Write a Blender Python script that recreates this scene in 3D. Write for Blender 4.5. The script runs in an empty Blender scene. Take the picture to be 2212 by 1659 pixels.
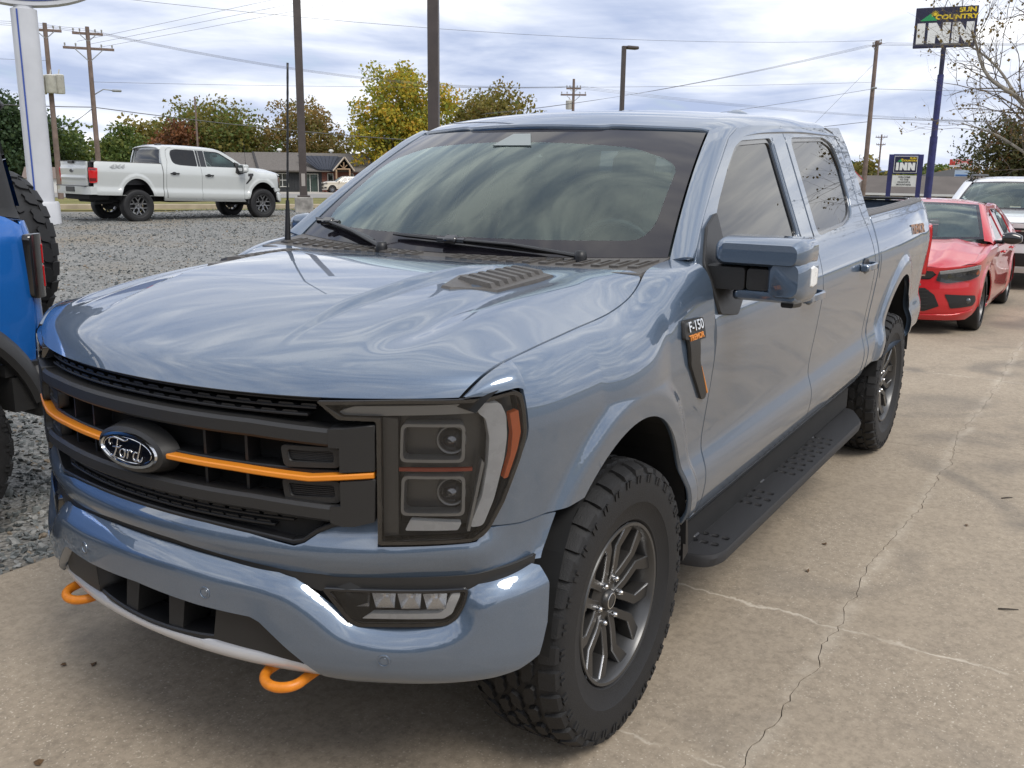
import bpy, math, random
import numpy as np
from mathutils import Vector, Matrix
from mathutils.geometry import delaunay_2d_cdt
random.seed(7)
SC = bpy.context.scene
COL = SC.collection
R = math.radians

# ------------------------------------------------------------------ camera
CAM_POS = np.array([2.34594666, 2.08439165, 1.7077546])
YAW, PITCH, ROLL = R(-147.15461209), R(12.93207896), R(0.7470801)
cam = bpy.data.cameras.new("camera")
cam.sensor_fit = 'HORIZONTAL'
cam.sensor_width = 36.0
cam.lens = 36.0 * 2015.6311648 / 2212.0
cam.clip_start = 0.05
cam.clip_end = 30000
camo = bpy.data.objects.new("camera", cam)
COL.objects.link(camo)
_fw = Vector((math.cos(YAW) * math.cos(PITCH), math.sin(YAW) * math.cos(PITCH), -math.sin(PITCH)))
_rt = Vector((math.sin(YAW), -math.cos(YAW), 0))
_up = _rt.cross(_fw)
_r2 = math.cos(ROLL) * _rt + math.sin(ROLL) * _up
_u2 = -math.sin(ROLL) * _rt + math.cos(ROLL) * _up
_m = Matrix((_r2, _u2, -_fw)).transposed().to_4x4()
_m.translation = Vector(CAM_POS)
camo.matrix_world = _m
SC.camera = camo

# ------------------------------------------------------------------ sky and sun
SUN_EL, SUN_AZ = R(52), R(70)      # elevation, and heading of the sun seen from the scene (angle from +X)
world = bpy.data.worlds.new("World")
SC.world = world
world.use_nodes = True


def build_world():
    nt = world.node_tree
    nt.nodes.clear()
    N, L = nt.nodes.new, nt.links.new
    out = N('ShaderNodeOutputWorld')
    bg = N('ShaderNodeBackground')
    bg.inputs['Strength'].default_value = 0.10
    sky = N('ShaderNodeTexSky')
    sky.sky_type = 'NISHITA'
    sky.sun_disc = False
    sky.sun_elevation = SUN_EL
    sky.sun_rotation = R(90) - SUN_AZ
    sky.air_density = 1.0
    sky.dust_density = 1.5
    sky.ozone_density = 1.5
    co = N('ShaderNodeTexCoord')
    sep = N('ShaderNodeSeparateXYZ')
    L(co.outputs['Generated'], sep.inputs[0])

    def math_(op, a, b=None, clamp=False):
        n = N('ShaderNodeMath'); n.operation = op; n.use_clamp = clamp
        for i, v in enumerate((a, b)):
            if v is None:
                continue
            if isinstance(v, (int, float)):
                n.inputs[i].default_value = v
            else:
                L(v, n.inputs[i])
        return n.outputs[0]

    # project the view direction onto a flat cloud deck overhead
    zc = math_('ADD', math_('MAXIMUM', sep.outputs['Z'], 0.0), 0.12)
    px = math_('DIVIDE', sep.outputs['X'], zc)
    py = math_('DIVIDE', sep.outputs['Y'], zc)
    cmb = N('ShaderNodeCombineXYZ')
    L(px, cmb.inputs[0]); L(py, cmb.inputs[1])
    rot = N('ShaderNodeMapping')
    rot.inputs['Rotation'].default_value = (0, 0, R(28))
    rot.inputs['Scale'].default_value = (0.55, 1.25, 1)
    L(cmb.outputs[0], rot.inputs[0])
    n1 = N('ShaderNodeTexNoise')
    n1.inputs['Scale'].default_value = 1.15
    n1.inputs['Detail'].default_value = 7
    n1.inputs['Roughness'].default_value = 0.52
    n1.inputs['Distortion'].default_value = 0.35
    L(rot.outputs[0], n1.inputs['Vector'])
    n2 = N('ShaderNodeTexNoise')
    n2.inputs['Scale'].default_value = 0.55
    n2.inputs['Detail'].default_value = 4
    n2.inputs['Roughness'].default_value = 0.5
    L(rot.outputs[0], n2.inputs['Vector'])
    # cloud thickness -> brightness ramp: blue gaps, white veil, grey-blue bellies
    amt = N('ShaderNodeMapRange'); amt.interpolation_type = 'SMOOTHSTEP'
    amt.inputs['From Min'].default_value = 0.20; amt.inputs['From Max'].default_value = 0.40
    L(n1.outputs['Fac'], amt.inputs['Value'])
    # streaks: a second layer read from the direction itself, stretched along the horizon
    st = N('ShaderNodeMapping')
    st.inputs['Scale'].default_value = (1.0, 1.0, 5.5)
    L(co.outputs['Generated'], st.inputs[0])
    n3 = N('ShaderNodeTexNoise')
    n3.inputs['Scale'].default_value = 3.4
    n3.inputs['Detail'].default_value = 7
    n3.inputs['Roughness'].default_value = 0.56
    n3.inputs['Distortion'].default_value = 0.5
    L(st.outputs[0], n3.inputs['Vector'])
    ramp = N('ShaderNodeValToRGB')
    e = ramp.color_ramp.elements
    e[0].position = 0.38; e[0].color = (3.2, 3.8, 5.3, 1)
    e[1].position = 0.61; e[1].color = (10.4, 10.4, 10.3, 1)
    for p, c in ((0.45, (4.6, 5.1, 6.3)), (0.53, (6.6, 6.9, 7.6))):
        k = ramp.color_ramp.elements.new(p); k.color = (*c, 1)
    mixn = math_('ADD', math_('MULTIPLY', n1.outputs['Fac'], 0.25), math_('ADD', math_('MULTIPLY', n2.outputs['Fac'], 0.20), math_('MULTIPLY', n3.outputs['Fac'], 0.55)))
    L(mixn, ramp.inputs['Fac'])
    mix = N('ShaderNodeMixRGB')
    L(amt.outputs[0], mix.inputs['Fac'])
    L(sky.outputs[0], mix.inputs['Color1'])
    L(ramp.outputs['Color'], mix.inputs['Color2'])
    L(mix.outputs[0], bg.inputs['Color'])
    L(bg.outputs[0], out.inputs[0])


build_world()
sl = bpy.data.lights.new("sun", 'SUN')
sl.energy = 1.5
sl.angle = R(25)
sl.color = (1.0, 0.95, 0.88)
so = bpy.data.objects.new("sun", sl)
COL.objects.link(so)
_sd = Vector((math.cos(SUN_AZ) * math.cos(SUN_EL), math.sin(SUN_AZ) * math.cos(SUN_EL), math.sin(SUN_EL)))
so.rotation_euler = _sd.to_track_quat('Z', 'Y').to_euler()
so.location = (0, 0, 30)

SC.view_settings.view_transform = 'Standard'
SC.view_settings.look = 'None'
SC.view_settings.exposure = 0.62
SC.view_settings.gamma = 1.0
SC.cycles.use_denoising = True
SC.cycles.max_bounces = 8
SC.cycles.transparent_max_bounces = 24
SC.cycles.caustics_reflective = False
SC.cycles.caustics_refractive = False

# ------------------------------------------------------------------ helpers: materials
MATS = {}


def mat(name, col=(0.5, 0.5, 0.5), rough=0.5, metal=0.0, coat=0.0, spec=0.5, noise=None, bump=None, flake=False, coat_rough=0.03, coat_ior=1.5):
    """Principled material; noise=(scale, amount) varies the colour, bump=(scale, strength) the relief."""
    if name in MATS:
        return MATS[name]
    m = bpy.data.materials.new(name)
    m.use_nodes = True
    nt = m.node_tree
    b = nt.nodes['Principled BSDF']
    b.inputs['Base Color'].default_value = (*col, 1)
    b.inputs['Roughness'].default_value = rough
    b.inputs['Metallic'].default_value = metal
    b.inputs['Coat Weight'].default_value = coat
    b.inputs['Coat Roughness'].default_value = coat_rough
    b.inputs['Coat IOR'].default_value = coat_ior
    b.inputs['Specular IOR Level'].default_value = spec
    tc = None
    if noise or bump or flake:
        tc = nt.nodes.new('ShaderNodeTexCoord')
    if noise:
        n = nt.nodes.new('ShaderNodeTexNoise')
        n.inputs['Scale'].default_value = noise[0]
        n.inputs['Detail'].default_value = 5
        nt.links.new(tc.outputs['Object'], n.inputs['Vector'])
        mr = nt.nodes.new('ShaderNodeMapRange')
        mr.inputs['From Min'].default_value = 0.3
        mr.inputs['From Max'].default_value = 0.7
        mr.inputs['To Min'].default_value = 1 - noise[1]
        mr.inputs['To Max'].default_value = 1 + noise[1]
        nt.links.new(n.outputs['Fac'], mr.inputs['Value'])
        mx = nt.nodes.new('ShaderNodeVectorMath')
        mx.operation = 'SCALE'
        mx.inputs[0].default_value = col
        nt.links.new(mr.outputs[0], mx.inputs['Scale'])
        nt.links.new(mx.outputs[0], b.inputs['Base Color'])
        if rough < 0.95:
            mr2 = nt.nodes.new('ShaderNodeMapRange')
            mr2.inputs['To Min'].default_value = max(0, rough - 0.08)
            mr2.inputs['To Max'].default_value = min(1, rough + 0.08)
            nt.links.new(n.outputs['Fac'], mr2.inputs['Value'])
            nt.links.new(mr2.outputs[0], b.inputs['Roughness'])
    if flake:
        v = nt.nodes.new('ShaderNodeTexVoronoi')
        v.inputs['Scale'].default_value = 1400
        nt.links.new(tc.outputs['Object'], v.inputs['Vector'])
        mr = nt.nodes.new('ShaderNodeMapRange')
        mr.inputs['To Min'].default_value = 0.82
        mr.inputs['To Max'].default_value = 1.25
        nt.links.new(v.outputs['Color'], mr.inputs['Value'])
        mx = nt.nodes.new('ShaderNodeVectorMath')
        mx.operation = 'SCALE'
        mx.inputs[0].default_value = col
        nt.links.new(mr.outputs[0], mx.inputs['Scale'])
        nt.links.new(mx.outputs[0], b.inputs['Base Color'])
    if bump:
        n = nt.nodes.new('ShaderNodeTexNoise')
        n.inputs['Scale'].default_value = bump[0]
        n.inputs['Detail'].default_value = 3
        nt.links.new(tc.outputs['Object'], n.inputs['Vector'])
        bp = nt.nodes.new('ShaderNodeBump')
        bp.inputs['Strength'].default_value = bump[1]
        bp.inputs['Distance'].default_value = 0.004
        nt.links.new(n.outputs['Fac'], bp.inputs['Height'])
        nt.links.new(bp.outputs[0], b.inputs['Normal'])
    MATS[name] = m
    return m


def glass_mat(name, tint=(0.5, 0.55, 0.52), refl=1.0, rough=0.0, ior=1.5, gloss=(1, 1, 1)):
    """Thin glazing: tinted see-through pane with Fresnel reflection."""
    if name in MATS:
        return MATS[name]
    m = bpy.data.materials.new(name)
    m.use_nodes = True
    nt = m.node_tree
    nt.nodes.clear()
    N, L = nt.nodes.new, nt.links.new
    out = N('ShaderNodeOutputMaterial')
    tr = N('ShaderNodeBsdfTransparent')
    tr.inputs[0].default_value = (*tint, 1)
    gl = N('ShaderNodeBsdfGlossy')
    gl.inputs['Roughness'].default_value = rough
    gl.inputs['Color'].default_value = (*gloss, 1)
    fr = N('ShaderNodeFresnel')
    fr.inputs['IOR'].default_value = ior
    mu = N('ShaderNodeMath')
    mu.operation = 'MULTIPLY'
    mu.use_clamp = True
    mu.inputs[1].default_value = refl
    L(fr.outputs[0], mu.inputs[0])
    mx = N('ShaderNodeMixShader')
    L(mu.outputs[0], mx.inputs[0])
    L(tr.outputs[0], mx.inputs[1])
    L(gl.outputs[0], mx.inputs[2])
    L(mx.outputs[0], out.inputs[0])
    MATS[name] = m
    return m


# ------------------------------------------------------------------ helpers: objects
def tag(o, label=None, cat=None, group=None, kind=None):
    if label: o['label'] = label
    if cat: o['category'] = cat
    if group: o['group'] = group
    if kind: o['kind'] = kind
    return o


def empty(name, loc=(0, 0, 0), rz=0.0, parent=None):
    o = bpy.data.objects.new(name, None)
    o.empty_display_size = 0.2
    o.location = loc
    o.rotation_euler = (0, 0, rz)
    COL.objects.link(o)
    if parent: o.parent = parent
    return o


def obj(name, me, parent=None, loc=None, rot=None):
    o = bpy.data.objects.new(name, me)
    COL.objects.link(o)
    if parent: o.parent = parent
    if loc is not None: o.location = loc
    if rot is not None: o.rotation_euler = rot
    return o


def mesh(name, verts, faces, m=None, smooth=False, normals=None, angle=None):
    me = bpy.data.meshes.new(name)
    me.from_pydata([tuple(map(float, v)) for v in verts], [], [tuple(map(int, f)) for f in faces])
    if m is not None:
        for k in (m if isinstance(m, (list, tuple)) else [m]):
            me.materials.append(k)
    if smooth or normals is not None or angle is not None:
        me.polygons.foreach_set('use_smooth', [True] * len(me.polygons))
    me.update()
    if normals is not None:
        me.normals_split_custom_set_from_vertices([tuple(map(float, n)) for n in normals])
    elif angle is not None:
        me.set_sharp_from_angle(angle=R(angle))
    return me


class MB:
    """Collects shapes into one mesh."""
    def __init__(s):
        s.v = []; s.f = []; s.mi = []

    def add(s, vs, fs, mi=0):
        o = len(s.v)
        s.v += [tuple(map(float, p)) for p in vs]
        s.f += [tuple(int(i) + o for i in f) for f in fs]
        s.mi += [mi] * len(fs)
        return s

    def box(s, c, d, rot=None, mi=0, taper=1.0, bev=0.0):
        """box centre c, size d; rot a Matrix/Euler; bev chamfers the edges."""
        hx, hy, hz = d[0] / 2, d[1] / 2, d[2] / 2
        if bev > 0:
            b = min(bev, hx * .9, hy * .9, hz * .9)
            vs = []; idx = {}
            for sx in (-1, 1):
                for sy in (-1, 1):
                    for sz in (-1, 1):
                        for a in range(3):
                            p = [sx * (hx - b), sy * (hy - b), sz * (hz - b)]
                            p[a] = (sx * hx, sy * hy, sz * hz)[a]
                            idx[(sx, sy, sz, a)] = len(vs); vs.append(p)
            fs = []
            for a in range(3):
                u, w = (a + 1) % 3, (a + 2) % 3
                for sg in (-1, 1):
                    q = []
                    for (su, sw) in ((-1, -1), (1, -1), (1, 1), (-1, 1)):
                        k = [0, 0, 0]; k[a] = sg; k[u] = su; k[w] = sw
                        q.append(idx[(*k, a)])
                    fs.append(q if sg > 0 else q[::-1])
            for a in range(3):
                u, w = (a + 1) % 3, (a + 2) % 3
                for su in (-1, 1):
                    for sw in (-1, 1):
                        k0 = [0, 0, 0]; k1 = [0, 0, 0]
                        k0[a] = -1; k1[a] = 1
                        k0[u] = k1[u] = su; k0[w] = k1[w] = sw
                        q = [idx[(*k0, u)], idx[(*k1, u)], idx[(*k1, w)], idx[(*k0, w)]]
                        fs.append(q if su * sw < 0 else q[::-1])
            for sx in (-1, 1):
                for sy in (-1, 1):
                    for sz in (-1, 1):
                        t = [idx[(sx, sy, sz, a)] for a in range(3)]
                        fs.append(t if sx * sy * sz > 0 else t[::-1])
        else:
            vs = [(-hx, -hy, -hz), (hx, -hy, -hz), (hx, hy, -hz), (-hx, hy, -hz),
                  (-hx * taper, -hy * taper, hz), (hx * taper, -hy * taper, hz), (hx * taper, hy * taper, hz), (-hx * taper, hy * taper, hz)]
            fs = [(0, 3, 2, 1), (4, 5, 6, 7), (0, 1, 5, 4), (1, 2, 6, 5), (2, 3, 7, 6), (3, 0, 4, 7)]
        if rot is not None:
            vs = [rot @ Vector(p) for p in vs]
        return s.add([(p[0] + c[0], p[1] + c[1], p[2] + c[2]) for p in vs], fs, mi)

    def tube(s, pts, r, n=8, cap=True, mi=0, flat=1.0):
        """round bar through pts; r a number or a list."""
        P = [Vector(p) for p in pts]
        rr = r if isinstance(r, (list, tuple)) else [r] * len(P)
        rings = []
        up = Vector((0, 0, 1))
        prev = None
        for i, p in enumerate(P):
            t = (P[min(i + 1, len(P) - 1)] - P[max(i - 1, 0)])
            if t.length < 1e-9: t = Vector((0, 0, 1))
            t.normalize()
            if prev is None:
                a = up if abs(t.z) < .9 else Vector((1, 0, 0))
                u = t.cross(a).normalized()
            else:
                u = (prev - t * prev.dot(t))
                u = u.normalized() if u.length > 1e-6 else t.orthogonal().normalized()
            prev = u
            w = t.cross(u)
            rings.append([p + (u * math.cos(k * 2 * math.pi / n) + w * math.sin(k * 2 * math.pi / n) * flat) * rr[i] for k in range(n)])
        vs = [q for rg in rings for q in rg]
        fs = []
        for i in range(len(P) - 1):
            for k in range(n):
                a, b = i * n + k, i * n + (k + 1) % n
                fs.append((a, b, b + n, a + n))
        if cap:
            fs.append(tuple(range(n))[::-1])
            fs.append(tuple(range((len(P) - 1) * n, len(P) * n)))
        return s.add(vs, fs, mi)

    def prism(s, poly, a, b, axis='y', mi=0, capa=True, capb=True):
        """extrude 2-D polygon between a and b along axis; poly in the two other axes (order x,y,z)."""
        def p3(u, v, w):
            return {'x': (w, u, v), 'y': (u, w, v), 'z': (u, v, w)}[axis]
        n = len(poly)
        vs = [p3(u, v, a) for u, v in poly] + [p3(u, v, b) for u, v in poly]
        fs = [(i, (i + 1) % n, n + (i + 1) % n, n + i) for i in range(n)]
        if capa: fs.append(tuple(range(n))[::-1])
        if capb: fs.append(tuple(range(n, 2 * n)))
        return s.add(vs, fs, mi)

    def lathe(s, prof, n=48, axis='y', c=(0, 0, 0), mi=0):
        """prof = [(radius, along axis)]"""
        vs = []
        for k in range(n):
            a = 2 * math.pi * k / n
            for r, h in prof:
                u, v = r * math.cos(a), r * math.sin(a)
                vs.append({'y': (c[0] + u, c[1] + h, c[2] + v), 'x': (c[0] + h, c[1] + u, c[2] + v), 'z': (c[0] + u, c[1] + v, c[2] + h)}[axis])
        m = len(prof)
        fs = []
        for k in range(n):
            k2 = (k + 1) % n
            for i in range(m - 1):
                fs.append((k * m + i, k * m + i + 1, k2 * m + i + 1, k2 * m + i))
        return s.add(vs, fs, mi)

    def build(s, name, mats, parent=None, smooth=False, angle=None, loc=None, rot=None):
        me = mesh(name, s.v, s.f, mats, smooth, None, angle)
        if any(s.mi):
            me.polygons.foreach_set('material_index', s.mi)
        return obj(name, me, parent, loc, rot)


# ------------------------------------------------------------------ helpers: smooth tables and trimmed surfaces
def sm(xs, ys, w, pad=None, n=3000):
    """Piecewise-linear table smoothed by a gaussian of width w -> callable."""
    xs, ys = np.array(xs, float), np.array(ys, float)
    pad = pad or 4 * w
    x0, x1 = xs[0] - pad, xs[-1] + pad
    g = np.linspace(x0, x1, n)
    y = np.interp(g, xs, ys)
    s0 = (ys[1] - ys[0]) / (xs[1] - xs[0]); s1 = (ys[-1] - ys[-2]) / (xs[-1] - xs[-2])
    y = np.where(g < xs[0], ys[0] + s0 * (g - xs[0]), y)
    y = np.where(g > xs[-1], ys[-1] + s1 * (g - xs[-1]), y)
    dx = g[1] - g[0]
    k = int(max(1, 3.5 * w / dx))
    ker = np.exp(-0.5 * (np.arange(-k, k + 1) * dx / w) ** 2)
    ker /= ker.sum()
    lo = y[0] + s0 * dx * np.arange(-k, 0)
    hi = y[-1] + s1 * dx * np.arange(1, k + 1)
    ysm = np.convolve(np.concatenate([lo, y, hi]), ker, 'valid')
    return lambda q: np.interp(q, g, ysm)


def spl(xs, ys, w, n=260):
    """natural cubic spline through the table, then the same gaussian smoothing: clean curvature for reflections"""
    xs, ys = np.array(xs, float), np.array(ys, float)
    m = len(xs); h = np.diff(xs)
    A = np.eye(m); r = np.zeros(m)
    for i in range(1, m - 1):
        A[i, i - 1], A[i, i], A[i, i + 1] = h[i - 1], 2 * (h[i - 1] + h[i]), h[i]
        r[i] = 6 * ((ys[i + 1] - ys[i]) / h[i] - (ys[i] - ys[i - 1]) / h[i - 1])
    M = np.linalg.solve(A, r)
    g = np.linspace(xs[0], xs[-1], n)
    k = np.clip(np.searchsorted(xs, g) - 1, 0, m - 2)
    a, b = xs[k + 1] - g, g - xs[k]
    y = M[k] * a ** 3 / (6 * h[k]) + M[k + 1] * b ** 3 / (6 * h[k]) + (ys[k] / h[k] - M[k] * h[k] / 6) * a + (ys[k + 1] / h[k] - M[k + 1] * h[k] / 6) * b
    return sm(g, y, w)


def sst(x, a, b):
    t = np.clip((np.asarray(x, float) - a) / (b - a), 0, 1)
    return t * t * (3 - 2 * t)


def inpoly(P, poly):
    x, y = P[:, 0], P[:, 1]
    ins = np.zeros(len(P), bool)
    a = np.array(poly); b = np.roll(a, -1, 0)
    for (x0, y0), (x1, y1) in zip(a, b):
        if y0 == y1: continue
        c = ((y0 > y) != (y1 > y)) & (x < (x1 - x0) * (y - y0) / (y1 - y0) + x0)
        ins ^= c
    return ins


def resample(loop, step):
    out = []
    n = len(loop)
    for i in range(n):
        a, b = np.array(loop[i], float), np.array(loop[(i + 1) % n], float)
        d = np.linalg.norm(b - a)
        if d < 1e-9: continue
        k = max(1, int(math.ceil(d / step)))
        for j in range(k): out.append(a + (b - a) * j / k)
    return np.array(out)


def smooth_loop(loop, rad=0.02, keep=(), step=0.008):
    """round every corner of a polygon (fillet by chord averaging)"""
    n = len(loop)
    out = []
    for i in range(n):
        p0, p1, p2 = (np.array(loop[(i + k) % n], float) for k in (-1, 0, 1))
        if i in keep:
            out.append(p1); continue
        l0, l2 = np.linalg.norm(p0 - p1), np.linalg.norm(p2 - p1)
        r = min(rad, l0 * .48, l2 * .48)
        a = p1 + (p0 - p1) / max(l0, 1e-9) * r
        b = p1 + (p2 - p1) / max(l2, 1e-9) * r
        for t in (0, .2, .4, .6, .8, 1):
            out.append((1 - t) ** 2 * a + 2 * t * (1 - t) * p1 + t * t * b)
    return out


def fn_normals(F, uv, h=0.0015):
    u, v = uv[:, 0], uv[:, 1]
    du = F(u + h, v) - F(u - h, v)
    dv = F(u, v + h) - F(u, v - h)
    n = np.cross(du, dv)
    ln = np.linalg.norm(n, axis=1)
    ln[ln < 1e-12] = 1
    return n / ln[:, None]


def patch_data(outline, F, step=0.025, holes=(), flange=0.012, flip=False, lip=0.0015, bstep=None, ratio=1.0, off=0.0):
    bstep = bstep or step * 0.7
    loops = [resample(outline, bstep)] + [resample(h, bstep) for h in holes]
    pts = list(np.concatenate(loops))
    edges = []
    o = 0
    for lp in loops:
        n = len(lp)
        edges += [(o + i, o + (i + 1) % n) for i in range(n)]
        o += n
    lo, hi = loops[0].min(0), loops[0].max(0)
    gx = np.arange(lo[0] + step * .5, hi[0], step)
    gy = np.arange(lo[1] + step * .5 * ratio, hi[1], step * ratio)
    G = np.stack(np.meshgrid(gx, gy), -1).reshape(-1, 2)
    if len(G):
        k = inpoly(G, loops[0])
        for h in loops[1:]: k &= ~inpoly(G, h)
        G = G[k]
        B = np.concatenate(loops)
        keep = np.ones(len(G), bool)
        for i in range(0, len(G), 400):
            d = np.linalg.norm(G[i:i + 400, None] - B[None], axis=2).min(1)
            keep[i:i + 400] = d > step * 0.35
        G = G[keep]
        pts += list(G)
    r = delaunay_2d_cdt([Vector((float(p[0]), float(p[1]))) for p in pts], edges, [], 0, 1e-7)
    V2 = np.array([tuple(p) for p in r[0]])
    Fc = np.array([f for f in r[2]])
    cen = V2[Fc].mean(1)
    k = inpoly(cen, loops[0])
    for h in loops[1:]: k &= ~inpoly(cen, h)
    Fc = Fc[k]
    # counter-clockwise in uv
    a, b, c = V2[Fc[:, 0]], V2[Fc[:, 1]], V2[Fc[:, 2]]
    cw = ((b - a)[:, 0] * (c - a)[:, 1] - (b - a)[:, 1] * (c - a)[:, 0]) < 0
    Fc[cw] = Fc[cw][:, ::-1]
    P = F(V2[:, 0], V2[:, 1])
    Nn = fn_normals(F, V2)
    if off: P = P + Nn * (off if not flip else -off)
    if flip:
        Nn = -Nn; Fc = Fc[:, ::-1]
    vs = [P]; ns = [Nn]; fs = [tuple(f) for f in Fc]
    nv = len(P)
    if flange:
        for li, lp in enumerate(loops):
            b = F(lp[:, 0], lp[:, 1]); bn = fn_normals(F, lp)
            if off: b = b + bn * (off if not flip else -off)
            if flip: bn = -bn
            t = np.roll(b, -1, 0) - np.roll(b, 1, 0)
            sidev = np.cross(t, bn)
            area = 0.5 * np.sum(lp[:, 0] * np.roll(lp[:, 1], -1) - np.roll(lp[:, 0], -1) * lp[:, 1])
            if (area < 0) != flip: sidev = -sidev
            if li: sidev = -sidev
            sidev /= np.maximum(np.linalg.norm(sidev, axis=1), 1e-9)[:, None]
            n = len(b)
            mid = b - bn * lip * 0.6 + sidev * 0.0
            vs += [mid, b - bn * flange]
            nb = sidev + bn * .8
            nb /= np.linalg.norm(nb, axis=1)[:, None]
            ns += [nb, sidev]
            for i in range(n):
                q = (nv + i, nv + (i + 1) % n, nv + n + (i + 1) % n, nv + n + i)
                fs.append(q if ((area < 0) != flip) == (li == 0) else q[::-1])
            nv += 2 * n
    return np.concatenate(vs), fs, np.concatenate(ns)


def patch(name, outline, F, m, parent, step=0.025, sides=(1,), **kw):
    V, Fc, Nn = patch_data(outline, F, step, **kw)
    out = []
    for sd in sides:
        if sd > 0:
            me = mesh(name, V, Fc, m, normals=Nn)
        else:
            me = mesh(name, V * [1, -1, 1], [f[::-1] for f in Fc], m, normals=Nn * [1, -1, 1])
        out.append(obj(name, me, parent))
    return out if len(out) > 1 else out[0]


def mir(loop):
    """close a half outline (u>=0, listed from the centre out and back) over the mirror line u=0"""
    return list(loop) + [(-u, v) for u, v in reversed(loop) if u > 1e-6]


def hermite_curve(P, n=24):
    P = np.array(P, float)
    P = np.concatenate([[2 * P[0] - P[1]], P, [2 * P[-1] - P[-2]]])
    out = []
    for i in range(1, len(P) - 2):
        p0, p1, p2, p3 = P[i - 1:i + 3]
        a, b, c = (max(np.linalg.norm(q), 1e-9) for q in (p1 - p0, p2 - p1, p3 - p2))
        m1 = b * ((p1 - p0) / a * b + (p2 - p1) / b * a) / (a + b)
        m2 = b * ((p2 - p1) / b * c + (p3 - p2) / c * b) / (b + c)
        for t in np.arange(n) / n:
            h = t * t
            out.append((2 * t ** 3 - 3 * h + 1) * p1 + (t ** 3 - 2 * h + t) * m1 + (3 * h - 2 * t ** 3) * p2 + (t ** 3 - h) * m2)
    out.append(P[-2])
    return np.array(out)


class Plan:
    """A plan outline of half a vehicle, mirrored over y=0 and measured by arc length s from the nose centre."""
    def __init__(s, pts):
        P = np.array(pts, float)
        full = np.concatenate([P[:0:-1] * [1, -1], P])
        C = hermite_curve(full)
        L = np.concatenate([[0], np.cumsum(np.linalg.norm(np.diff(C, axis=0), axis=1))])
        # light smoothing of the curve for clean reflections
        g = np.linspace(0, L[-1], 6000)
        C = np.stack([np.interp(g, L, C[:, i]) for i in (0, 1)], 1)
        dx = g[1] - g[0]; w = 0.035; k = int(3.5 * w / dx)
        ker = np.exp(-.5 * (np.arange(-k, k + 1) * dx / w) ** 2); ker /= ker.sum()
        Cs = []
        for i in (0, 1):
            a = C[:, i]
            e0 = a[0] - (a[1] - a[0]) * np.arange(k, 0, -1); e1 = a[-1] + (a[-1] - a[-2]) * np.arange(1, k + 1)
            Cs.append(np.convolve(np.concatenate([e0, a, e1]), ker, 'valid'))
        s.C = np.stack(Cs, 1)
        s.L = np.concatenate([[0], np.cumsum(np.linalg.norm(np.diff(s.C, axis=0), axis=1))])
        s.L -= s.L[-1] / 2
        T = np.gradient(s.C, axis=0)
        T /= np.linalg.norm(T, axis=1)[:, None]
        s.N = np.stack([T[:, 1], -T[:, 0]], 1)
        half = s.L > 0
        s.hs, s.hx = s.L[half], s.C[half, 0]

    def pos(s, u, z, d):
        x = np.interp(u, s.L, s.C[:, 0]); y = np.interp(u, s.L, s.C[:, 1])
        nx = np.interp(u, s.L, s.N[:, 0]); ny = np.interp(u, s.L, s.N[:, 1])
        return np.stack([x - nx * d, y - ny * d, z + 0 * x], -1)

    def sx(s, x):
        """arc length at which the left side reaches x"""
        return np.interp(-np.asarray(x, float), -s.hx, s.hs)

    def x(s, u):
        return np.interp(u, s.L, s.C[:, 0])

    def inv(s, x, y):
        d = np.hypot(s.C[:, 0] - x, s.C[:, 1] - y)
        i = int(np.argmin(d))
        v = np.array([x, y]) - s.C[i]
        return s.L[i], float(-(v @ s.N[i]))


def text(name, body, m, parent, loc, rot, size, extrude=0.002, sx=1.0, shear=0.0, align='CENTER', bold=0.0, bevel=0.0):
    cu = bpy.data.curves.new(name, 'FONT')
    cu.body = body
    cu.size = size
    cu.extrude = extrude
    cu.align_x = align
    cu.align_y = 'CENTER'
    cu.shear = shear
    cu.offset = bold
    cu.bevel_depth = bevel
    cu.resolution_u = 3
    cu.materials.append(m)
    tmp = bpy.data.objects.new(name, cu)
    COL.objects.link(tmp)
    me = bpy.data.meshes.new_from_object(tmp)
    bpy.data.objects.remove(tmp)
    me.name = name
    if not me.materials: me.materials.append(m)
    o = obj(name, me, parent)
    M = rot.to_4x4() if isinstance(rot, Matrix) else rot.to_matrix().to_4x4()
    M.translation = Vector(loc)
    o.matrix_local = M @ Matrix.Diagonal((sx, 1, 1, 1))
    return o


def frame(xaxis, normal):
    """3x3 rotation whose X is the reading direction and Z the outward normal"""
    z = Vector(normal).normalized()
    x = Vector(xaxis); x = (x - z * x.dot(z)).normalized()
    y = z.cross(x)
    return Matrix((x, y, z)).transposed()

# ------------------------------------------------------------------ pickup truck: master surfaces (x forward, y left, front axle at x=0)
TPLAN = Plan([(.93, 0), (.924, .15), (.903, .3), (.866, .45), (.817, .58), (.762, .69), (.698, .80), (.626, .89), (.545, .952), (.45, .983),
              (.30, 1.0), (.15, 1.004), (-.1, 1.004), (-.4, 1.002), (-.7, 1.0), (-1.3, 1.0), (-1.9, 1.0), (-3.0, 1.0), (-3.7, 1.0), (-4.3, .985),
              (-4.72, .962), (-4.83, .935), (-4.885, .875), (-4.905, .75), (-4.915, .4), (-4.92, 0)])


def rake(x):
    return .028 * .15 * np.logaddexp(0, (-.3 - np.asarray(x, float)) / .15)


_D = sm([.40, .45, .50, .53, .56, .60, .66, .70, .735, .775, .82, .90, 1.0, 1.1, 1.17, 1.22, 1.28, 1.33, 1.36, 1.385, 1.40, 1.86, 1.95],
        [.16, .11, .072, .05, .035, .022, .013, .014, .024, .038, .038, .029, .016, .005, .001, .007, .022, .039, .050, .061, .069, .245, .280], .011)


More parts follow.
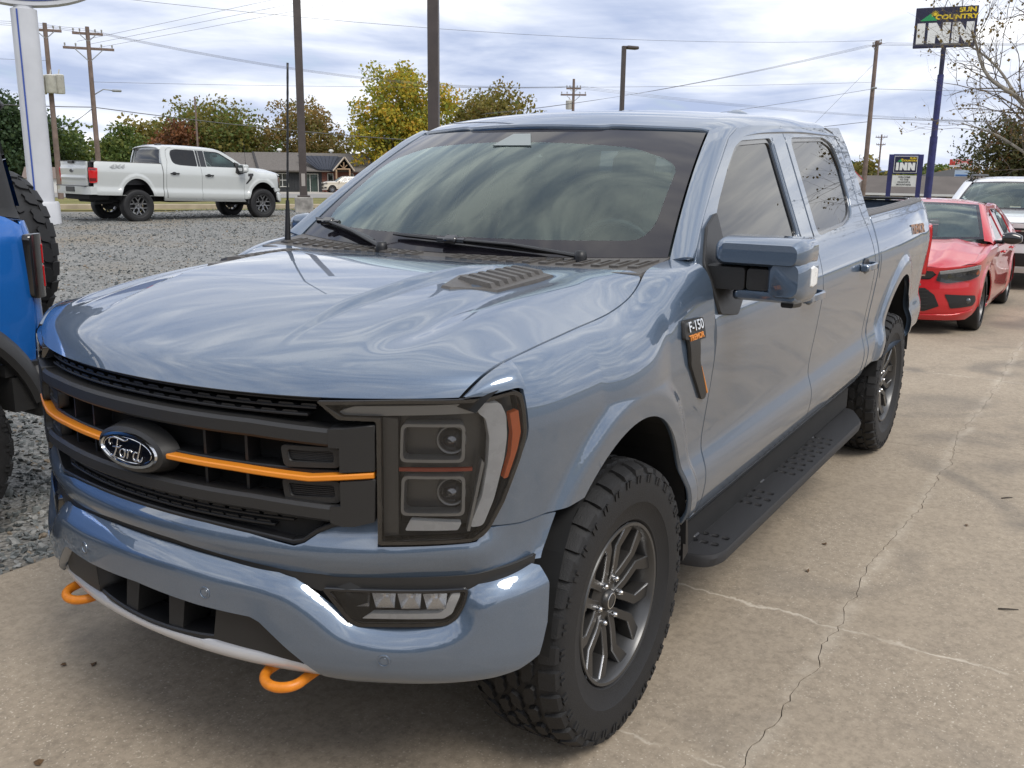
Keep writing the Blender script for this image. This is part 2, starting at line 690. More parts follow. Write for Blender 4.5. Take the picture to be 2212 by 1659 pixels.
def rho(x, z, xc):
    return np.hypot((x - xc) / .44, (z - .45) / .575)


def flare(x, z):
    f = 0
    for xc in (0, -3.694):
        r = rho(x, z, xc)
        f = f + .024 * (1 - sst(r, 1.10, 1.24)) * sst(z, .5, .62)
    return f


def dside(x, z):
    return _D(z) - flare(x, z)


def Fside(x, z):
    s = TPLAN.sx(x)
    P = TPLAN.pos(s, np.asarray(z, float), dside(x, z))
    P[:, 2] += rake(x)
    return P


def arch(xc, z0=.5, n=30, k=1.0, a0=None, a1=None):
    """arch opening from rear foot over the top to the front foot, in (x, z)"""
    t0 = math.asin((z0 - .45) / (.575 * k))
    return [(xc + .44 * k * math.cos(a), .45 + .575 * k * math.sin(a)) for a in np.linspace(a0 if a0 is not None else math.pi - t0, a1 if a1 is not None else t0, n)]


SEAM = hermite_curve([(.645, .848, 1.194), (.618, .868, 1.228), (.575, .878, 1.249), (.45, .884, 1.268), (.19, .884, 1.293), (-.07, .880, 1.318),
                      (-.20, .872, 1.350), (-.28, .858, 1.384), (-.335, .838, 1.403)], 12)
_seam_all = np.concatenate([SEAM, [(-.40, .838, 1.412), (-.50, .842, 1.42), (-.58, .85, 1.425), (-.70, .86, 1.43)]])
_es = np.array([TPLAN.inv(p[0], p[1]) for p in _seam_all])
_e_d = sm(_es[:, 0], _es[:, 1], .038)
_e_z = sm(_es[:, 0], _seam_all[:, 2], .038)
QS = .25


def Ffender(s, q):
    """q<=0: z = 1.10+q on the side; q 0..QS rolls over to the hood seam"""
    s = np.asarray(s, float); q = np.asarray(q, float)
    x = TPLAN.x(s)
    z0 = 1.10 + np.minimum(q, 0)
    d0 = dside(x, z0)
    t = np.clip(q / QS, 0, 1.2)
    ed, ez = _e_d(s), _e_z(s)
    db = dside(x, 1.10 + 0 * x)
    h = ez - 1.10
    w = sst(-x, 0, .45)
    p1d, p1z = db - .002 + .006 * w, 1.10 + (.60 + .36 * w) * h
    p2d, p2z = db + (.42 - .16 * w) * (ed - db), ez - .016 + .010 * w
    u = 1 - t
    bd = u ** 3 * db + 3 * u * u * t * p1d + 3 * u * t * t * p2d + t ** 3 * ed
    bz = u ** 3 * 1.10 + 3 * u * u * t * p1z + 3 * u * t * t * p2z + t ** 3 * ez
    d = np.where(q <= 0, d0, bd); z = np.where(q <= 0, z0, bz)
    P = TPLAN.pos(s, z, d)
    P[:, 2] += rake(P[:, 0])
    return P


def qz(s, z):
    """fender parameter q at which the roll-over reaches height z"""
    qq = np.linspace(-.6, QS, 500)
    zz = Ffender(np.full(500, float(s)), qq)[:, 2]
    return float(np.interp(z, zz, qq))


# hood
_xf1 = SEAM[0][0]; _xr1 = SEAM[-1][0]
_st = (_xf1 - SEAM[:, 0]) / (_xf1 - _xr1)
_se_y = sm(_st, SEAM[:, 1], .035)
_se_z = sm(_st, SEAM[:, 2], .030)
_zc = spl([-.5, -.2, .1, .4, .6, .75, .85, .89, .915], [1.392, 1.401, 1.396, 1.370, 1.338, 1.298, 1.254, 1.222, 1.183], .010)
_hb = spl([-.3, 0, .35, .52, .66, .76, .88, 1.0, 1.1], [0, 0, .012, .045, .115, .26, .60, 1.0, 1.35], .03)
HU = 1.25


def Fhood(u, w):
    """u 0..HU front to rear, w -.85..+.85 across"""
    t = (np.clip(np.asarray(u, float) / HU, 0, 1.02)) ** 1.45
    v = np.asarray(w, float) / .85
    av = np.abs(v)
    ye = _se_y(t)
    y = v * ye
    yf = np.abs(v) * SEAM[0][1]
    half = TPLAN.L >= -1e-6
    x0 = np.interp(yf, TPLAN.C[half, 1][:2300], TPLAN.C[half, 0][:2300]) - .014
    x0 = x0 + (_xf1 - (np.interp(SEAM[0][1], TPLAN.C[half, 1][:2300], TPLAN.C[half, 0][:2300]) - .014)) * av ** 4
    xr = -.30 + (_xr1 + .30) * av ** 2
    x = x0 + (xr - x0) * t
    xcen = .915 - 1.215 * t
    zc = _zc(xcen)
    b = _hb(av)
    z = zc * (1 - b) + _se_z(t) * b
    ay = np.abs(y)
    edge = .375 + .05 * t
    z = z + .021 * (1 - sst(ay, edge - .016, edge + .016)) * sst(t, .08, .40) * (1 - .8 * sst(t, .7, 1.0))
    z = z - .018 * np.exp(-((ay - .62) / .055) ** 2) * sst(t, .06, .25) * (1 - sst(t, .75, 1))
    P = np.stack([x, y, z], -1)
    return P


# glass and roof
def Fws(U, V):
    u = np.asarray(U, float) / .8; v = np.asarray(V, float) / .78
    by, bx, bz = .836 * u, -.355 - .175 * u * u, 1.412 + .018 * u * u
    ty, tx, tz = .693 * u, -.975 - .187 * u * u, 1.868 - .012 * u * u
    bul = 4 * v * (1 - v)
    return np.stack([bx + (tx - bx) * v + .016 * bul, by + (ty - by) * v, bz + (tz - bz) * v + .018 * bul], -1)


_rz = spl([-3.1, -2.98, -2.93, -2.85, -2.6, -2.2, -1.7, -1.3, -1.1, -.98, -.9], [1.80, 1.868, 1.888, 1.915, 1.938, 1.948, 1.944, 1.927, 1.902, 1.870, 1.84], .02)


def Froof(x, y):
    x = np.asarray(x, float); ay = np.abs(np.asarray(y, float))
    # the front of the roof follows the curve of the glass edge
    xs = x + .187 * (ay / .693) ** 2 * (1 - sst(-x, .95, 1.7))
    z = _rz(xs) - .040 * (ay / .70) ** 2 - .055 * (np.clip(ay - .64, 0, 1) / .13) ** 2
    z = z - .012 * np.exp(-((ay - .22) / .025) ** 2) * sst(-x, 1.35, 1.6) * (1 - sst(-x, 2.5, 2.7)) * .5
    return np.stack([x, np.asarray(y, float) + 0 * x, z + rake(x)], -1)


DOORF = [(-.539, 1.425), (-.72, 1.545), (-.913, 1.660), (-1.188, 1.812), (-1.30, 1.846), (-1.45, 1.858)]


def Fapillar(V, W):
    """strip between windshield edge (W=0) and door frame (W=.1), V .0-.78 along"""
    v = np.asarray(V, float) / .78; w = np.asarray(W, float) / .1
    A = Fws(.8 + 0 * v, V)
    a = np.array(DOORF)
    l = np.concatenate([[0], np.cumsum(np.hypot(*np.diff(a, axis=0).T))]); l /= l[-1]
    vx = np.clip(v, -.2, 1.2) * .86
    bx = np.interp(vx, l, a[:, 0]); bz = np.interp(vx, l, a[:, 1])
    B = Fside(bx, bz)
    bul = 4 * w * (1 - w)
    P = A * (1 - w)[:, None] + B * w[:, None]
    P[:, 0] += .012 * bul; P[:, 1] += .020 * bul; P[:, 2] += .012 * bul
    return P


def Ffront(dtab):
    """surface on the plan curve with inset given by table function of height"""
    def F(s, z):
        z = np.asarray(z, float)
        return TPLAN.pos(s, z, dtab(s, z))
    return F


# ------------------------------------------------------------------ wheel
def make_wheel(parent, loc, side, m, Rt=.434, width=.285, rr=.245, blocks=True, n_block=34, style=0, seed=1, tread_style=0):
    """wheel centred on its own hub; outer face towards +y when side=+1"""
    rnd = random.Random(seed)
    w = empty('wheel', loc, 0 if side > 0 else math.pi, parent)
    hw = width / 2
    Rc = Rt - (.013 if blocks else 0)
    prof = [(rr + .004, -hw * .80), (rr + .02, -hw * .90), (Rt * .80, -hw * 1.0), (Rt * .90, -hw * .97), (Rc * .965, -hw * .90), (Rc, -hw * .72),
            (Rc + .002, 0), (Rc, hw * .72), (Rc * .965, hw * .90), (Rt * .915, hw * .965), (Rt * .905, hw * .985), (Rt * .86, hw * 1.0), (Rt * .80, hw * 1.005),
            (Rt * .72, hw * .985), (Rt * .715, hw * .97), (rr + .026, hw * .90), (rr + .018, hw * .875), (rr + .012, hw * .87), (rr + .002, hw * .80), (rr - .002, hw * .70)]
    mb = MB().lathe(prof, 96)
    if blocks:
        # tread: rows of rounded lugs across the crown plus shoulder lugs reaching down the sidewall
        rows = [(-.60, .36), (-.24, .30), (.08, .30), (.42, .32)] if tread_style == 0 else [(-.5, .5), (0, .4), (.5, .5)]
        for ri, (yc, wd) in enumerate(rows):
            for k in range(n_block):
                a0 = 2 * math.pi * (k + (.5 if ri % 2 else 0) + rnd.uniform(-.05, .05)) / n_block
                skew = (.022 if ri % 2 else -.022)
                da = 2 * math.pi / n_block * .40
                yy0, yy1 = (yc - wd / 2 * .88) * hw, (yc + wd / 2 * .88) * hw
                base = []; top = []
                poly = [(-1, -.55), (-.55, -1), (.55, -1), (1, -.45), (.8, .1), (1, .6), (.5, 1), (-.55, 1), (-1, .5), (-.8, 0)]
                for (pu, pv) in poly:
                    y = (yy0 + yy1) / 2 + pu * (yy1 - yy0) / 2
                    a = a0 + pv * da + skew * pu
                    rb = Rc - .004 - .03 * max(0, abs(y) / hw - .7)
                    rt = Rt - .014 * max(0, abs(y) / hw - .45)
                    base.append((rb * math.cos(a), y, rb * math.sin(a)))
                    a2 = a0 + pv * da * .90 + skew * pu * .95
                    y2 = (yy0 + yy1) / 2 + pu * (yy1 - yy0) / 2 * .92
                    top.append((rt * math.cos(a2), y2, rt * math.sin(a2)))
                n = len(poly)
                # a sipe: the top face is split and its middle sunk slightly
                mb.add(base + top, [(i, n + i, n + (i + 1) % n, (i + 1) % n) for i in range(n)] + [tuple(range(n, 2 * n))[::-1]])
        for sg in (-1, 1):
            for k in range(n_block):
                big = k % 2
                a0 = 2 * math.pi * (k + .25) / n_block
                da = 2 * math.pi / n_block * (.39 if big else .34)
                y_in, y_out = sg * hw * .66, sg * hw * .93
                r_end = Rt * (.90 if big else .925)
                pts = []
                for (a, r, y) in ((-1, Rt - .004, y_in), (1, Rt - .004, y_in), (1, Rt - .012, sg * hw * .86), (1, Rt * .955, sg * hw * .965), (.8, r_end, sg * hw * 1.0),
                                  (-.8, r_end, sg * hw * 1.0), (-1, Rt * .955, sg * hw * .965), (-1, Rt - .012, sg * hw * .86)):
                    aa = a0 + a * da * (.92 if abs(a) == 1 else 1)
                    pts.append((r * math.cos(aa), y, r * math.sin(aa)))
                inn = []
                for (a, r, y) in ((-1, Rc - .01, y_in * .95), (1, Rc - .01, y_in * .95), (1, Rc - .01, sg * hw * .80), (1, Rc * .945, sg * hw * .9), (.8, r_end * .985, sg * hw * .93),
                                  (-.8, r_end * .985, sg * hw * .93), (-1, Rc * .945, sg * hw * .9), (-1, Rc - .01, sg * hw * .80)):
                    aa = a0 + a * da * 1.03
                    inn.append((r * math.cos(aa), y, r * math.sin(aa)))
                n = 8
                fs = [(i, (i + 1) % n, n + (i + 1) % n, n + i) for i in range(n)]
                fs += [(0, 7, 2, 1), (7, 6, 3, 2), (6, 5, 4, 3)]
                if sg > 0:
                    fs = [f[::-1] for f in fs]
                mb.add(pts + inn, fs)
                # small sidewall nub beside each lug
                if sg > 0:
                    for q in (-.45, .15):
                        aa = a0 + q * da * 1.2
                        r = Rt * .885
                        mb.box((r * math.cos(aa), hw * 1.0, r * math.sin(aa)), (.022, .006, .010), Matrix.Rotation(-aa, 3, 'Y'))
    mb.build('tyre', m['rubber'], w, angle=32)
    # rim
    rb = MB()
    fy = hw * .62          # face plane of the spokes
    rb.lathe([(rr - .004, hw * .80), (rr + .003, hw * .84), (rr + .001, hw * .87), (rr - .008, hw * .865), (rr - .014, hw * .80), (rr - .020, hw * .55), (rr - .034, 0), (rr - .03, -hw * .8), (rr - .01, -hw * .85)], 72)
    rb.build('rim_barrel', m['rim_barrel'], w, angle=35)
    sp = MB()
    if style == 0:
        # six forked spokes: two bars from the hub that splay and kink towards the rim
        for k in range(6):
            a = 2 * math.pi * k / 6 + math.pi / 2
            for sg in (-1, 1):
                path = [(.050, sg * .56), (.100, sg * .285), (.168, sg * .172), (rr - .006, sg * .325)]
                wid = [.030, .029, .032, .048]
                yy = [fy - .014, fy - .002, fy + .006, fy + .020]
                C_ = [Vector((r * math.cos(a + b), y, r * math.sin(a + b))) for (r, b), y in zip(path, yy)]
                rings = []
                for i, p in enumerate(C_):
                    t = (C_[min(i + 1, 3)] - C_[max(i - 1, 0)]); t.y = 0; t.normalize()
                    u = Vector((-t.z, 0, t.x))
                    h = wid[i] / 2
                    rings.append([p + u * h + Vector((0, -.05, 0)), p + u * h * .98 + Vector((0, -.005, 0)), p + u * h * .86, p - u * h * .86, p - u * h * .98 + Vector((0, -.005, 0)), p - u * h + Vector((0, -.05, 0))])
                vs = [q for rg in rings for q in rg]
                fs = []; mi = []
                for i in range(3):
                    for j in range(5):
                        fs.append((i * 6 + j, i * 6 + j + 1, (i + 1) * 6 + j + 1, (i + 1) * 6 + j)); mi.append(1 if j in (1, 3) else 0)
                o = len(sp.v)
                sp.v += [tuple(q) for q in vs]; sp.f += [tuple(o + q for q in f) for f in fs]; sp.mi += mi
    else:
        for k in range(6):
            a = 2 * math.pi * k / 6 + math.pi / 2
            for path, wid in (([(.04, 0), (.13, 0)], [.05, .034]), ([(.12, 0), (rr - .01, .30)], [.034, .03]), ([(.12, 0), (rr - .01, -.30)], [.034, .03])):
                yy = [fy - .006, fy + .010]
                C_ = [Vector((r * math.cos(a + b), y, r * math.sin(a + b))) for (r, b), y in zip(path, yy)]
                t = (C_[1] - C_[0]); t.y = 0; t.normalize(); u = Vector((-t.z, 0, t.x))
                vs = []
                for i, p in enumerate(C_):
                    h = wid[i] / 2
                    vs += [p + u * h + Vector((0, -.05, 0)), p + u * h * .9, p - u * h * .9, p - u * h + Vector((0, -.05, 0))]
                o = len(sp.v)
                sp.v += [tuple(q) for q in vs]
                for j in range(3):
                    sp.f.append((o + j, o + j + 1, o + 4 + j + 1, o + 4 + j)); sp.mi.append(1 if style == 1 and j == 1 else 0)
    sp.lathe([(.0, fy - .012), (.045, fy - .012), (.060, fy - .016), (.085, fy - .024), (.092, fy - .05)], 36)
    sp.build('spokes', [m['rim'], m['rim_edge']], w, angle=30)
    cap = MB().lathe([(0, fy + .004), (.024, fy + .003), (.031, fy - .001), (.034, fy - .012)], 28)
    c = cap.build('hub_cap', m['rim'], w, smooth=True)
    MB().lathe([(.021, fy + .0042), (.023, fy + .0052), (.025, fy + .0035)], 28).build('cap_ring', m['chrome'], c, smooth=True)
    for k in range(6):
        a = 2 * math.pi * (k + .5) / 6 + math.pi / 2
        cx, cz = .068 * math.cos(a), .068 * math.sin(a)
        MB().lathe([(0, fy + .008), (.006, fy + .007), (.0095, fy + .001), (.0105, fy - .012), (.011, fy - .03)], 10, c=(cx, 0, cz)).build('lug_nut', m['chrome'], w, angle=50)
    bd = MB().lathe([(.05, -.02), (.165, -.02), (.17, -.03), (.17, -.05), (.05, -.06)], 40)
    bd.box((.10, -.03, .11), (.10, .08, .16), Matrix.Rotation(.8, 3, 'Y'), bev=.02)
    bd.build('brake_disc', m['dark_metal'], w, angle=40)
    return w

PAINTS = {}


def truck_mats():
    m = {}
    m['black'] = mat('satin_black_plastic', (.012, .012, .013), .42, noise=(40, .15))
    m['matte'] = mat('dark_grey_moulded_plastic', (.022, .0215, .021), .46, bump=(900, .12))
    m['void'] = mat('deep_black_void', (.003, .003, .003), .9)
    m['gloss'] = mat('gloss_black_trim', (.008, .008, .009), .12, coat=.6)
    m['rubber'] = mat('tyre_rubber', (.0085, .0085, .009), .66, noise=(60, .25), bump=(260, .35))
    m['rim'] = mat('dark_wheel_paint', (.045, .043, .041), .36, metal=.5, coat=.15)
    m['rim_edge'] = mat('bright_wheel_edge', (.42, .42, .42), .26, metal=.9)
    m['rim_barrel'] = mat('wheel_barrel', (.10, .10, .10), .34, metal=.7)
    m['vent'] = mat('grey_brown_plastic', (.085, .078, .071), .5, noise=(60, .15))  # lighter, browner base colour than the moulded plastic, with slight random variation
    m['dark_metal'] = mat('dark_brake_metal', (.05, .05, .052), .5, metal=.7, noise=(50, .3))
    m['chrome'] = mat('chrome', (.62, .62, .62), .07, metal=1.0)
    m['orange'] = mat('orange_accent_paint', (.72, .24, .018), .38, coat=.15)
    m['hook'] = mat('orange_hook_paint', (.70, .22, .012), .42, noise=(60, .12))
    m['silver'] = mat('silver_skid_paint', (.66, .66, .67), .33, metal=.4)
    m['lamp_clear'] = glass_mat('clear_lamp_cover', (.98, .98, .98), 1.0, 0.0, 1.48)
    m['lamp_house'] = mat('smoked_lamp_housing', (.070, .072, .074), .26, metal=.3)
    m['lamp_grey'] = mat('lamp_bezel_grey', (.28, .285, .285), .28, metal=.4)
    m['lamp_white'] = mat('frosted_light_guide', (.80, .80, .78), .28, noise=(30, .06))
    m['lamp_silver'] = mat('lamp_reflector', (.80, .80, .80), .24, metal=.8)
    m['amber'] = mat('amber_reflector', (.85, .16, .025), .22, coat=.4, bump=(500, .3))
    m['red'] = mat('red_lens', (.55, .012, .014), .12, coat=.6)
    m['red_dark'] = mat('dark_red_lens', (.13, .006, .008), .12, coat=.6)
    m['lens'] = mat('projector_lens', (.03, .032, .036), .03, spec=1.0, coat=1.0)
    m['ws'] = glass_mat('windshield_glass', (.78, .93, .89), 1.7, 0.0, 1.52, gloss=(.86, 1, .97))
    m['tint'] = glass_mat('tinted_window_glass', (.06, .065, .065), 1.05, 0.0, 1.55)
    m['frit'] = mat('glass_edge_band', (.018, .016, .020), .05, spec=.5)
    m['seat'] = mat('seat_cloth', (.28, .30, .295), .8, noise=(20, .15))
    m['dash'] = mat('dashboard_plastic', (.26, .29, .285), .55, bump=(500, .2))
    m['lining'] = mat('cabin_lining', (.45, .45, .43), .9)
    m['under'] = mat('underbody_black', (.008, .008, .008), .8, noise=(15, .3))
    m['board'] = mat('textured_step_coating', (.020, .020, .0215), .60, bump=(700, .5), noise=(300, .3))
    return m


def ford_script(parent, M_, mtl, sc=1.0):
    """cursive lettering on the grille oval: strokes as thin tubes in the oval's own plane (x right, y up)"""
    strokes = {
        'F': [[(-.078, .004), (-.083, .012), (-.080, .021), (-.066, .027), (-.040, .027), (-.015, .025), (-.003, .030)],
              [(-.046, .026), (-.050, .010), (-.058, -.010), (-.068, -.022), (-.080, -.024), (-.086, -.018)],
              [(-.068, .002), (-.054, .003), (-.040, .004), (-.034, .009)]],
        'o': [[(-.026, .002), (-.036, -.002), (-.040, -.012), (-.034, -.021), (-.024, -.019), (-.018, -.009), (-.020, .000), (-.026, .002), (-.014, .000), (-.007, .002)]],
        'r': [[(-.007, .003), (-.006, -.008), (-.010, -.021)], [(-.007, -.006), (-.001, .001), (.007, .002), (.012, -.002)]],
        'd': [[(.034, .000), (.024, .001), (.017, -.008), (.017, -.018), (.024, -.021), (.031, -.015), (.035, -.004)],
              [(.049, .028), (.044, .012), (.037, -.006), (.034, -.017), (.040, -.021), (.050, -.014), (.054, -.008)]]}
    for ch in ('F', 'o', 'r', 'd'):
        mb = MB()
        for st in strokes[ch]:
            P = hermite_curve([(*p, 0) for p in st], 5)
            n = len(P)
            rad = [.0027 * sc * (.65 + .55 * math.sin(math.pi * i / (n - 1))) for i in range(n)]
            mb.tube([(p[0] * sc, p[1] * sc, .001) for p in P], rad, 6)
        o = mb.build('letter', mtl, parent, smooth=True)
        o.matrix_local = M_


def oval(mb, a, b, z0, z1, a2, b2, n=48):
    """ring/dome between ellipse (a,b) at z0 and (a2,b2) at z1"""
    vs = [(a * math.cos(t), b * math.sin(t), z0) for t in np.linspace(0, 2 * math.pi, n, endpoint=False)]
    vs += [(a2 * math.cos(t), b2 * math.sin(t), z1) for t in np.linspace(0, 2 * math.pi, n, endpoint=False)]
    mb.add(vs, [(i, (i + 1) % n, n + (i + 1) % n, n + i) for i in range(n)])
    return mb


def strip_on(F, path, hw, hh, d_out, n_round=0):
    """a bar of half-height hh following path [(s,z)] on surface F (inset measured outwards d_out)"""
    mb = MB()
    P = resample(list(path) + [path[-1]], .03)[:-1] if False else None
    return mb


def bar_on_plan(pts, d_front, d_back, chamfer=.004):
    """solid bar along the plan curve: pts = [(s, z_bottom, z_top)], front face at inset d_front, back at d_back"""
    mb = MB()
    s = np.array([p[0] for p in pts]); zb = np.array([p[1] for p in pts]); zt = np.array([p[2] for p in pts])
    df = np.array([d_front(q) if callable(d_front) else d_front for q in s])
    db = np.array([d_back(q) if callable(d_back) else d_back for q in s])
    ring = [(zb, db), (zb, df + chamfer), (zb + chamfer, df), (zt - chamfer, df), (zt, df + chamfer), (zt, db)]
    V = np.stack([TPLAN.pos(s, z, d) for z, d in ring], 1)
    n, k = len(s), len(ring)
    vs = V.reshape(-1, 3)
    fs = []
    for i in range(n - 1):
        for j in range(k - 1):
            fs.append((i * k + j, (i + 1) * k + j, (i + 1) * k + j + 1, i * k + j + 1))
    fs.append(tuple(range(k))); fs.append(tuple(range((n - 1) * k, n * k))[::-1])
    mb.add(vs, [f for f in fs])
    return mb


def build_truck(root, m, paint, tremor=True, q=1.0):
    st = .024 * q
    LR = (1, -1)
    # ---------------- underbody and wheel wells
    ub = MB()
    ub.box((-2.0, 0, .60), (5.2, 1.15, .18), bev=.03)
    ub.box((-1.75, 0, .56), (2.1, 1.72, .12), bev=.03)
    ub.box((.62, 0, .62), (.35, 1.3, .25), bev=.04)
    ub.box((-4.6, 0, .66), (.5, 1.5, .16), bev=.03)
    ub.tube([(0, -.75, .40), (0, .75, .40)], .05, 10)
    ub.tube([(-3.694, -.75, .43), (-3.694, .75, .43)], .06, 10)
    ub.lathe([(.0, -.16), (.12, -.12), (.16, 0), (.12, .12), (0, .16)], 16, c=(-3.694, 0, .43))
    ub.tube([(-4.65, -.55, .50), (-4.2, -.55, .52)], .045, 10)
    ub.build('underbody', m['under'], root, angle=40)
    for xc in (0, -3.694):
        for sd in LR:
            w = MB()
            a = arch(xc, .48, 20, 1.02)
            ext = [(p[0], p[1] + float(rake(p[0]))) for p in a]
            n = len(ext)
            # short wall at the lip, then a liner arching inboard
            vs = [(x, sd * .985, z) for x, z in ext] + [(x, sd * .52, z) for x, z in ext]
            w.add(vs, [((i, i + 1, n + i + 1, n + i) if sd > 0 else (i + 1, i, n + i, n + i + 1)) for i in range(n - 1)])
            w.add([(x, sd * .53, z) for x, z in ext], [tuple(range(n))])
            w.build('wheel_well_liner', m['under'], root)
    # ---------------- hood
    hw = .8465
    out = [(0, -hw), (0, hw)]
    out = [(0, w) for w in np.linspace(-hw, hw, 40)] + [(HU * .965, hw), (HU * .99, hw * .985), (HU, hw * .95)] + [(HU, w) for w in np.linspace(hw * .93, -hw * .93, 40)] + [(HU, -hw * .95), (HU * .99, -hw * .985), (HU * .965, -hw)]
    hood = patch('hood', out, Fhood, paint, root, st * .55, flip=True, flange=.02)
    # ---------------- fenders: outline in (s, q)
    def fs(x): return float(TPLAN.sx(x))
    sa = [(fs(x), z - 1.10) for x, z in arch(0, .55, 36, 1.0, a1=.83)]      # rear foot .. front where the lower cap begins
    s_front = [(1.20, .866 - 1.10), (1.09, .860 - 1.10), (.99, .864 - 1.10), (1.026, .934 - 1.10), (1.069, 1.038 - 1.10), (1.084, 1.085 - 1.10)]
    s_front += [(s_, qz(s_, z_)) for s_, z_ in ((1.086, 1.11), (1.082, 1.155), (1.079, 1.19))]
    s_hl = [(1.077, QS * .985)]
    fen = sa + s_front + s_hl + [(s_, QS * .99) for s_ in np.linspace(1.085, fs(-.53), 36)] + [(fs(-.545), QS * .99), (fs(-.56), .16), (fs(-.575), .05), (fs(-.585), -.1), (fs(-.588), -.545), (fs(-.56), -.55)]
    fens = patch('fender', fen, Ffender, paint, root, st * .5, sides=LR, flip=False, flange=.018)
    # tip of the fender: sliver between lamp top and hood seam
    tp = np.linspace(.925, 1.077, 14)
    hz_ = np.interp(tp, [.92, .975, 1.02, 1.05, 1.068, 1.08], [1.1935, 1.1965, 1.206, 1.2115, 1.206, 1.19])
    H_ = TPLAN.pos(tp, hz_, .003 + 0 * tp)
    k1 = int(np.argmin(np.abs(_es[:, 0] - 1.077)))
    U_ = Ffender(np.linspace(float(_es[0][0]) + .004, 1.077, 14), np.full(14, QS * .99))
    U_[0] = np.array(SEAM[0]) + [.0, .004, 0]
    for k, sd in enumerate(LR):
        rows = []
        for t in np.linspace(0, 1, 7):
            b_ = 4 * t * (1 - t)
            rows.append(H_ * (1 - t) + U_ * t + np.array([.012, .014, .010]) * b_ * np.linspace(.2, 1, 14)[:, None])
        vs = np.concatenate(rows) * [1, sd, 1]
        f_ = [(j * 14 + i, j * 14 + i + 1, (j + 1) * 14 + i + 1, (j + 1) * 14 + i) for j in range(6) for i in range(13)]
        obj('fender_tip', mesh('fender_tip', vs, f_ if sd > 0 else [a[::-1] for a in f_], paint, smooth=True), fens[k])
    for sd in LR:
        gt = MB(); vs = []
        for p in SEAM: vs += [(p[0], sd * (p[1] - .04), p[2] - .022), (p[0], sd * (p[1] + .04), p[2] - .034)]
        n = len(SEAM)
        gt.add(vs, [((2 * i, 2 * i + 1, 2 * i + 3, 2 * i + 2) if sd < 0 else (2 * i + 2, 2 * i + 3, 2 * i + 1, 2 * i)) for i in range(n - 1)])
        gt.build('hood_gutter', m['void'], root)
    # ---------------- doors, pillar panels, glass
    wf = smooth_loop([(-.70, 1.402), (-.80, 1.52), (-.90, 1.592), (-1.09, 1.708), (-1.22, 1.778), (-1.31, 1.803), (-1.685, 1.814), (-1.685, 1.40)], .03)
    wr = smooth_loop([(-1.955, 1.388), (-1.955, 1.818), (-2.50, 1.822), (-2.64, 1.79), (-2.69, 1.68), (-2.67, 1.50), (-2.61, 1.435), (-2.46, 1.405)], .05)
    fd = [(-.597, .535), (-.595, .9), (-.583, 1.2), (-.566, 1.36), (-.548, 1.418)] + DOORF[1:5] + [(-1.45, 1.862), (-1.868, 1.868), (-1.868, .535)]
    rd = [(-1.877, .535), (-1.877, 1.868), (-2.55, 1.866), (-2.70, 1.84), (-2.775, 1.77), (-2.80, 1.66), (-2.80, 1.48), (-2.84, 1.36), (-2.875, 1.22), (-2.885, 1.0), (-2.885, .80), (-2.875, .70), (-2.86, .535)]
    fds = patch('front_door', fd, Fside, paint, root, st, holes=[wf], sides=LR, flip=True)
    rds = patch('rear_door', rd, Fside, paint, root, st, holes=[wr], sides=LR, flip=True)
    def inset(F, d):
        def G(a, b):
            P = F(a, b)
            n = fn_normals(F, np.stack([a, b], 1))
            return P + n * d            # Fside normals point inwards
        return G
    Fin = inset(Fside, .014)
    for k, sd in enumerate(LR):
        patch('window_glass', wf, Fin, m['tint'] if tremor else m['ws'], fds[k], .06, sides=(sd,), flip=True, flange=0)
        patch('window_glass', wr, Fin, m['tint'], rds[k], .06, sides=(sd,), flip=True, flange=0)
        # rubber frames: ring slightly inset
        for lp, par in ((wf, fds[k]), (wr, rds[k])):
            cen = np.mean(lp, 0)
            inner = [tuple(cen + (np.array(p) - cen) * np.array([1 - .020 / max(.02, abs(p[0] - cen[0])) if abs(p[0] - cen[0]) > .08 else 1, 1 - .016 / max(.02, abs(p[1] - cen[1])) if abs(p[1] - cen[1]) > .08 else 1])) for p in lp]
            patch('window_seal', lp, inset(Fside, .008), m['gloss'], par, .05, holes=[inner], sides=(sd,), flip=True, flange=.008)
        # black centre pillar trim
        patch('pillar_trim', [(-1.70, 1.392), (-1.70, 1.815), (-1.862, 1.818), (-1.862, 1.392)], inset(Fside, -.003), m['gloss'] if not tremor else paint, fds[k], .05, sides=(sd,), flip=True, flange=.004)
        patch('pillar_trim', [(-1.882, 1.392), (-1.882, 1.818), (-1.94, 1.818), (-1.94, 1.392)], inset(Fside, -.003), m['gloss'] if not tremor else paint, rds[k], .05, sides=(sd,), flip=True, flange=.004)
    # ---------------- C pillar, rocker
    cp = [(-2.885, .535), (-2.895, .80), (-2.895, 1.0), (-2.885, 1.22), (-2.85, 1.36), (-2.81, 1.48), (-2.81, 1.66), (-2.785, 1.775), (-2.71, 1.848), (-2.60, 1.87), (-2.86, 1.872), (-2.915, 1.78), (-2.945, 1.60), (-2.955, 1.40), (-2.960, 1.2), (-2.965, .55), (-2.955, .50), (-2.90, .50)]
    patch('cab_corner', cp, Fside, paint, root, st, sides=LR, flip=True, flange=.05)
    rk = [(-.50, .47), (-.56, .528), (-2.95, .528), (-2.95, .47)]
    patch('rocker_panel', rk, Fside, paint, root, .05, sides=LR, flip=True, flange=.05)
    patch('bed_gap_shade', [(-2.94, .55), (-2.94, 1.39), (-3.02, 1.39), (-3.02, .55)], inset(Fside, .03), m['void'], root, .1, sides=LR, flip=True, flange=0)
    # dark door-shut gap backing
    patch('door_shut', [(-.52, .48), (-.52, 1.38), (-1.0, 1.40), (-2.9, 1.40), (-2.93, .48)], inset(Fside, .022), m['under'], root, .08, sides=LR, flip=True, flange=0)
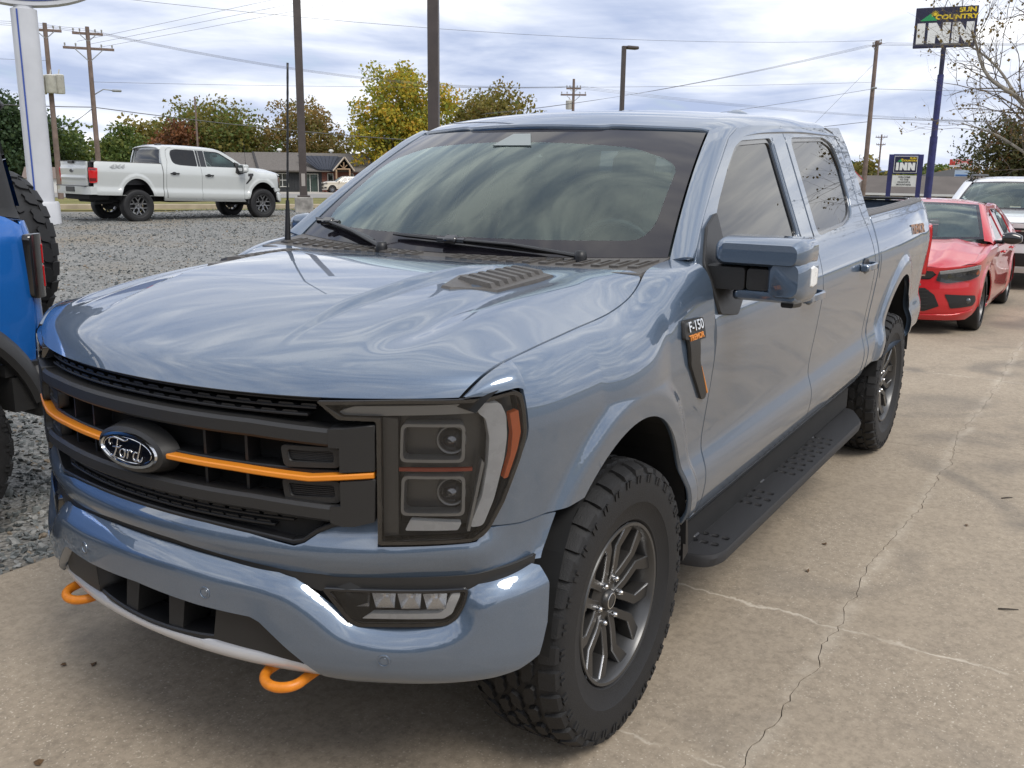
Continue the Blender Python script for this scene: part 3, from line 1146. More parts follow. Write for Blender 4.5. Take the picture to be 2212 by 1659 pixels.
    patch('door_shut', [(-.60, 1.44), (-1.2, 1.80), (-1.5, 1.84), (-2.85, 1.85), (-2.88, 1.40), (-2.70, 1.385), (-2.705, 1.70), (-2.64, 1.83), (-1.94, 1.832), (-1.94, 1.38), (-1.70, 1.38), (-1.70, 1.826), (-1.31, 1.817), (-.69, 1.44)], inset(Fside, .020), m['under'], root, .08, sides=LR, flip=True, flange=0)
    # ---------------- A pillars, roof, windshield
    patch('a_pillar', [(-.012, .004), (.80, .004), (.80, .098), (-.02, .098)], Fapillar, paint, root, .03, sides=LR, flip=True, flange=.012, ratio=.6)
    ro = [(x, .772) for x in np.linspace(-1.16, -2.90, 30)] + [(-2.945, .74)] + [(-2.955, y) for y in np.linspace(.70, -.70, 24)] + [(-2.945, -.74)] + [(x, -.772) for x in np.linspace(-2.90, -1.16, 30)]
    wst = Fws(np.linspace(-.8, .8, 41), np.full(41, .78))
    fr = []
    for p in wst:
        n_ = .010 if abs(p[1]) < .33 else 0
        fr.append((p[0] - .004 - .022 * float(sst(abs(p[1]), .30, .36)) + .004, p[1]))
    ro += fr
    patch('cab_roof', ro, Froof, paint, root, .03 * q, flange=.02, flip=False)
    if tremor:
        MB().lathe([(0, .035), (.02, .033), (.05, .02), (.075, .004), (.08, -.012)], 24, 'z').build('roof_antenna', paint, root, smooth=True, loc=(-2.55, .30, float(Froof(np.array([-2.55]), np.array([.3]))[0, 2])))
    else:
        for sy in (.45, -.25):
            MB().lathe([(0, .03), (.05, .028), (.09, .015), (.10, -.01)], 16, 'z').build('roof_light', m['black'], root, smooth=True, loc=(-2.7, sy, float(Froof(np.array([-2.7]), np.array([sy]))[0, 2])))
    clear = smooth_loop([(-.70, .085), (-.735, .16), (-.745, .50), (-.70, .56)] + [(u, .62 + .055 * (1 - (u / .7) ** 2)) for u in np.linspace(-.55, .55, 13)] + [(.70, .56), (.745, .50), (.735, .16), (.70, .085)], .05)
    top = [(-.797, .003), (.797, .003), (.797, .777)] + [(u, .777) for u in np.linspace(.75, -.75, 16)] + [(-.797, .777)]
    wsp = patch('windshield', clear, Fws, m['ws'], root, .05, flip=False, flange=0)
    patch('edge_band', top, Fws, m['frit'], wsp, .05, holes=[clear], flip=False, flange=.006)
    # sensor pod behind the mirror and the mirror itself
    p0 = Fws(np.array([0.0]), np.array([.60]))[0]
    sp = MB(); sp.prism([(-.09, -.02), (.09, -.02), (.04, .07), (-.04, .07)], -.006, .0, 'z')
    so_ = sp.build('sensor_cover', m['dash'], wsp)
    nws = fn_normals(Fws, np.array([[0, .66]]))[0]
    Mf = frame((0, 1, 0), nws).to_4x4(); Mf.translation = Vector(Fws(np.array([0.0]), np.array([.665]))[0] + nws * .004); so_.matrix_local = Mf
    MB().box((p0[0] - .08, 0, p0[2] - .04), (.03, .24, .07), bev=.012).build('rear_view_mirror', m['black'], root)
    # ---------------- cab rear wall and rear window
    def Fback(y, z):
        y = np.asarray(y, float); z = np.asarray(z, float)
        x = -2.955 + .06 * sst(z, 1.45, 1.95) + .03 * (np.abs(y) / .8) ** 3
        return np.stack([x, y * (1 - .17 * np.clip((z - 1.40) / .5, 0, 1.2)), z + .072], -1)
    bo = [(-.90, .95), (.90, .95), (.90, 1.80), (.86, 1.85)] + [(y, 1.862 + .02 * (1 - (y / .8) ** 2)) for y in np.linspace(.8, -.8, 17)] + [(-.86, 1.85), (-.90, 1.80)]
    bh = smooth_loop([(-.74, 1.44), (.74, 1.44), (.76, 1.80), (-.76, 1.80)], .05)
    bw = patch('cab_back_panel', bo, Fback, paint, root, .06, holes=[bh], flip=True)
    patch('rear_window', bh, Fback, m['tint'], bw, .1, flip=True, flange=0, off=-.01)
    MB().box((-2.905, 0, 1.955), (.04, .30, .030), bev=.008).build('high_brake_lamp', m['red_dark'], bw)
    # ---------------- interior
    it = MB()
    it.box((-1.75, 0, .95), (2.2, 1.62, .06))
    it.box((-2.80, 0, 1.30), (.06, 1.56, .75))
    it.build('cabin_floor', m['dash'], root)
    d = MB()
    prof = [(-.42, 1.36), (-.60, 1.40), (-.78, 1.41), (-.90, 1.37), (-.94, 1.22), (-.92, 1.0), (-.45, 1.0)]
    d.prism(prof, -.80, .80, 'y')
    d.prism([(-.70, 1.40), (-.80, 1.445), (-.93, 1.43), (-.95, 1.36), (-.80, 1.36)], .20, .62, 'y')
    d.build('dashboard', m['dash'], root, angle=40)
    sw = MB()
    ring = [(-1.03 + .04 * math.sin(a), .40 + .185 * math.cos(a), 1.335 + .18 * math.sin(a)) for a in np.linspace(0, 2 * math.pi, 33)]
    sw.tube(ring, .016, 8, cap=False)
    sw.tube([(-1.03, .22, 1.335), (-1.01, .58, 1.335)], .018, 6); sw.tube([(-1.03, .40, 1.335), (-1.04, .40, 1.16)], .02, 6)
    sw.box((-1.02, .40, 1.335), (.05, .14, .10), bev=.02)
    sw.tube([(-1.02, .40, 1.33), (-.85, .40, 1.28)], .03, 8)
    sw.build('steering_wheel', m['black'], root, angle=50)
    for sy in (.40, -.40):
        for xr in (-1.50, -2.45):
            s_ = empty('seat', (xr, sy, 0), 0, root)
            b = MB()
            b.box((.05, 0, 1.08), (.52, .52, .16), bev=.05)
            b.build('cushion', m['seat'], s_, angle=50)
            b = MB(); rot = Matrix.Rotation(R(-16), 3, 'Y')
            b.box((-.26, 0, 1.36), (.15, .52, .60), rot, bev=.05)
            b.build('backrest', m['seat'], s_, angle=50)
            b = MB(); b.box((-.345, 0, 1.73), (.10, .27, .19), rot, bev=.04)
            b.tube([(-.32, .06, 1.6), (-.34, .06, 1.68)], .007, 6); b.tube([(-.32, -.06, 1.6), (-.34, -.06, 1.68)], .007, 6)
            b.build('headrest', m['seat'], s_, angle=50)
    hl = MB()
    hl.box((-2.05, 0, 1.84), (1.5, 1.22, .03)); hl.build('headliner', m['lining'], root)
    # ---------------- cowl panel, wipers
    def Fcowl(u, w):
        u = np.asarray(u, float); w = np.asarray(w, float)
        y = w; a = np.abs(w) / .836
        x_f = -.285 - .045 * a ** 2
        x_b = -.365 - .175 * a ** 2
        t = u / .15
        z = (1.402 + .004 * a) * (1 - t) + (1.416 + .018 * a ** 2) * t - .002
        return np.stack([x_f + (x_b - x_f) * t, y + 0 * u, z - .004 * (1 - t)], -1)
    cw = patch('cowl_panel', [(-.02, -.84), (.16, -.84), (.16, .84), (-.02, .84)], Fcowl, m['vent'], root, .04, flip=True, flange=.02)
    for k in range(26):
        w = -.78 + k * .062
        if abs(w + .02) < .05: continue
        a = Fcowl(np.array([.03, .03, .105, .105]), np.array([w, w + .030, w + .058, w + .028]))
        mb = MB()
        c3 = a.mean(0)
        inn = c3 + (a - c3) * .62
        up = np.array([0, 0, .007])
        mb.add(list(a) + list(a + up) + list(inn + up) + list(inn), [(4, 5, 1, 0), (5, 6, 2, 1), (6, 7, 3, 2), (7, 4, 0, 3), (4, 8, 9, 5), (5, 9, 10, 6), (6, 10, 11, 7), (7, 11, 8, 4), (8, 12, 13, 9), (9, 13, 14, 10), (10, 14, 15, 11), (11, 15, 12, 8)])
        mb.add(list(inn + up * .25), [(0, 1, 2, 3)], 1)
        mb.build('cowl_slot', [m['vent'], m['void']], cw)
    def wiper(pa, piv, pb, arm_to):
        o = empty('wiper', (0, 0, 0), 0, root)
        A = np.array(pa); B = np.array(pb)
        def on(Uv): return Fws(np.array([Uv[0]]), np.array([Uv[1]]))[0] + nws * .018
        pts = [on(A + (B - A) * t + np.array([0, .012 * math.sin(math.pi * t)])) for t in np.linspace(0, 1, 11)]
        MB().tube(pts, [.006] + [.011] * 9 + [.006], 6, flat=.7).build('blade', m['black'], o, angle=50)
        mid = on(A + (B - A) * arm_to) + nws * .016
        pv = Fws(np.array([piv[0]]), np.array([piv[1]]))[0] + np.array([.03, 0, .015])
        MB().tube([pv, pv * .5 + mid * .5 + nws * .012, mid], [.014, .010, .009], 8, flat=.6).build('arm', m['black'], o, angle=50)
        e = MB(); e.box((0, 0, 0), (.035, .055, .022), bev=.006); e.tube([(0, -.06, -.004), (0, .06, -.004)], .010, 6)
        b_ = e.build('arm_clip', m['gloss'], o, angle=40)
        Mc = frame((1, 0, 0), nws).to_4x4(); Mc.translation = Vector(mid); b_.matrix_local = Mc
        MB().lathe([(0, .02), (.018, .018), (.022, 0), (.022, -.03)], 12, 'z', c=tuple(pv)).build('pivot', m['black'], o, smooth=True)
    wiper((-.78, .085), (-.22, -.01), (-.30, .015), .30)
    wiper((-.22, .055), (.55, -.01), (.46, .000), .42)
    # ---------------- bed
    ra = [(x, z) for x, z in arch(-3.694, .585, 34)]
    bs = [(-2.988, .585), (-2.986, 1.0), (-2.984, 1.405), (-2.995, 1.414), (-4.70, 1.414)] + [(-4.745, 1.385), (-4.76, 1.28), (-4.765, 1.262), (-4.705, 1.25), (-4.72, 1.05), (-4.735, .90), (-4.80, .885), (-4.81, .70), (-4.77, .60), (-4.70, .585)] + ra[::-1]
    patch('bedside', bs, Fside, paint, root, st * .65, sides=LR, flip=True, flange=.03)
    # tail corner strip between lamp and tailgate, above lamp
    def Ftail(s, z):
        x = TPLAN.x(s); P = TPLAN.pos(s, np.asarray(z, float), _D(z) * .6); P[:, 2] += rake(x); return P
    s0, s1 = fs(-4.77), fs(-4.77) + .20
    sl_ = fs(-4.71)
    tls = patch('tail_lamp', smooth_loop([(sl_, .905), (sl_ - .02, 1.25), (s0 + .135, 1.25), (s0 + .135, .885), (s0 + .02, .885)], .02), Ftail, m['red'], root, .02, sides=LR, flip=False, flange=.03, off=.012)
    for k, sd in enumerate(LR):
        for z0, z1 in ((.92, 1.0), (1.19, 1.235)):
            patch('lamp_shade_band', [(sl_ + .02, z0), (s0 + .12, z0), (s0 + .12, z1), (sl_ + .02, z1)], Ftail, m['red_dark'], tls[k], .03, sides=(sd,), flip=False, flange=.004, off=.014)
    rail = []
    for sd in LR:
        mb = MB()
        xs = np.linspace(-2.985, -4.80, 24)
        prof = [(-.03, -.02), (-.032, .004), (-.040, .012), (-.052, .013), (-.054, .009), (-.060, .009), (-.062, .013), (-.080, .014), (-.082, .010), (-.088, .010), (-.090, .014), (-.110, .014), (-.118, .008), (-.120, -.06), (-.15, -.30)]
        vs = []
        for x in xs:
            P = Fside(np.array([x]), np.array([1.414]))[0]
            for dy, dz in prof: vs.append((x, sd * (P[1] + dy + .022), P[2] + dz))
        k = len(prof)
        fs_ = [((i * k + j, (i + 1) * k + j, (i + 1) * k + j + 1, i * k + j + 1) if sd < 0 else (i * k + j + 1, (i + 1) * k + j + 1, (i + 1) * k + j, i * k + j)) for i in range(len(xs) - 1) for j in range(k - 1)]
        mb.add(vs, fs_)
        mb.build('bed_rail_cap', m['vent'], root, angle=25)
    bx = MB()
    bx.box((-3.9, 0, .98), (1.9, 1.60, .05)); bx.box((-2.99, 0, 1.26), (.05, 1.62, .46)); bx.box((-3.0, 0, 1.495), (.09, 1.66, .05), bev=.012)
    for sd in LR: bx.box((-3.9, sd * .79, 1.26), (1.84, .05, .5))
    bx.build('bed_liner', m['black'], root)
    # tailgate
    def Fgate(y, z):
        y = np.asarray(y, float); z = np.asarray(z, float)
        x = -4.915 + .035 * (np.abs(y) / .8) ** 3 + .018 * sst(z, 1.25, 1.30) - .012 * np.exp(-((z - .99) / .03) ** 2)
        return np.stack([x - .016, y, z + .126], -1)
    tg = patch('tailgate', smooth_loop([(-.765, .80), (.765, .80), (.765, 1.405), (-.765, 1.405)], .02), Fgate, paint, root, .05, flip=True, flange=.05)
    MB().box((-4.93, 0, 1.515), (.06, .30, .075), bev=.01).build('gate_handle', m['black'], tg)
    MB().box((-4.895, 0, 1.543), (.08, 1.5, .018), bev=.006).build('gate_cap', m['black'], tg)
    e = MB(); oval(e, .115, .046, .0, .008, .105, .038); e.add([(0.105 * math.cos(t), .038 * math.sin(t), .007) for t in np.linspace(0, 2 * math.pi, 32, endpoint=False)], [tuple(range(32))], 1)
    e_ = e.build('gate_emblem', [m['chrome'], m['black']], tg)
    Mg = frame((0, -1, 0), (-1, 0, 0)).to_4x4(); Mg.translation = Vector((-4.935, 0, 1.30)); e_.matrix_local = Mg
    rbm = MB()
    bw_ = 1.0 if tremor else 1.075
    pb = [(y * bw_, x) for y, x in ((-.90, -4.74), (-.89, -4.90), (-.78, -4.985), (-.5, -5.0), (.5, -5.0), (.78, -4.985), (.89, -4.90), (.90, -4.74), (.80, -4.72), (-.80, -4.72))]
    rbm.prism([(x, y) for y, x in pb], .60 + .125, .80 + .12, 'z')
    rbs = rbm.build('rear_bumper', paint, root, angle=35)
    for yc, wd in ((0, .52),):
        MB().box((-5.0, yc, .845), (.03, wd, .13), bev=.01).build('plate_recess', m['black'], rbs)
    MB().box((-4.88, 0, .928), (.24, 1.78, .02), bev=.006).build('bumper_step', m['black'], rbs)
    # fuel door, bed decal
    if tremor:
        fdp = smooth_loop([(-3.03, 1.08), (-3.02, 1.225), (-3.20, 1.235), (-3.215, 1.10), (-3.13, 1.075)], .02)
        patch('fuel_door', fdp, Fside, paint, root, .03, flip=True, flange=.006, off=.0015)
    return LR, inset


def front_end(root, m, paint, tremor=True, q=1.0):
    LR = (1, -1)
    st = .02 * q
    cst = lambda d: (lambda s, z: d + 0 * np.asarray(z, float))
    # ---------------- lower body colour panel under grille and lamps
    vprof = sm([.60, .70, .735, .755, .785, .80, .815, .84, .88, .92], [.055, .035, .020, .010, .002, .002, .010, .022, .034, .044], .006)
    def dval(s, z):
        a = np.abs(np.asarray(s, float)); w = sst(a, .93, 1.06)
        return (vprof(z - .022 * sst(a, .55, .95))) * (1 - w) + (dside(TPLAN.x(a), np.asarray(z, float)) + .004 * sst(.80 - np.asarray(z, float), 0, .06)) * w
    Fval = Ffront(dval)
    half = [(0, .768), (.124, .766), (.264, .754), (.40, .742), (.473, .735), (.523, .725), (.567, .706), (.60, .707), (.786, .718), (.935, .724), (1.117, .752), (1.150, .753), (1.175, .80), (1.205, .862),
            (1.09, .856), (.985, .860), (.953, .834), (.712, .820), (.708, .884), (.624, .870), (.577, .852), (.527, .817), (.50, .808), (.372, .822), (.13, .832), (0, .832)]
    patch('front_fascia', mir(half), Fval, paint, root, st, flip=False, flange=.05)
    # ---------------- bumper
    hprof = sm([-.03, -.01, 0, .004, .010, .020, .032, .040, .055, .12, .3], [.05, .030, .018, .009, .003, -.004, -.012, -.018, -.021, -.022, -.022], .006)
    _te = np.array([(-.3, .747), (0, .747), (.12, .747), (.263, .740), (.45, .728), (.494, .718), (.526, .702), (.57, .673), (.648, .617), (.67, .612), (.86, .62), (.882, .627), (.905, .645), (.932, .706), (.96, .721), (1.112, .751), (1.3, .77)])

    _tc = hermite_curve(_te, 14)
    _ker = np.hanning(25)[1:-1]; _ker /= _ker.sum()
    _ll = np.concatenate([[0], np.cumsum(np.linalg.norm(np.diff(_tc, axis=0), axis=1))])
    _gg = np.linspace(0, _ll[-1], 420)
    _tc = np.stack([np.convolve(np.pad(np.interp(_gg, _ll, _tc[:, i]), 11, mode='edge'), _ker, 'valid') for i in (0, 1)], 1)

    def dtop(a, z):
        """signed distance below the bumper's upper outline"""
        a = np.asarray(a, float); z = np.asarray(z, float)
        best = np.full(a.shape, 9.0); sg = np.ones(a.shape)
        for (x0, y0), (x1, y1) in zip(_tc[:-1], _tc[1:]):
            dx, dy = x1 - x0, y1 - y0
            t = np.clip(((a - x0) * dx + (z - y0) * dy) / (dx * dx + dy * dy), 0, 1)
            d = np.hypot(a - x0 - t * dx, z - y0 - t * dy)
            k = d < best
            best = np.where(k, d, best)
            sg = np.where(k, np.where(dx * (z - y0) - dy * (a - x0) <= 0, 1.0, -1.0), sg)
        return best * sg
    lprof = sm([.40, .44, .46, .475, .50, .54, .60, .8], [.10, .055, .032, .018, .006, .001, 0, 0], .008)

    def dbum(s, z):
        a = np.abs(np.asarray(s, float)); z = np.asarray(z, float)
        return hprof(dtop(a, z)) + lprof(z)
    Fbum = Ffront(dbum)
    half = [(0, .626), (.23, .617), (.385, .616), (.411, .606), (.476, .551), (.533, .504), (.571, .468), (.638, .452), (.783, .458), (1.0, .475), (1.06, .488), (1.114, .516), (1.135, .60), (1.140, .705), (1.130, .745), (1.112, .751),
            (.96, .721), (.932, .706), (.905, .645), (.882, .627), (.86, .62), (.67, .612), (.648, .617), (.57, .673), (.526, .702), (.494, .718), (.45, .728), (.263, .740), (.12, .747), (0, .747)]
    patch('front_bumper', mir(half), Fbum, paint, root, st * .55, flip=False, flange=.06)
    # black closing strip behind the joint and behind lamps
    patch('bumper_backing', mir([(0, .60), (.5, .58), (.60, .50), (1.08, .50), (1.12, .75), (1.13, .84), (.7, .88), (0, .88)]), Ffront(lambda s, z: .045 + 0 * z), m['under'], root, .08, flip=False, flange=0)
    patch('joint_filler', mir([(0, .735), (.45, .715), (.56, .69), (.62, .70), (.95, .70), (1.12, .735), (1.13, .77), (.95, .745), (.60, .73), (.45, .75), (0, .785)]), Ffront(lambda s, z: .020 + 0 * z), m['matte'], root, .05, flip=False, flange=.01)
    # ---------------- lower intake and skid plate
    lw = empty('lower_grille', (0, 0, 0), 0, root)
    patch('backing', mir([(0, .47), (.56, .47), (.45, .62), (0, .64)]), Ffront(lambda s, z: .12 + 0 * z), m['void'], lw, .1, flip=False, flange=0)
    for sd in LR:
        patch('side_blank', [(.245, .512), (.39, .507), (.503, .494), (.530, .506), (.472, .553), (.409, .602), (.382, .613), (.262, .613)], Ffront(lambda s, z: .008 + .10 * (np.asarray(z) - .55)*0 + 0 * z), m['matte'], lw, .03, sides=(sd,), flip=False, flange=.08)
    for sc in (-.095, .095):
        mb = MB()
        for zz in (0,):
            A = TPLAN.pos(np.array([sc - .034, sc + .030, sc + .028, sc - .026]), np.array([.612, .612, .505, .505]), np.array([.035, .035, .02, .02]))
            B = TPLAN.pos(np.array([sc - .030, sc + .024, sc + .024, sc - .024]), np.array([.612, .612, .505, .505]), np.array([.12] * 4))
            mb.add(list(A) + list(B), [(0, 3, 2, 1), (0, 1, 5, 4), (1, 2, 6, 5), (2, 3, 7, 6), (3, 0, 4, 7)])
        mb.build('vane', m['matte'], lw)
    bar_on_plan([(s, .488 + .018 * (abs(s) / .25) ** 2, .503 + .018 * (abs(s) / .25) ** 2) for s in np.linspace(-.25, .25, 25)], .012, .10).build('lower_lip', m['black'], lw, angle=30)
    bar_on_plan([(s, .598, .622) for s in np.linspace(-.26, .26, 15)], .020, .12).build('upper_lip', m['black'], lw, angle=30)
    sk_p = sm([.38, .42, .44, .455, .475, .49, .51, .53], [.30, .16, .07, .025, .006, .006, .016, .03], .006)
    half = [(0, .430), (.25, .428), (.45, .425), (.57, .432), (.66, .448), (.60, .460), (.575, .470), (.537, .503), (.515, .492), (.395, .511), (.252, .518), (.236, .508), (.20, .499), (0, .491)]
    patch('skid_plate', mir(half), Ffront(lambda s, z: sk_p(z) + 0 * s), m['silver'], root, .02, flip=False, flange=.01)
    patch('skid_underside', mir([(0, .36), (.40, .36), (.55, .41), (.57, .436), (.45, .428), (0, .432)]), Ffront(lambda s, z: .13 + .9 * (.44 - np.asarray(z, float)) + 0 * z), m['dark_metal'], root, .05, flip=False, flange=.0)
    for sd in LR:
        hk = MB()
        pts = []
        for a in np.linspace(-.15, math.pi + .15, 25):
            pts.append((.838 + .050 * math.sin(a), sd * .432 + .056 * math.cos(a), .438 - .006 * math.sin(a)))
        pts = [(.70, pts[0][1], .45)] + pts + [(.70, pts[-1][1], .45)]
        hk.tube(pts, .0135, 12)
        hk.build('tow_hook', m['hook'] if tremor else m['black'], root, smooth=True)
    # ---------------- parking sensors
    for s_, z_ in ((.252, .655), (-.252, .655), (.728, .535), (-.728, .535)):
        uv = np.array([[s_, z_]])
        P = Fbum(uv[:, 0], uv[:, 1])[0]; n = fn_normals(Fbum, uv)[0]
        e = MB(); e.lathe([(.0, .001), (.0095, .001), (.0105, -.0004), (.0125, -.0004), (.0135, .002), (.0165, .0015), (.0175, -.003)], 24, 'z')
        o = e.build('parking_sensor', paint, root, smooth=False, angle=40)
        Mf = frame((0, 1, 0), n).to_4x4(); Mf.translation = Vector(P); o.matrix_local = Mf
    # ---------------- fog lamps
    for sd in LR:
        fg = empty('fog_lamp', (0, 0, 0), 0, root)
        ol = smooth_loop([(.585, .698), (.928, .708), (.918, .672), (.898, .640), (.874, .627), (.660, .618), (.640, .630)], .012)
        patch('housing', ol, Ffront(cst(.055)), m['lamp_grey'], fg, .04, sides=(sd,), flip=False, flange=0)
        patch('surround', smooth_loop([(.568, .703), (.934, .714), (.924, .672), (.903, .634), (.876, .619), (.656, .609), (.632, .624)], .012), Ffront(cst(.006)), m['gloss'], fg, .04, holes=[ol], sides=(sd,), flip=False, flange=.05)
        # light bar: an L shape along the bottom and up the outer end
        Lb = smooth_loop([(.665, .626), (.872, .633), (.893, .646), (.912, .690), (.914, .700), (.893, .699), (.888, .690), (.872, .656), (.860, .648), (.690, .641)], .006)
        patch('light_bar', Lb, Ffront(cst(.018)), m['lamp_white'], fg, .02, sides=(sd,), flip=False, flange=.02)
        for i in range(4):
            a = .630 + i * .0635
            e = MB()
            sA = np.array([a, a + .060, a + .056, a + .010]); zA = np.array([.700, .702, .661, .659])
            A = TPLAN.pos(sA * sd, zA, np.full(4, .014)); c3 = TPLAN.pos(np.array([(a + .030) * sd]), np.array([.682]), np.array([.050]))[0]
            e.add(list(A) + [c3], [((i_, (i_ + 1) % 4, 4) if sd > 0 else ((i_ + 1) % 4, i_, 4)) for i_ in range(4)])
            e.lathe([(0, .004), (.007, .003), (.010, -.004)], 12, 'x', c=tuple(c3 + np.array([.008, 0, 0])))
            e.build('reflector', m['lamp_silver'], fg)
        patch('cover', ol, Ffront(cst(.004)), m['lamp_clear'], fg, .05, sides=(sd,), flip=False, flange=0)
    # ---------------- grille
    g = empty('grille', (0, 0, 0), 0, root)
    patch('backing', mir([(0, .80), (.50, .80), (.56, .84), (.70, .87), (.70, 1.14), (.60, 1.19), (0, 1.195)]), Ffront(lambda s, z: .085 + 0 * z), m['void'], g, .1, flip=False, flange=0)
    SS = np.linspace(-.618, .618, 51)
    dz = lambda s: -.010 * max(0, min(1, (abs(s) - .40) / .2))      # bars dip slightly then level at the sides
    bar_on_plan([(s, 1.076 + dz(s), 1.120 + dz(s)) for s in SS], .000, .06, .008).build('crossbar', m['matte'], g, angle=28)
    bar_on_plan([(s, .888 + dz(s), .930 + dz(s)) for s in SS], .000, .06, .008).build('crossbar', m['matte'], g, angle=28)
    for sd in LR:
        # outer plates between the bars and the lamps, with the two vent pockets
        patch('side_plate', [(.600, .8785), (.630, .871), (.660, .873), (.708, .887), (.711, .992), (.6265, .983), (.6265, .921), (.600, .9195)], Ffront(cst(-.0015)), m['matte'], g, .04, sides=(sd,), flip=False, flange=.05)
        patch('side_plate', [(.6265, 1.006), (.711, 1.014), (.712, 1.124), (.640, 1.113), (.600, 1.1105), (.600, 1.067), (.6265, 1.066)], Ffront(cst(-.0015)), m['matte'], g, .04, sides=(sd,), flip=False, flange=.05)
        for z0, z1 in ((.918, .978), (1.006, 1.062)):
            ol = smooth_loop([(.478, z0), (.622, z0 + .006), (.622, z1), (.470, z1 - .002)], .014)
            il = smooth_loop([(.492, z0 + .014), (.608, z0 + .018), (.606, z1 - .010), (.486, z1 - .012)], .010)
            patch('vent_frame', ol, Ffront(cst(.016)), m['matte'], g, .03, holes=[il], sides=(sd,), flip=False, flange=.03)
            for k in range(6):
                zz = z0 + .019 + k * (z1 - z0 - .034) / 5
                bar_on_plan([(sd * s, zz - .0022, zz + .0022) for s in (np.linspace(.488, .607, 6) if sd > 0 else np.linspace(.607, .488, 6))], .024, .05, .001).build('vent_slat', m['black'], g)
        # accent bar
        ss = np.linspace(.128, .709, 30) * sd
        if sd < 0: ss = ss[::-1]
        zo = lambda s: .985 + .000 * s - .006 * max(0, (abs(s) - .35) / .2 if abs(s) < .55 else 1) + .017 * max(0, (abs(s) - .55) / .16)
        bar_on_plan([(s, zo(s), zo(s) + .0140) for s in ss], -.004, .03, .003).build('accent_bar', m['orange'] if tremor else m['chrome'], g, angle=28)
        for s_ in (.236, .365):
            for z0, z1 in ((.930, .984), (1.003, 1.077)):
                bar_on_plan([(sd * s_ - .004, z0, z1), (sd * s_ + .004, z0, z1)], .030, .08, .0015).build('rib', m['black'], g)
    # recessed shelf behind the accent bar
    bar_on_plan([(s, .982, 1.004) for s in np.linspace(-.62, .62, 41)], .022, .08, .003).build('mid_rail', m['black'], g, angle=28)
    # upper and lower mesh: slats with staggered tabs
    for z0, n in ((1.132, 3), (.845, 2)):
        for k in range(n):
            zz = z0 + k * .017
            lim = .60 - .02 * (n - k) if z0 > 1 else .44 + .05 * k
            bar_on_plan([(s, zz, zz + .0065) for s in np.linspace(-lim, lim, 41)], .026 + .006 * k, .07, .0015).build('mesh_slat', m['black'], g, angle=28)
            tb = MB()
            for j in range(18):
                s_ = -lim + (j + .3 + .5 * (k % 2)) * 2 * lim / 18.5
                P = TPLAN.pos(np.array([s_, s_ + .045, s_ + .040, s_ + .005]), np.array([zz + .0065, zz + .0065, zz + .012, zz + .012]), np.full(4, .030 + .006 * k))
                tb.add(list(P), [(0, 1, 2, 3)])
            tb.build('mesh_tabs', m['black'], g)
    bar_on_plan([(s, 1.176, 1.186) for s in np.linspace(-.58, .58, 41)], .020, .09, .003).build('hood_seal', m['black'], g, angle=28)
    lowtrim = [(s, .826 - .02 * (abs(s) / .5) ** 3, .838 - .02 * (abs(s) / .5) ** 3) for s in np.linspace(-.49, .49, 41)]
    bar_on_plan(lowtrim, .016, .08, .003).build('lower_trim', m['black'], g, angle=28)
    for sd in LR:
        pr = [(.49, .806, .818), (.52, .812, .825), (.56, .842, .856), (.60, .860, .874), (.65, .870, .886), (.70, .880, .895)]
        pr = [(sd * a, b, c) for a, b, c in (pr if sd > 0 else pr[::-1])]
        bar_on_plan(pr, .016, .08, .003).build('lower_trim', m['black'], g, angle=28)
    # emblem
    em = empty('emblem', (0, 0, 0), 0, root)
    Mf = frame((0, 1, 0), (1, 0, .03)).to_4x4()
    Mf.translation = Vector((.936, 0, .990))
    pod = MB(); oval(pod, .146, .070, -.045, .0, .133, .058); oval(pod, .133, .058, .0, .006, .119, .0475)
    o = pod.build('pod', m['matte'], em, smooth=True); o.matrix_local = Mf
    rg = MB(); oval(rg, .1195, .0480, .002, .012, .1160, .0455); oval(rg, .1160, .0455, .012, .0125, .1080, .0385); oval(rg, .1080, .0385, .0125, .007, .1045, .0360)
    o = rg.build('chrome_ring', m['chrome'], em, smooth=True); o.matrix_local = Mf
    fc = MB(); t = np.linspace(0, 2 * math.pi, 48, endpoint=False)
    fc.add([(.1055 * math.cos(a), .0368 * math.sin(a), .0075) for a in t] + [(.06 * math.cos(a), .02 * math.sin(a), .0095) for a in t] + [(0, 0, .010)], [(i, (i + 1) % 48, 48 + (i + 1) % 48, 48 + i) for i in range(48)] + [(48 + i, 48 + (i + 1) % 48, 96) for i in range(48)])
    o = fc.build('badge_face', mat('badge_blue_black', (.003, .004, .008), .16, spec=.25), em, smooth=True); o.matrix_local = Mf
    rg2 = MB(); oval(rg2, .0995, .0335, .0088, .0100, .0982, .0322); oval(rg2, .0982, .0322, .0100, .0088, .0970, .0310)
    o = rg2.build('inner_ring', m['chrome'], em, smooth=True); o.matrix_local = Mf
    ford_script(em, Mf @ Matrix.Translation((.012, -.001, .0105)), m['chrome'], 1.0)
    # ---------------- headlamps
    HO = [(.572, 1.176), (.776, 1.186), (.90, 1.188), (.968, 1.190), (1.044, 1.204), (1.064, 1.196), (1.074, 1.160), (1.080, 1.110), (1.078, 1.085), (1.064, 1.038), (1.021, .932), (.984, .866), (.966, .848), (.940, .838), (.714, .827), (.716, 1.134), (.625, 1.134)]
    HOi = smooth_loop(HO, .008)
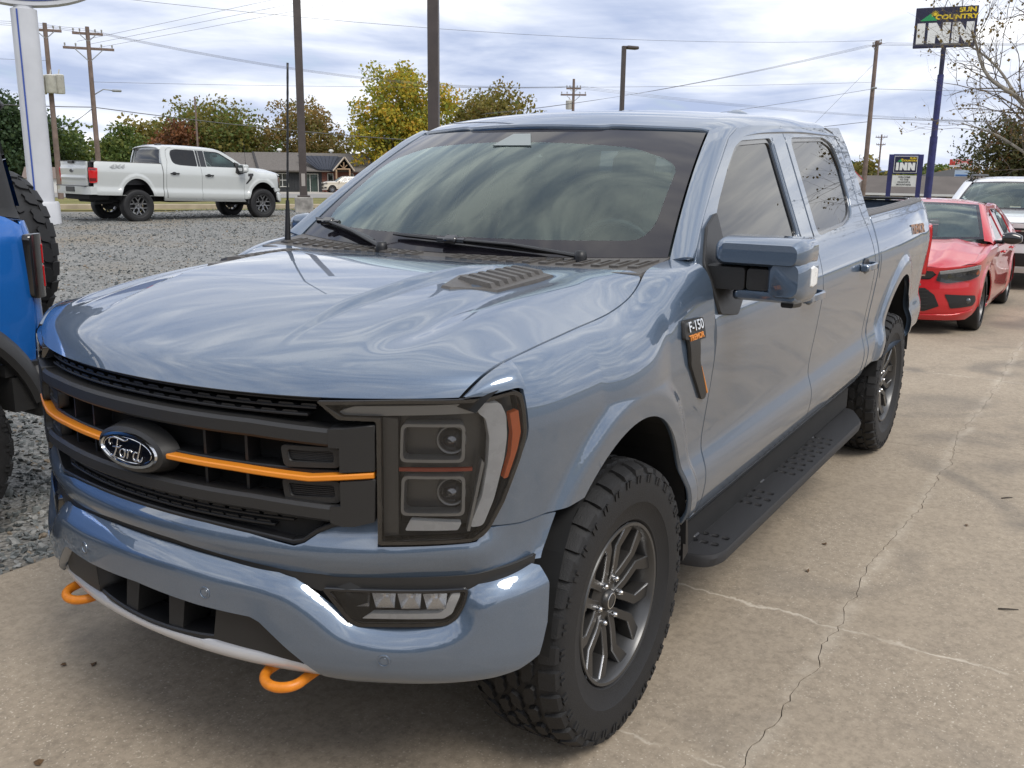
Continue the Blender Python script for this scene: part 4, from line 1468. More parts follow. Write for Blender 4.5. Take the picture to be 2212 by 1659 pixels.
    for sd in LR:
        h = empty('headlamp', (0, 0, 0), 0, root)
        cen = np.array([.87, 1.02])
        patch('housing', [(.60, 1.165), (.90, 1.18), (1.05, 1.196), (1.07, 1.10), (1.05, 1.03), (.97, .862), (.72, .835), (.722, 1.13), (.64, 1.14)], Ffront(lambda s, z: .075 - .035 * sst(s, 1.0, 1.07) + 0 * z), m['lamp_house'], h, .04, sides=(sd,), flip=False, flange=0)
        # dark surround walls
        inner = [tuple(np.array(p) * 1.0) for p in smooth_loop([(.592, 1.168), (.776, 1.178), (.965, 1.181), (1.040, 1.195), (1.056, 1.188), (1.066, 1.150), (1.071, 1.105), (1.055, 1.040), (1.013, .938), (.978, .872), (.944, .846), (.724, .836), (.726, 1.142), (.632, 1.142)], .006)]
        patch('bezel_rim', HOi, Ffront(cst(.004)), m['gloss'], h, .03, holes=[inner], sides=(sd,), flip=False, flange=.07)
        # light guide: top arm (smoked) and outer C (frosted)
        arm = smooth_loop([(.622, 1.150), (.636, 1.140), (.955, 1.152), (.975, 1.160), (.968, 1.176), (.66, 1.164)], .004)
        patch('light_guide_arm', arm, Ffront(cst(.022)), m['lamp_grey'], h, .03, sides=(sd,), flip=False, flange=.03)
        cc = smooth_loop([(.955, 1.176), (1.012, 1.176), (1.028, 1.145), (1.031, 1.090), (1.024, 1.037), (.998, .938), (.970, .872), (.936, .870), (.968, .948), (.982, 1.033), (.985, 1.093), (.975, 1.140), (.955, 1.152)], .012)
        patch('light_guide', cc, Ffront(lambda s, z: .016 + 0 * z), m['lamp_white'], h, .015, sides=(sd,), flip=False, flange=.03)
        patch('turn_strip', [(.930, .862), (.937, .862), (.972, 1.03), (.966, 1.04)], Ffront(cst(.012)), m['lamp_grey'], h, .03, sides=(sd,), flip=False, flange=.03)
        am = smooth_loop([(1.033, 1.150), (1.056, 1.156), (1.064, 1.101), (1.055, 1.060), (1.030, .992), (1.018, .990), (1.037, 1.051), (1.041, 1.101)], .004)
        patch('side_marker', am, Ffront(cst(.006)), m['amber'], h, .015, sides=(sd,), flip=False, flange=.02)
        # two projector boxes
        for z0, z1 in ((1.030, 1.124), (.896, .996)):
            ob = smooth_loop([(.766, z0), (.925, z0), (.927, z1), (.770, z1)], .016)
            ib = smooth_loop([(.773, z0 + .007), (.917, z0 + .007), (.919, z1 - .007), (.777, z1 - .007)], .013)
            patch('projector_bezel', ob, Ffront(cst(.026)), m['lamp_grey'], h, .03, holes=[ib], sides=(sd,), flip=False, flange=.045)
            zc = (z0 + z1) / 2
            P = TPLAN.pos(np.array([.893]), np.array([zc]), np.array([.060]))[0]
            nn = TPLAN.pos(np.array([.893]), np.array([zc]), np.array([.0]))[0] - P
            nn = nn / np.linalg.norm(nn); 
            ln = MB(); ln.lathe([(0, .024), (.014, .021), (.025, .011), (.031, 0)], 24, 'z'); 
            o = ln.build('projector_lens', m['lens'], h, smooth=True)
            Ml = frame((0, 1, 0), (nn[0], sd * nn[1], nn[2])).to_4x4(); Ml.translation = Vector((P[0], sd * P[1], P[2])); o.matrix_local = Ml
            rg = MB(); rg.lathe([(.031, 0), (.034, .004), (.036, .002), (.037, -.012)], 24, 'z'); o = rg.build('lens_ring', m['lamp_grey'], h, smooth=True); o.matrix_local = Ml
        patch('accent_line', [(.764, 1.008), (.944, 1.009), (.944, 1.017), (.764, 1.016)], Ffront(cst(.024)), mat('lamp_accent_red', (.42, .055, .02), .3), h, .03, sides=(sd,), flip=False, flange=.01)
        patch('lower_reflector', smooth_loop([(.776, .858), (.908, .860), (.918, .880), (.790, .886)], .006), Ffront(cst(.026)), m['lamp_white'], h, .03, sides=(sd,), flip=False, flange=.02)
        patch('inner_blank', [(.724, .84), (.760, .845), (.762, 1.135), (.726, 1.137)], Ffront(cst(.030)), m['lamp_house'], h, .05, sides=(sd,), flip=False, flange=.04)
        patch('cover', HOi, Ffront(cst(.001)), m['lamp_clear'], h, .03, sides=(sd,), flip=False, flange=0)
    return Fbum


def side_kit(root, m, paint, tremor=True, q=1.0):
    LR = (1, -1)
    # ---------------- mirrors
    for sd in LR:
        mr = empty('side_mirror', (0, 0, 0), 0, root)
        if sd < 0 and tremor:
            fold = Matrix.Translation((-.68, -.95, 0)) @ Matrix.Rotation(R(-62), 4, 'Z') @ Matrix.Translation((.68, .95, 0))
        else:
            fold = None
        def rb(ring_pts, mb, mi=0):
            k = len(ring_pts[0]); vs = [p for r_ in ring_pts for p in r_]
            f = [(i * k + j, i * k + (j + 1) % k, (i + 1) * k + (j + 1) % k, (i + 1) * k + j) for i in range(len(ring_pts) - 1) for j in range(k)]
            f += [tuple(range(k))[::-1], tuple(range((len(ring_pts) - 1) * k, len(ring_pts) * k))]
            if sd < 0: f = [a[::-1] for a in f]
            yy = lambda y: y if y < 1.05 else 1.05 + (y - 1.05) * .90
            pv = [Vector((x, sd * yy(y), z)) for x, y, z in vs]
            if fold is not None: pv = [fold @ p for p in pv]
            mb.add(pv, f, mi)
        # upper cap: full width; skull: outer/lower part wrapping round the notch for the arm
        def rr(y0, y1, z0, z1, r, x, n=6):
            pts = []
            for cy, cz, a0 in ((y1 - r, z1 - r, 0), (y0 + r, z1 - r, 90), (y0 + r, z0 + r, 180), (y1 - r, z0 + r, 270)):
                for a in np.linspace(a0, a0 + 90, n): pts.append((x, cy + r * math.cos(R(a)), cz + r * math.sin(R(a))))
            return pts
        mb = MB()
        rb([rr(.985, 1.262, 1.425, 1.486, .024, -.585)[::-1], rr(.968, 1.276, 1.415, 1.498, .03, -.605)[::-1], rr(.962, 1.284, 1.412, 1.505, .034, -.64)[::-1], rr(.960, 1.286, 1.412, 1.507, .034, -.75)[::-1], rr(.975, 1.272, 1.425, 1.492, .03, -.765)[::-1]], mb)
        mb.build('upper_shell', paint, mr, angle=50)
        mb = MB()
        rb([rr(1.170, 1.270, 1.325, 1.43, .03, -.592)[::-1], rr(1.152, 1.282, 1.308, 1.44, .036, -.615)[::-1], rr(1.148, 1.288, 1.302, 1.45, .04, -.66)[::-1], rr(1.148, 1.288, 1.300, 1.45, .04, -.76)[::-1]], mb)
        rb([rr(1.05, 1.26, 1.312, 1.335, .010, -.60)[::-1], rr(1.03, 1.27, 1.302, 1.338, .014, -.62)[::-1], rr(1.02, 1.275, 1.297, 1.338, .016, -.76)[::-1]], mb)
        mb.build('lower_shell', paint, mr, angle=50)
        mb = MB()
        rb([rr(.90, 1.075, 1.335, 1.408, .012, -.60)[::-1], rr(.90, 1.078, 1.332, 1.412, .014, -.62)[::-1], rr(.90, 1.078, 1.332, 1.412, .014, -.74)[::-1]], mb)
        rb([rr(1.082, 1.165, 1.338, 1.406, .012, -.604)[::-1], rr(1.080, 1.168, 1.334, 1.412, .012, -.625)[::-1], rr(1.080, 1.168, 1.334, 1.412, .012, -.74)[::-1]], mb)
        rb([rr(.985, 1.26, 1.31, 1.49, .03, -.752)[::-1], rr(.985, 1.26, 1.31, 1.49, .03, -.772)[::-1]], mb)
        mb.build('arm', m['matte'], mr, angle=40)
        mb = MB(); rb([rr(1.00, 1.245, 1.33, 1.475, .03, -.773)[::-1], rr(1.00, 1.245, 1.33, 1.475, .03, -.776)[::-1]], mb)
        mb.build('mirror_glass', m['chrome'], mr)
        mb = MB(); rb([rr(1.20, 1.245, 1.285, 1.31, .008, -.64)[::-1], rr(1.19, 1.25, 1.28, 1.31, .01, -.72)[::-1]], mb); mb.build('camera_pod', m['black'], mr)
        mb = MB(); rb([rr(1.276, 1.291, 1.355, 1.415, .006, -.67)[::-1], rr(1.276, 1.2925, 1.35, 1.42, .006, -.70)[::-1], rr(1.276, 1.291, 1.355, 1.41, .006, -.745)[::-1]], mb); mb.build('marker_lens', m['lamp_white'], mr)
        # sail panel on the door
        def Fs2(a, b):
            P = Fside(a, b); n = fn_normals(Fside, np.stack([a, b], 1)); return P - n * .012
        patch('sail_panel', smooth_loop([(-.605, 1.24), (-.585, 1.40), (-.70, 1.512), (-.82, 1.555), (-.80, 1.40), (-.85, 1.27), (-.76, 1.215)], .015), Fs2, m['matte'], mr, .03, sides=(sd,), flip=True, flange=.012)
        # ---------------- door handles
        for xh, zh in ((-1.66, 1.165), (-2.66, 1.185)):
            dh = empty('door_handle', (0, 0, 0), 0, root)
            z_ = zh + float(rake(xh)); y0 = float(Fside(np.array([xh]), np.array([zh]))[0, 1])
            mb = MB()
            pts = [(xh + .115, y0 + .002), (xh + .10, y0 + .030), (xh + .06, y0 + .042), (xh - .07, y0 + .044), (xh - .105, y0 + .034), (xh - .12, y0 + .002)]
            vs = []
            for (x, y) in pts:
                for dz, dy in ((-.016, -.010), (-.019, -.002), (-.014, .004), (.010, .004), (.015, -.002), (.013, -.010)): vs.append((x, sd * (y + dy), z_ + dz))
            k = 6
            f = [(i * k + j, (i + 1) * k + j, (i + 1) * k + (j + 1) % k, i * k + (j + 1) % k) for i in range(len(pts) - 1) for j in range(k)]
            mb.add(vs, [a if sd > 0 else a[::-1] for a in f])
            mb.box((xh + .095, sd * (y0 + .022), z_ - .002), (.055, .045, .038), bev=.008)
            mb.build('grip', paint if tremor else m['black'], dh, angle=40)
            mb = MB(); mb.lathe([(.0, .004), (.045, .003), (.055, .0)], 20, 'y', c=(0, 0, 0)); o = mb.build('cup', m['black'], dh); o.scale = (1.3, sd, .75); o.location = (xh - .01, sd * (y0 + .001), z_)
    # ---------------- fender badges
    def Fb(a, b):
        P = Fside(a, b); n = fn_normals(Fside, np.stack([a, b], 1)); return P - n * .010
    bd = smooth_loop([(-.295, 1.205), (-.30, 1.262), (-.455, 1.252), (-.462, 1.185), (-.41, 1.188), (-.428, 1.115), (-.535, .985), (-.528, .972), (-.500, .972), (-.352, 1.115), (-.325, 1.20)], .010)
    for sd in LR:
        if sd < 0 and tremor: pass
        b_ = empty('fender_badge', (0, 0, 0), 0, root)
        patch('plate', bd, Fb, m['matte'], b_, .02, sides=(sd,), flip=True, flange=.012)
        if tremor:
            patch('accent_edge', [(-.448, 1.095), (-.441, 1.10), (-.541, .985), (-.546, .99)], Fb, m['orange'], b_, .02, sides=(sd,), flip=True, flange=.008)
            uv = np.array([[-.378, 1.235]]); P = Fb(uv[:, 0], uv[:, 1])[0]; n = -fn_normals(Fb, uv)[0]
            fr_ = frame((-1 * sd, 0, 0), (n[0], sd * n[1], n[2]))
            text('lettering', 'F-150', m['chrome'], b_, (P[0], sd * (P[1] + .003), P[2]), fr_, .045, .003, 1.15, 0, bold=.0006)
            text('lettering', 'TREMOR', m['orange'], b_, (P[0] - .003, sd * (P[1] + .0075), P[2] - .034), fr_, .026, .002, 1.15, 0, bold=.0004)
    # ---------------- running boards
    if tremor:
        for sd in LR:
            rbd = empty('running_board', (0, 0, 0), 0, root)
            y0, y1 = .80, 1.03
            ol = smooth_loop([(-.62, y0), (-.60, y0 + .10), (-.625, y1 - .03), (-.70, y1), (-2.76, y1), (-2.98, y1 - .10), (-3.0, y0)], .05)
            holes = []
            def slots(xa, n):
                for i in range(n):
                    for j in range(3):
                        x = xa - i * .078; y = .885 + j * .040 + (.012 if i % 2 else 0)
                        holes.append([(x, y), (x - .030, y + .002), (x - .030, y + .030), (x - .012, y + .034), (x, y + .030)])
            slots(-.72, 2); slots(-1.20, 3); slots(-1.66, 9)
            z = .385
            zr = lambda x: z + .014 * (-.6 - np.asarray(x))
            Fp = lambda x, y: np.stack([x, y + 0 * x, zr(x) + 0 * y - .10 * np.clip(y - .975, 0, 1) ** 1.2], -1)
            patch('tread_plate', ol, Fp, m['board'], rbd, .05, holes=holes, sides=(sd,), flip=False, flange=.012)
            patch('under_sill', [(-.52, .36), (-.52, .469), (-2.95, .469), (-2.95, .36)], lambda x, z: TPLAN.pos(TPLAN.sx(x), np.asarray(z, float) + rake(x), .095 + 0 * np.asarray(z, float)), m['under'], rbd, .2, sides=(sd,), flip=True, flange=0)
            # rolled edge
            e = MB()
            mids = resample(ol, .03)
            n = len(mids); cen = mids.mean(0)
            vs = []
            for p in mids:
                q_ = cen + (p - cen) * np.array([1, 1])
                zt = float(zr(p[0])) - .10 * max(0, p[1] - .975) ** 1.2
                vs.append((p[0], sd * p[1], zt - .002))
            for p in mids:
                vs.append((p[0] + (-.004 if p[0] < -1.8 else .004), sd * (p[1] + (.005 if p[1] > .95 else 0)), float(zr(p[0])) - .018))
            for p in mids:
                vs.append((p[0], sd * p[1], float(zr(p[0])) - .048))
            f = [(k_ * n + i, k_ * n + (i + 1) % n, (k_ + 1) * n + (i + 1) % n, (k_ + 1) * n + i) for k_ in range(2) for i in range(n)]
            f.append(tuple(range(2 * n, 3 * n)))
            e.add(vs, [a if sd < 0 else a[::-1] for a in f])
            e.build('edge_skirt', m['board'], rbd, angle=35)
            for xb in (-.75, -1.5, -2.3, -2.85):
                MB().box((xb, sd * .80, .385), (.06, .22, .05), bev=.01).build('bracket', m['black'], rbd)
            for i in range(13):
                xb = -.95 - i * .15
                MB().box((xb, sd * .872, float(zr(xb)) + .012), (.05, .014, .018), bev=.004).build('side_clip', m['black'], rbd)
    if tremor:
        for sd in LR:
            uv = np.array([[-4.15, 1.262]]); P = Fside(uv[:, 0], uv[:, 1])[0]; n = -fn_normals(Fside, uv)[0]
            P = P + n * .002
            text('bed_decal', 'TREMOR', mat('bronze_decal', (.30, .13, .035), .4), root, (P[0], sd * P[1], P[2]), frame((-1 * sd, -.035 * (-1), 0), (n[0], sd * n[1], n[2])), .085, .0006, 1.5, .15, bold=.002)
    # mud flaps / splash guards behind front wheels
    for sd in LR:
        MB().prism([(-.455, .42), (-.44, .60), (-.47, .62), (-.50, .44)], sd * .80, sd * .975, 'y').build('splash_guard', m['black'], root)
    # ---------------- aerial
    ae = empty('aerial', (-.395, -.79, 1.405), 0, root)
    MB().lathe([(.030, -.02), (.028, .006), (.016, .012)], 16, 'z').build('base', m['black'], ae, smooth=True)
    MB().tube([(0, 0, .0), (-.008, 0, .17)], [.013, .0075], 10).build('boot', m['black'], ae, angle=50)
    rod = MB(); rod.tube([(-.008 - .030 * t, 0, .165 + .54 * t) for t in np.linspace(0, 1, 20)], [.0042 + (.0006 if i % 2 else 0) for i in range(20)], 8)
    rod.build('rod', m['black'], ae, smooth=True)


def hood_vents(root, m):
    for sd in (1, -1):
        hv = empty('hood_vent', (0, 0, 0), 0, root)
        def P_(x, y):
            # point on the hood near (x, y): solve for the hood parameters
            u, w = .7, y
            for _ in range(25):
                p = Fhood(np.array([u]), np.array([w]))[0]
                w += (y - p[1]) * .95
                u += (p[0] - x) * .8
            uv = np.array([[u, w]])
            n = -fn_normals(Fhood, uv)[0]
            return Fhood(uv[:, 0], uv[:, 1])[0], n
        def loft(corners, h, name, par, mtl, top=.85):
            b = []; t = []
            c = np.mean(corners, 0)
            for x, y in corners:
                p, n = P_(x, y); b.append((p[0], sd * p[1], p[2] - .004))
                x2, y2 = c[0] + (x - c[0]) * top, c[1] + (y - c[1]) * top
                p, n = P_(x2, y2); q_ = p + n * h
                t.append((q_[0], sd * q_[1], q_[2]))
            k = len(b)
            f = [(i, (i + 1) % k, k + (i + 1) % k, k + i) for i in range(k)] + [tuple(range(k, 2 * k))]
            mb = MB().add(b + t, [a if sd > 0 else a[::-1] for a in f])
            return mb.build(name, mtl, par)
        # surround plate: pointed towards the nose
        loft([(.245, .480), (.245, .512), (.13, .600), (-.175, .612), (-.180, .492), (.09, .430)][::-1], .007, 'vent_plate', hv, m['vent'], .95)
        for i in range(7):
            x0 = .135 - i * .044
            y_a, y_b = .452 + .0015 * i, .588
            c = [(x0, y_a), (x0 + .016, (y_a + y_b) / 2), (x0 - .004, y_b), (x0 - .030, y_b + .002), (x0 - .012, (y_a + y_b) / 2), (x0 - .026, y_a)]
            loft(c, .015, 'louver', hv, m['vent'], .72)


# ------------------------------------------------------------------ other vehicles
def simple_car(root, sp, m, paint, q=1.0):
    """Car built from a plan curve and section tables; sp is a dict of dimensions (front axle x=0)."""
    LR = (1, -1)
    plan = Plan(sp['plan'])
    D = sm(*sp['side'], .012)
    wb, Rt = sp['wb'], sp['Rt']
    aw, ah = sp['arch']

    def fl(x, z):
        f = 0
        for xc in (0, -wb):
            r = np.hypot((x - xc) / aw, (z - Rt) / ah)
            f = f + .014 * (1 - sst(r, 1.08, 1.22))
        return f

    def F(x, z):
        x = np.asarray(x, float); z = np.asarray(z, float)
        return plan.pos(plan.sx(x), z, D(z) - fl(x, z))

    def Fs(s, z):
        s = np.asarray(s, float); z = np.asarray(z, float)
        return plan.pos(s, z, D(z) - fl(plan.x(s), z) * (np.abs(s) > sp['s_corner'] * .8))

    def ar(xc, z0, n=20):
        t0 = math.asin((z0 - Rt) / ah)
        return [(xc + aw * math.cos(a), Rt + ah * math.sin(a)) for a in np.linspace(math.pi - t0, t0, n)]
    zl, zb = sp['zlow'], sp['belt']            # sill height, belt height function of x
    xs = sp['splits']                          # x of: fender front, door1, door2, quarter start, tail
    st = .04 * q
    # side panels
    fen = ar(0, zl + .04)[::-1]
    fpoly = [(xs[0], sp['zf'])] + [(xs[0], zl + .03)] * 0 + fen + [(xs[1] + .006, zl), (xs[1] + .006, zb(xs[1]))] + [(x, zb(x)) for x in np.linspace(xs[1] + .05, xs[0], 8)]
    patch('fender', fpoly, F, paint, root, st, sides=LR, flip=True)
    doors = []
    for a, b in ((xs[1], xs[2]), (xs[2] - .006, xs[3] + .006)):
        pl = [(a, zl), (a, zb(a))] + [(x, zb(x)) for x in np.linspace(a, b, 6)[1:-1]] + [(b, zb(b)), (b, zl)]
        doors.append(patch('door', pl, F, paint, root, st, sides=LR, flip=True))
    qa = ar(-wb, zl + .04)
    qp = [(xs[3], zl + .02), (xs[3], zb(xs[3]))] + [(x, zb(x)) for x in np.linspace(xs[3], xs[4], 7)[1:]] + [(xs[4], sp['zlow'] + .1), (-wb - aw - .02, sp['zlow'] + .05)] + qa[::-1]
    patch('quarter_panel', qp, F, paint, root, st, sides=LR, flip=True)
    patch('sill', [(-aw, zl - .09), (-aw, zl - .004), (-wb + aw, zl - .004), (-wb + aw, zl - .09)], F, m['black'] if sp.get('black_sill') else paint, root, .1, sides=LR, flip=True, flange=.06)
    # side glazing and frame
    g = sp['glass']
    fr = sp['glassframe']
    for sd in LR:
        up = patch('roof_rail', fr, F, paint, root, .05, holes=g, sides=(sd,), flip=True)
        for h in g:
            patch('side_window', h, F, m['tint'], up, .1, sides=(sd,), flip=True, flange=0, off=-.01)
    # front
    sc = sp['s_corner']
    zh = sp['zhood']
    out = mir([(0, sp['zfl'])] + [(s, sp['zfl']) for s in np.linspace(.1, sc - .12, 6)] + [(sc - .02, sp['zfl'] + .05), (sc, zl + .08), (sc, sp['zf'])] + [(s, zh(s)) for s in np.linspace(sc - .02, 0, 12)])
    holes = []
    hs = []
    for h in sp['front_holes']:
        holes.append(h); hs.append(h)
    body = patch('front_bumper', out, Fs, paint, root, .035 * q, holes=holes, flip=False, flange=.05)
    patch('front_backing', mir([(0, sp['zfl'] + .02), (sc - .1, zl + .02), (sc - .06, sp['zf'] - .02), (0, zh(0) - .02)]), lambda s, z: plan.pos(s, np.asarray(z, float), D(z) + .07), m['under'], root, .1, flip=False, flange=0)
    # rear
    sr0 = float(plan.sx(xs[4])); S1 = plan.L[-1]
    rear = [(sr0 + .005, zl + .06), (S1 - .002, zl + .02), (S1 - .002, zb(xs[4])), (sr0 + .005, zb(xs[4]))]
    patch('rear_bumper', rear, lambda s, z: plan.pos(s, np.asarray(z, float), D(z)), paint, root, .08, sides=LR, flip=False)
    # hood
    hx0, hx1 = sp['hood_x']
    hc = sm(*sp['hood_c'], .02)
    half = plan.L >= -1e-6
    cy, cx = plan.C[half, 1], plan.C[half, 0]
    k = int(np.argmax(cy)); cy, cx = cy[:k], cx[:k]
    yh = sp['hood_y']

    def Fh(u, w):
        t = np.clip(np.asarray(u, float), -.01, 1.02); v = np.asarray(w, float) / yh; av = np.abs(v)
        x0 = np.interp(av * sp['hood_yf'], cy, cx) - sp['hood_set']
        x1 = hx1 - sp['cowl_sweep'] * av ** 2
        x = x0 + (x1 - x0) * t ** 1.3
        y = v * (sp['hood_yf'] + (yh - sp['hood_yf']) * sst(t, 0, .35))
        edge = np.interp(x, [sp['edge'][0][0], *[e[0] for e in sp['edge'][1:]]], [e[1] for e in sp['edge']])
        b = sst(av, .55, 1.15)
        z = hc(hx0 + (hx1 - hx0) * t ** 1.3) * (1 - b) + edge * b + .012 * np.exp(-((av - .62) / .1) ** 2)
        return np.stack([x, y, z], -1)
    patch('hood', [(0, -yh), (0, yh), (1, yh), (1, -yh)], Fh, paint, root, .04 * q, flip=True)
    # gap between hood edge and fender top filled by a shoulder strip
    for sd in LR:
        mb = MB(); ts = np.linspace(0, 1, 26)
        A = Fh(ts, np.full(26, yh)); B = F(np.clip(A[:, 0], xs[1] + .005, xs[0]), np.array([zb(x) for x in np.clip(A[:, 0], xs[1] + .005, xs[0])]))
        vs = []
        for i in range(26):
            a, b = A[i] * [1, sd, 1], B[i] * [1, sd, 1]
            mid = (a + b) / 2 + np.array([0, sd * .012, .012])
            vs += [a - [0, 0, .002], mid, b]
        mb.add(vs, [(lambda q_: q_ if sd < 0 else q_[::-1])((i * 3 + j, (i + 1) * 3 + j, (i + 1) * 3 + j + 1, i * 3 + j + 1)) for i in range(25) for j in range(2)])
        mb.build('fender_top', paint, root, smooth=True)
    # windshield, roof, back glass
    (bx, by, bz, bs), (tx, ty, tz, ts_) = sp['ws']

    def ruled(b, t, bul):
        (bx, by, bz, bs), (tx, ty, tz, ts_) = b, t

        def Fg(U, V):
            u = np.asarray(U, float); v = np.asarray(V, float); a = 4 * v * (1 - v)
            x = (bx - bs * u * u) * (1 - v) + (tx - ts_ * u * u) * v
            y = u * (by * (1 - v) + ty * v)
            z = (bz + .02 * u * u) * (1 - v) + (tz - .02 * u * u) * v
            return np.stack([x + bul[0] * a, y, z + bul[1] * a], -1)
        return Fg
    Fw = ruled(sp['ws'][0], sp['ws'][1], (.015, .02))
    w = patch('windshield', [(-.95, .06), (.95, .06), (.94, .93), (-.94, .93)], Fw, m['ws'], root, .12, flip=False, flange=0)
    patch('edge_band', [(-1, 0), (1, 0), (1, 1), (-1, 1)], Fw, m['frit'], w, .12, holes=[[(-.95, .06), (.95, .06), (.94, .93), (-.94, .93)]], flip=False, flange=0)
    Fr_ = ruled(sp['rw'][0], sp['rw'][1], (-.015, .02))
    patch('rear_window', [(-1, 0), (1, 0), (1, 1), (-1, 1)], Fr_, m['tint'], root, .12, flip=True, flange=0)
    rz = sm(*sp['roof'], .03)

    def Frf(x, y):
        x = np.asarray(x, float); a = np.abs(np.asarray(y, float)) / ty
        xx = x + ts_ * a * a * (1 - sst(-x, -tx, -tx + .6))
        return np.stack([x, np.asarray(y, float) + 0 * x, rz(xx) - .03 * a ** 2 - .03 * a ** 6], -1)
    rt = sp['rw'][1]
    n_ = 13
    rp = [(tx - ts_ * u * u, ty * u) for u in np.linspace(-1, 1, n_)] + [(x, ty * 1.0) for x in np.linspace(tx - ts_ - .05, rt[0] - rt[3] + .05, 14)] + [(rt[0] - rt[3] * u * u, rt[1] * u) for u in np.linspace(1, -1, n_)] + [(x, -ty) for x in np.linspace(rt[0] - rt[3] + .05, tx - ts_ - .05, 14)]
    patch('roof', rp, Frf, paint, root, .07 * q, flip=False, flange=.03)
    for sd in LR:
        # pillars: strip from glass edge to side frame
        for Fg, front in ((Fw, True), (Fr_, False)):
            mb = MB(); vv = np.linspace(-.04, 1.02, 14)
            A = Fg(np.full(14, 1.0), vv) * [1, sd, 1]
            B = []
            line = sp['pillar_f'] if front else sp['pillar_r']
            l = np.array(line)
            px = np.interp(vv, np.linspace(0, 1, len(l)), l[:, 0]); pz = np.interp(vv, np.linspace(0, 1, len(l)), l[:, 1])
            B = F(px, pz) * [1, sd, 1]
            vs = []
            for a, b in zip(A, B):
                vs += [a, (a + b) / 2 + np.array([.01 if front else -.01, sd * .012, .01]), b]
            mb.add(vs, [(lambda q_: q_ if (sd > 0) == front else q_[::-1])((i * 3 + j + 1, (i + 1) * 3 + j + 1, (i + 1) * 3 + j, i * 3 + j)) for i in range(13) for j in range(2)])
            mb.build('pillar', paint, root, smooth=True)
    if 'deck' in sp:
        mb = MB(); (dx0, dz0), (dx1, dz1) = sp['deck']
        ys = np.linspace(-1, 1, 9)
        vs = []
        for x, z, wy in ((dx0, dz0, sp['rw'][0][1] + .12), ((dx0 + dx1) / 2, (dz0 + dz1) / 2 + .02, .78), (dx1, dz1, .70), (dx1 - .04, dz1 - .05, .70)):
            vs += [(x, y * wy, z - .02 * y * y) for y in ys]
        mb.add(vs, [(i * 9 + j, (i + 1) * 9 + j, (i + 1) * 9 + j + 1, i * 9 + j + 1)[::-1] for i in range(3) for j in range(8)])
        mb.build('boot_lid', paint, root, smooth=True)
    # cabin, underbody, wells
    ub = MB(); L0, L1 = sp['under']
    ub.box(((L0 + L1) / 2, 0, Rt + .05), (L0 - L1, 1.3, .2)); ub.box(((xs[1] + xs[3]) / 2, 0, Rt + .1), (xs[1] - xs[3], sp['w'] - .16, .25))
    ub.build('underbody', m['under'], root)
    cb = MB()
    cb.box(((xs[1] + xs[3]) / 2, 0, zb(xs[2]) - .22), (xs[1] - xs[3], sp['w'] - .3, .06))
    for sy in (.37, -.37):
        for xx in sp['seats']:
            cb.box((xx, sy, zb(xs[2]) + .02), (.14, .48, .50), Matrix.Rotation(R(-14), 3, 'Y'), bev=.04)
            cb.box((xx - .07, sy, zb(xs[2]) + sp.get('hr', .42)), (.09, .25, .17), bev=.03)
    cb.box((sp['ws'][0][0] - .45, 0, zb(xs[1]) - .02), (.5, sp['w'] - .4, .12), bev=.04)
    cb.build('cabin_interior', m['seat'], root, angle=40)
    for xc in (0, -wb):
        for sd in LR:
            wl = MB(); a = ar(xc, Rt * .9 if False else Rt + .02, 14); n = len(a)
            yo = sp['w'] / 2 - .03
            wl.add([(x, sd * yo, z) for x, z in a] + [(x, sd * (yo - .36), z) for x, z in a], [((i, i + 1, n + i + 1, n + i) if sd > 0 else (i + 1, i, n + i, n + i + 1)) for i in range(n - 1)])
            wl.add([(x, sd * (yo - .35), z) for x, z in a], [tuple(range(n))])
            wl.build('wheel_well', m['under'], root)
            make_wheel(root, (xc, sd * (sp['w'] / 2 - sp['tw'] / 2 - .02), Rt), sd, m, Rt=Rt, width=sp['tw'], rr=sp['rr'], blocks=False, style=1, seed=5)
    return plan, D, F, Fs


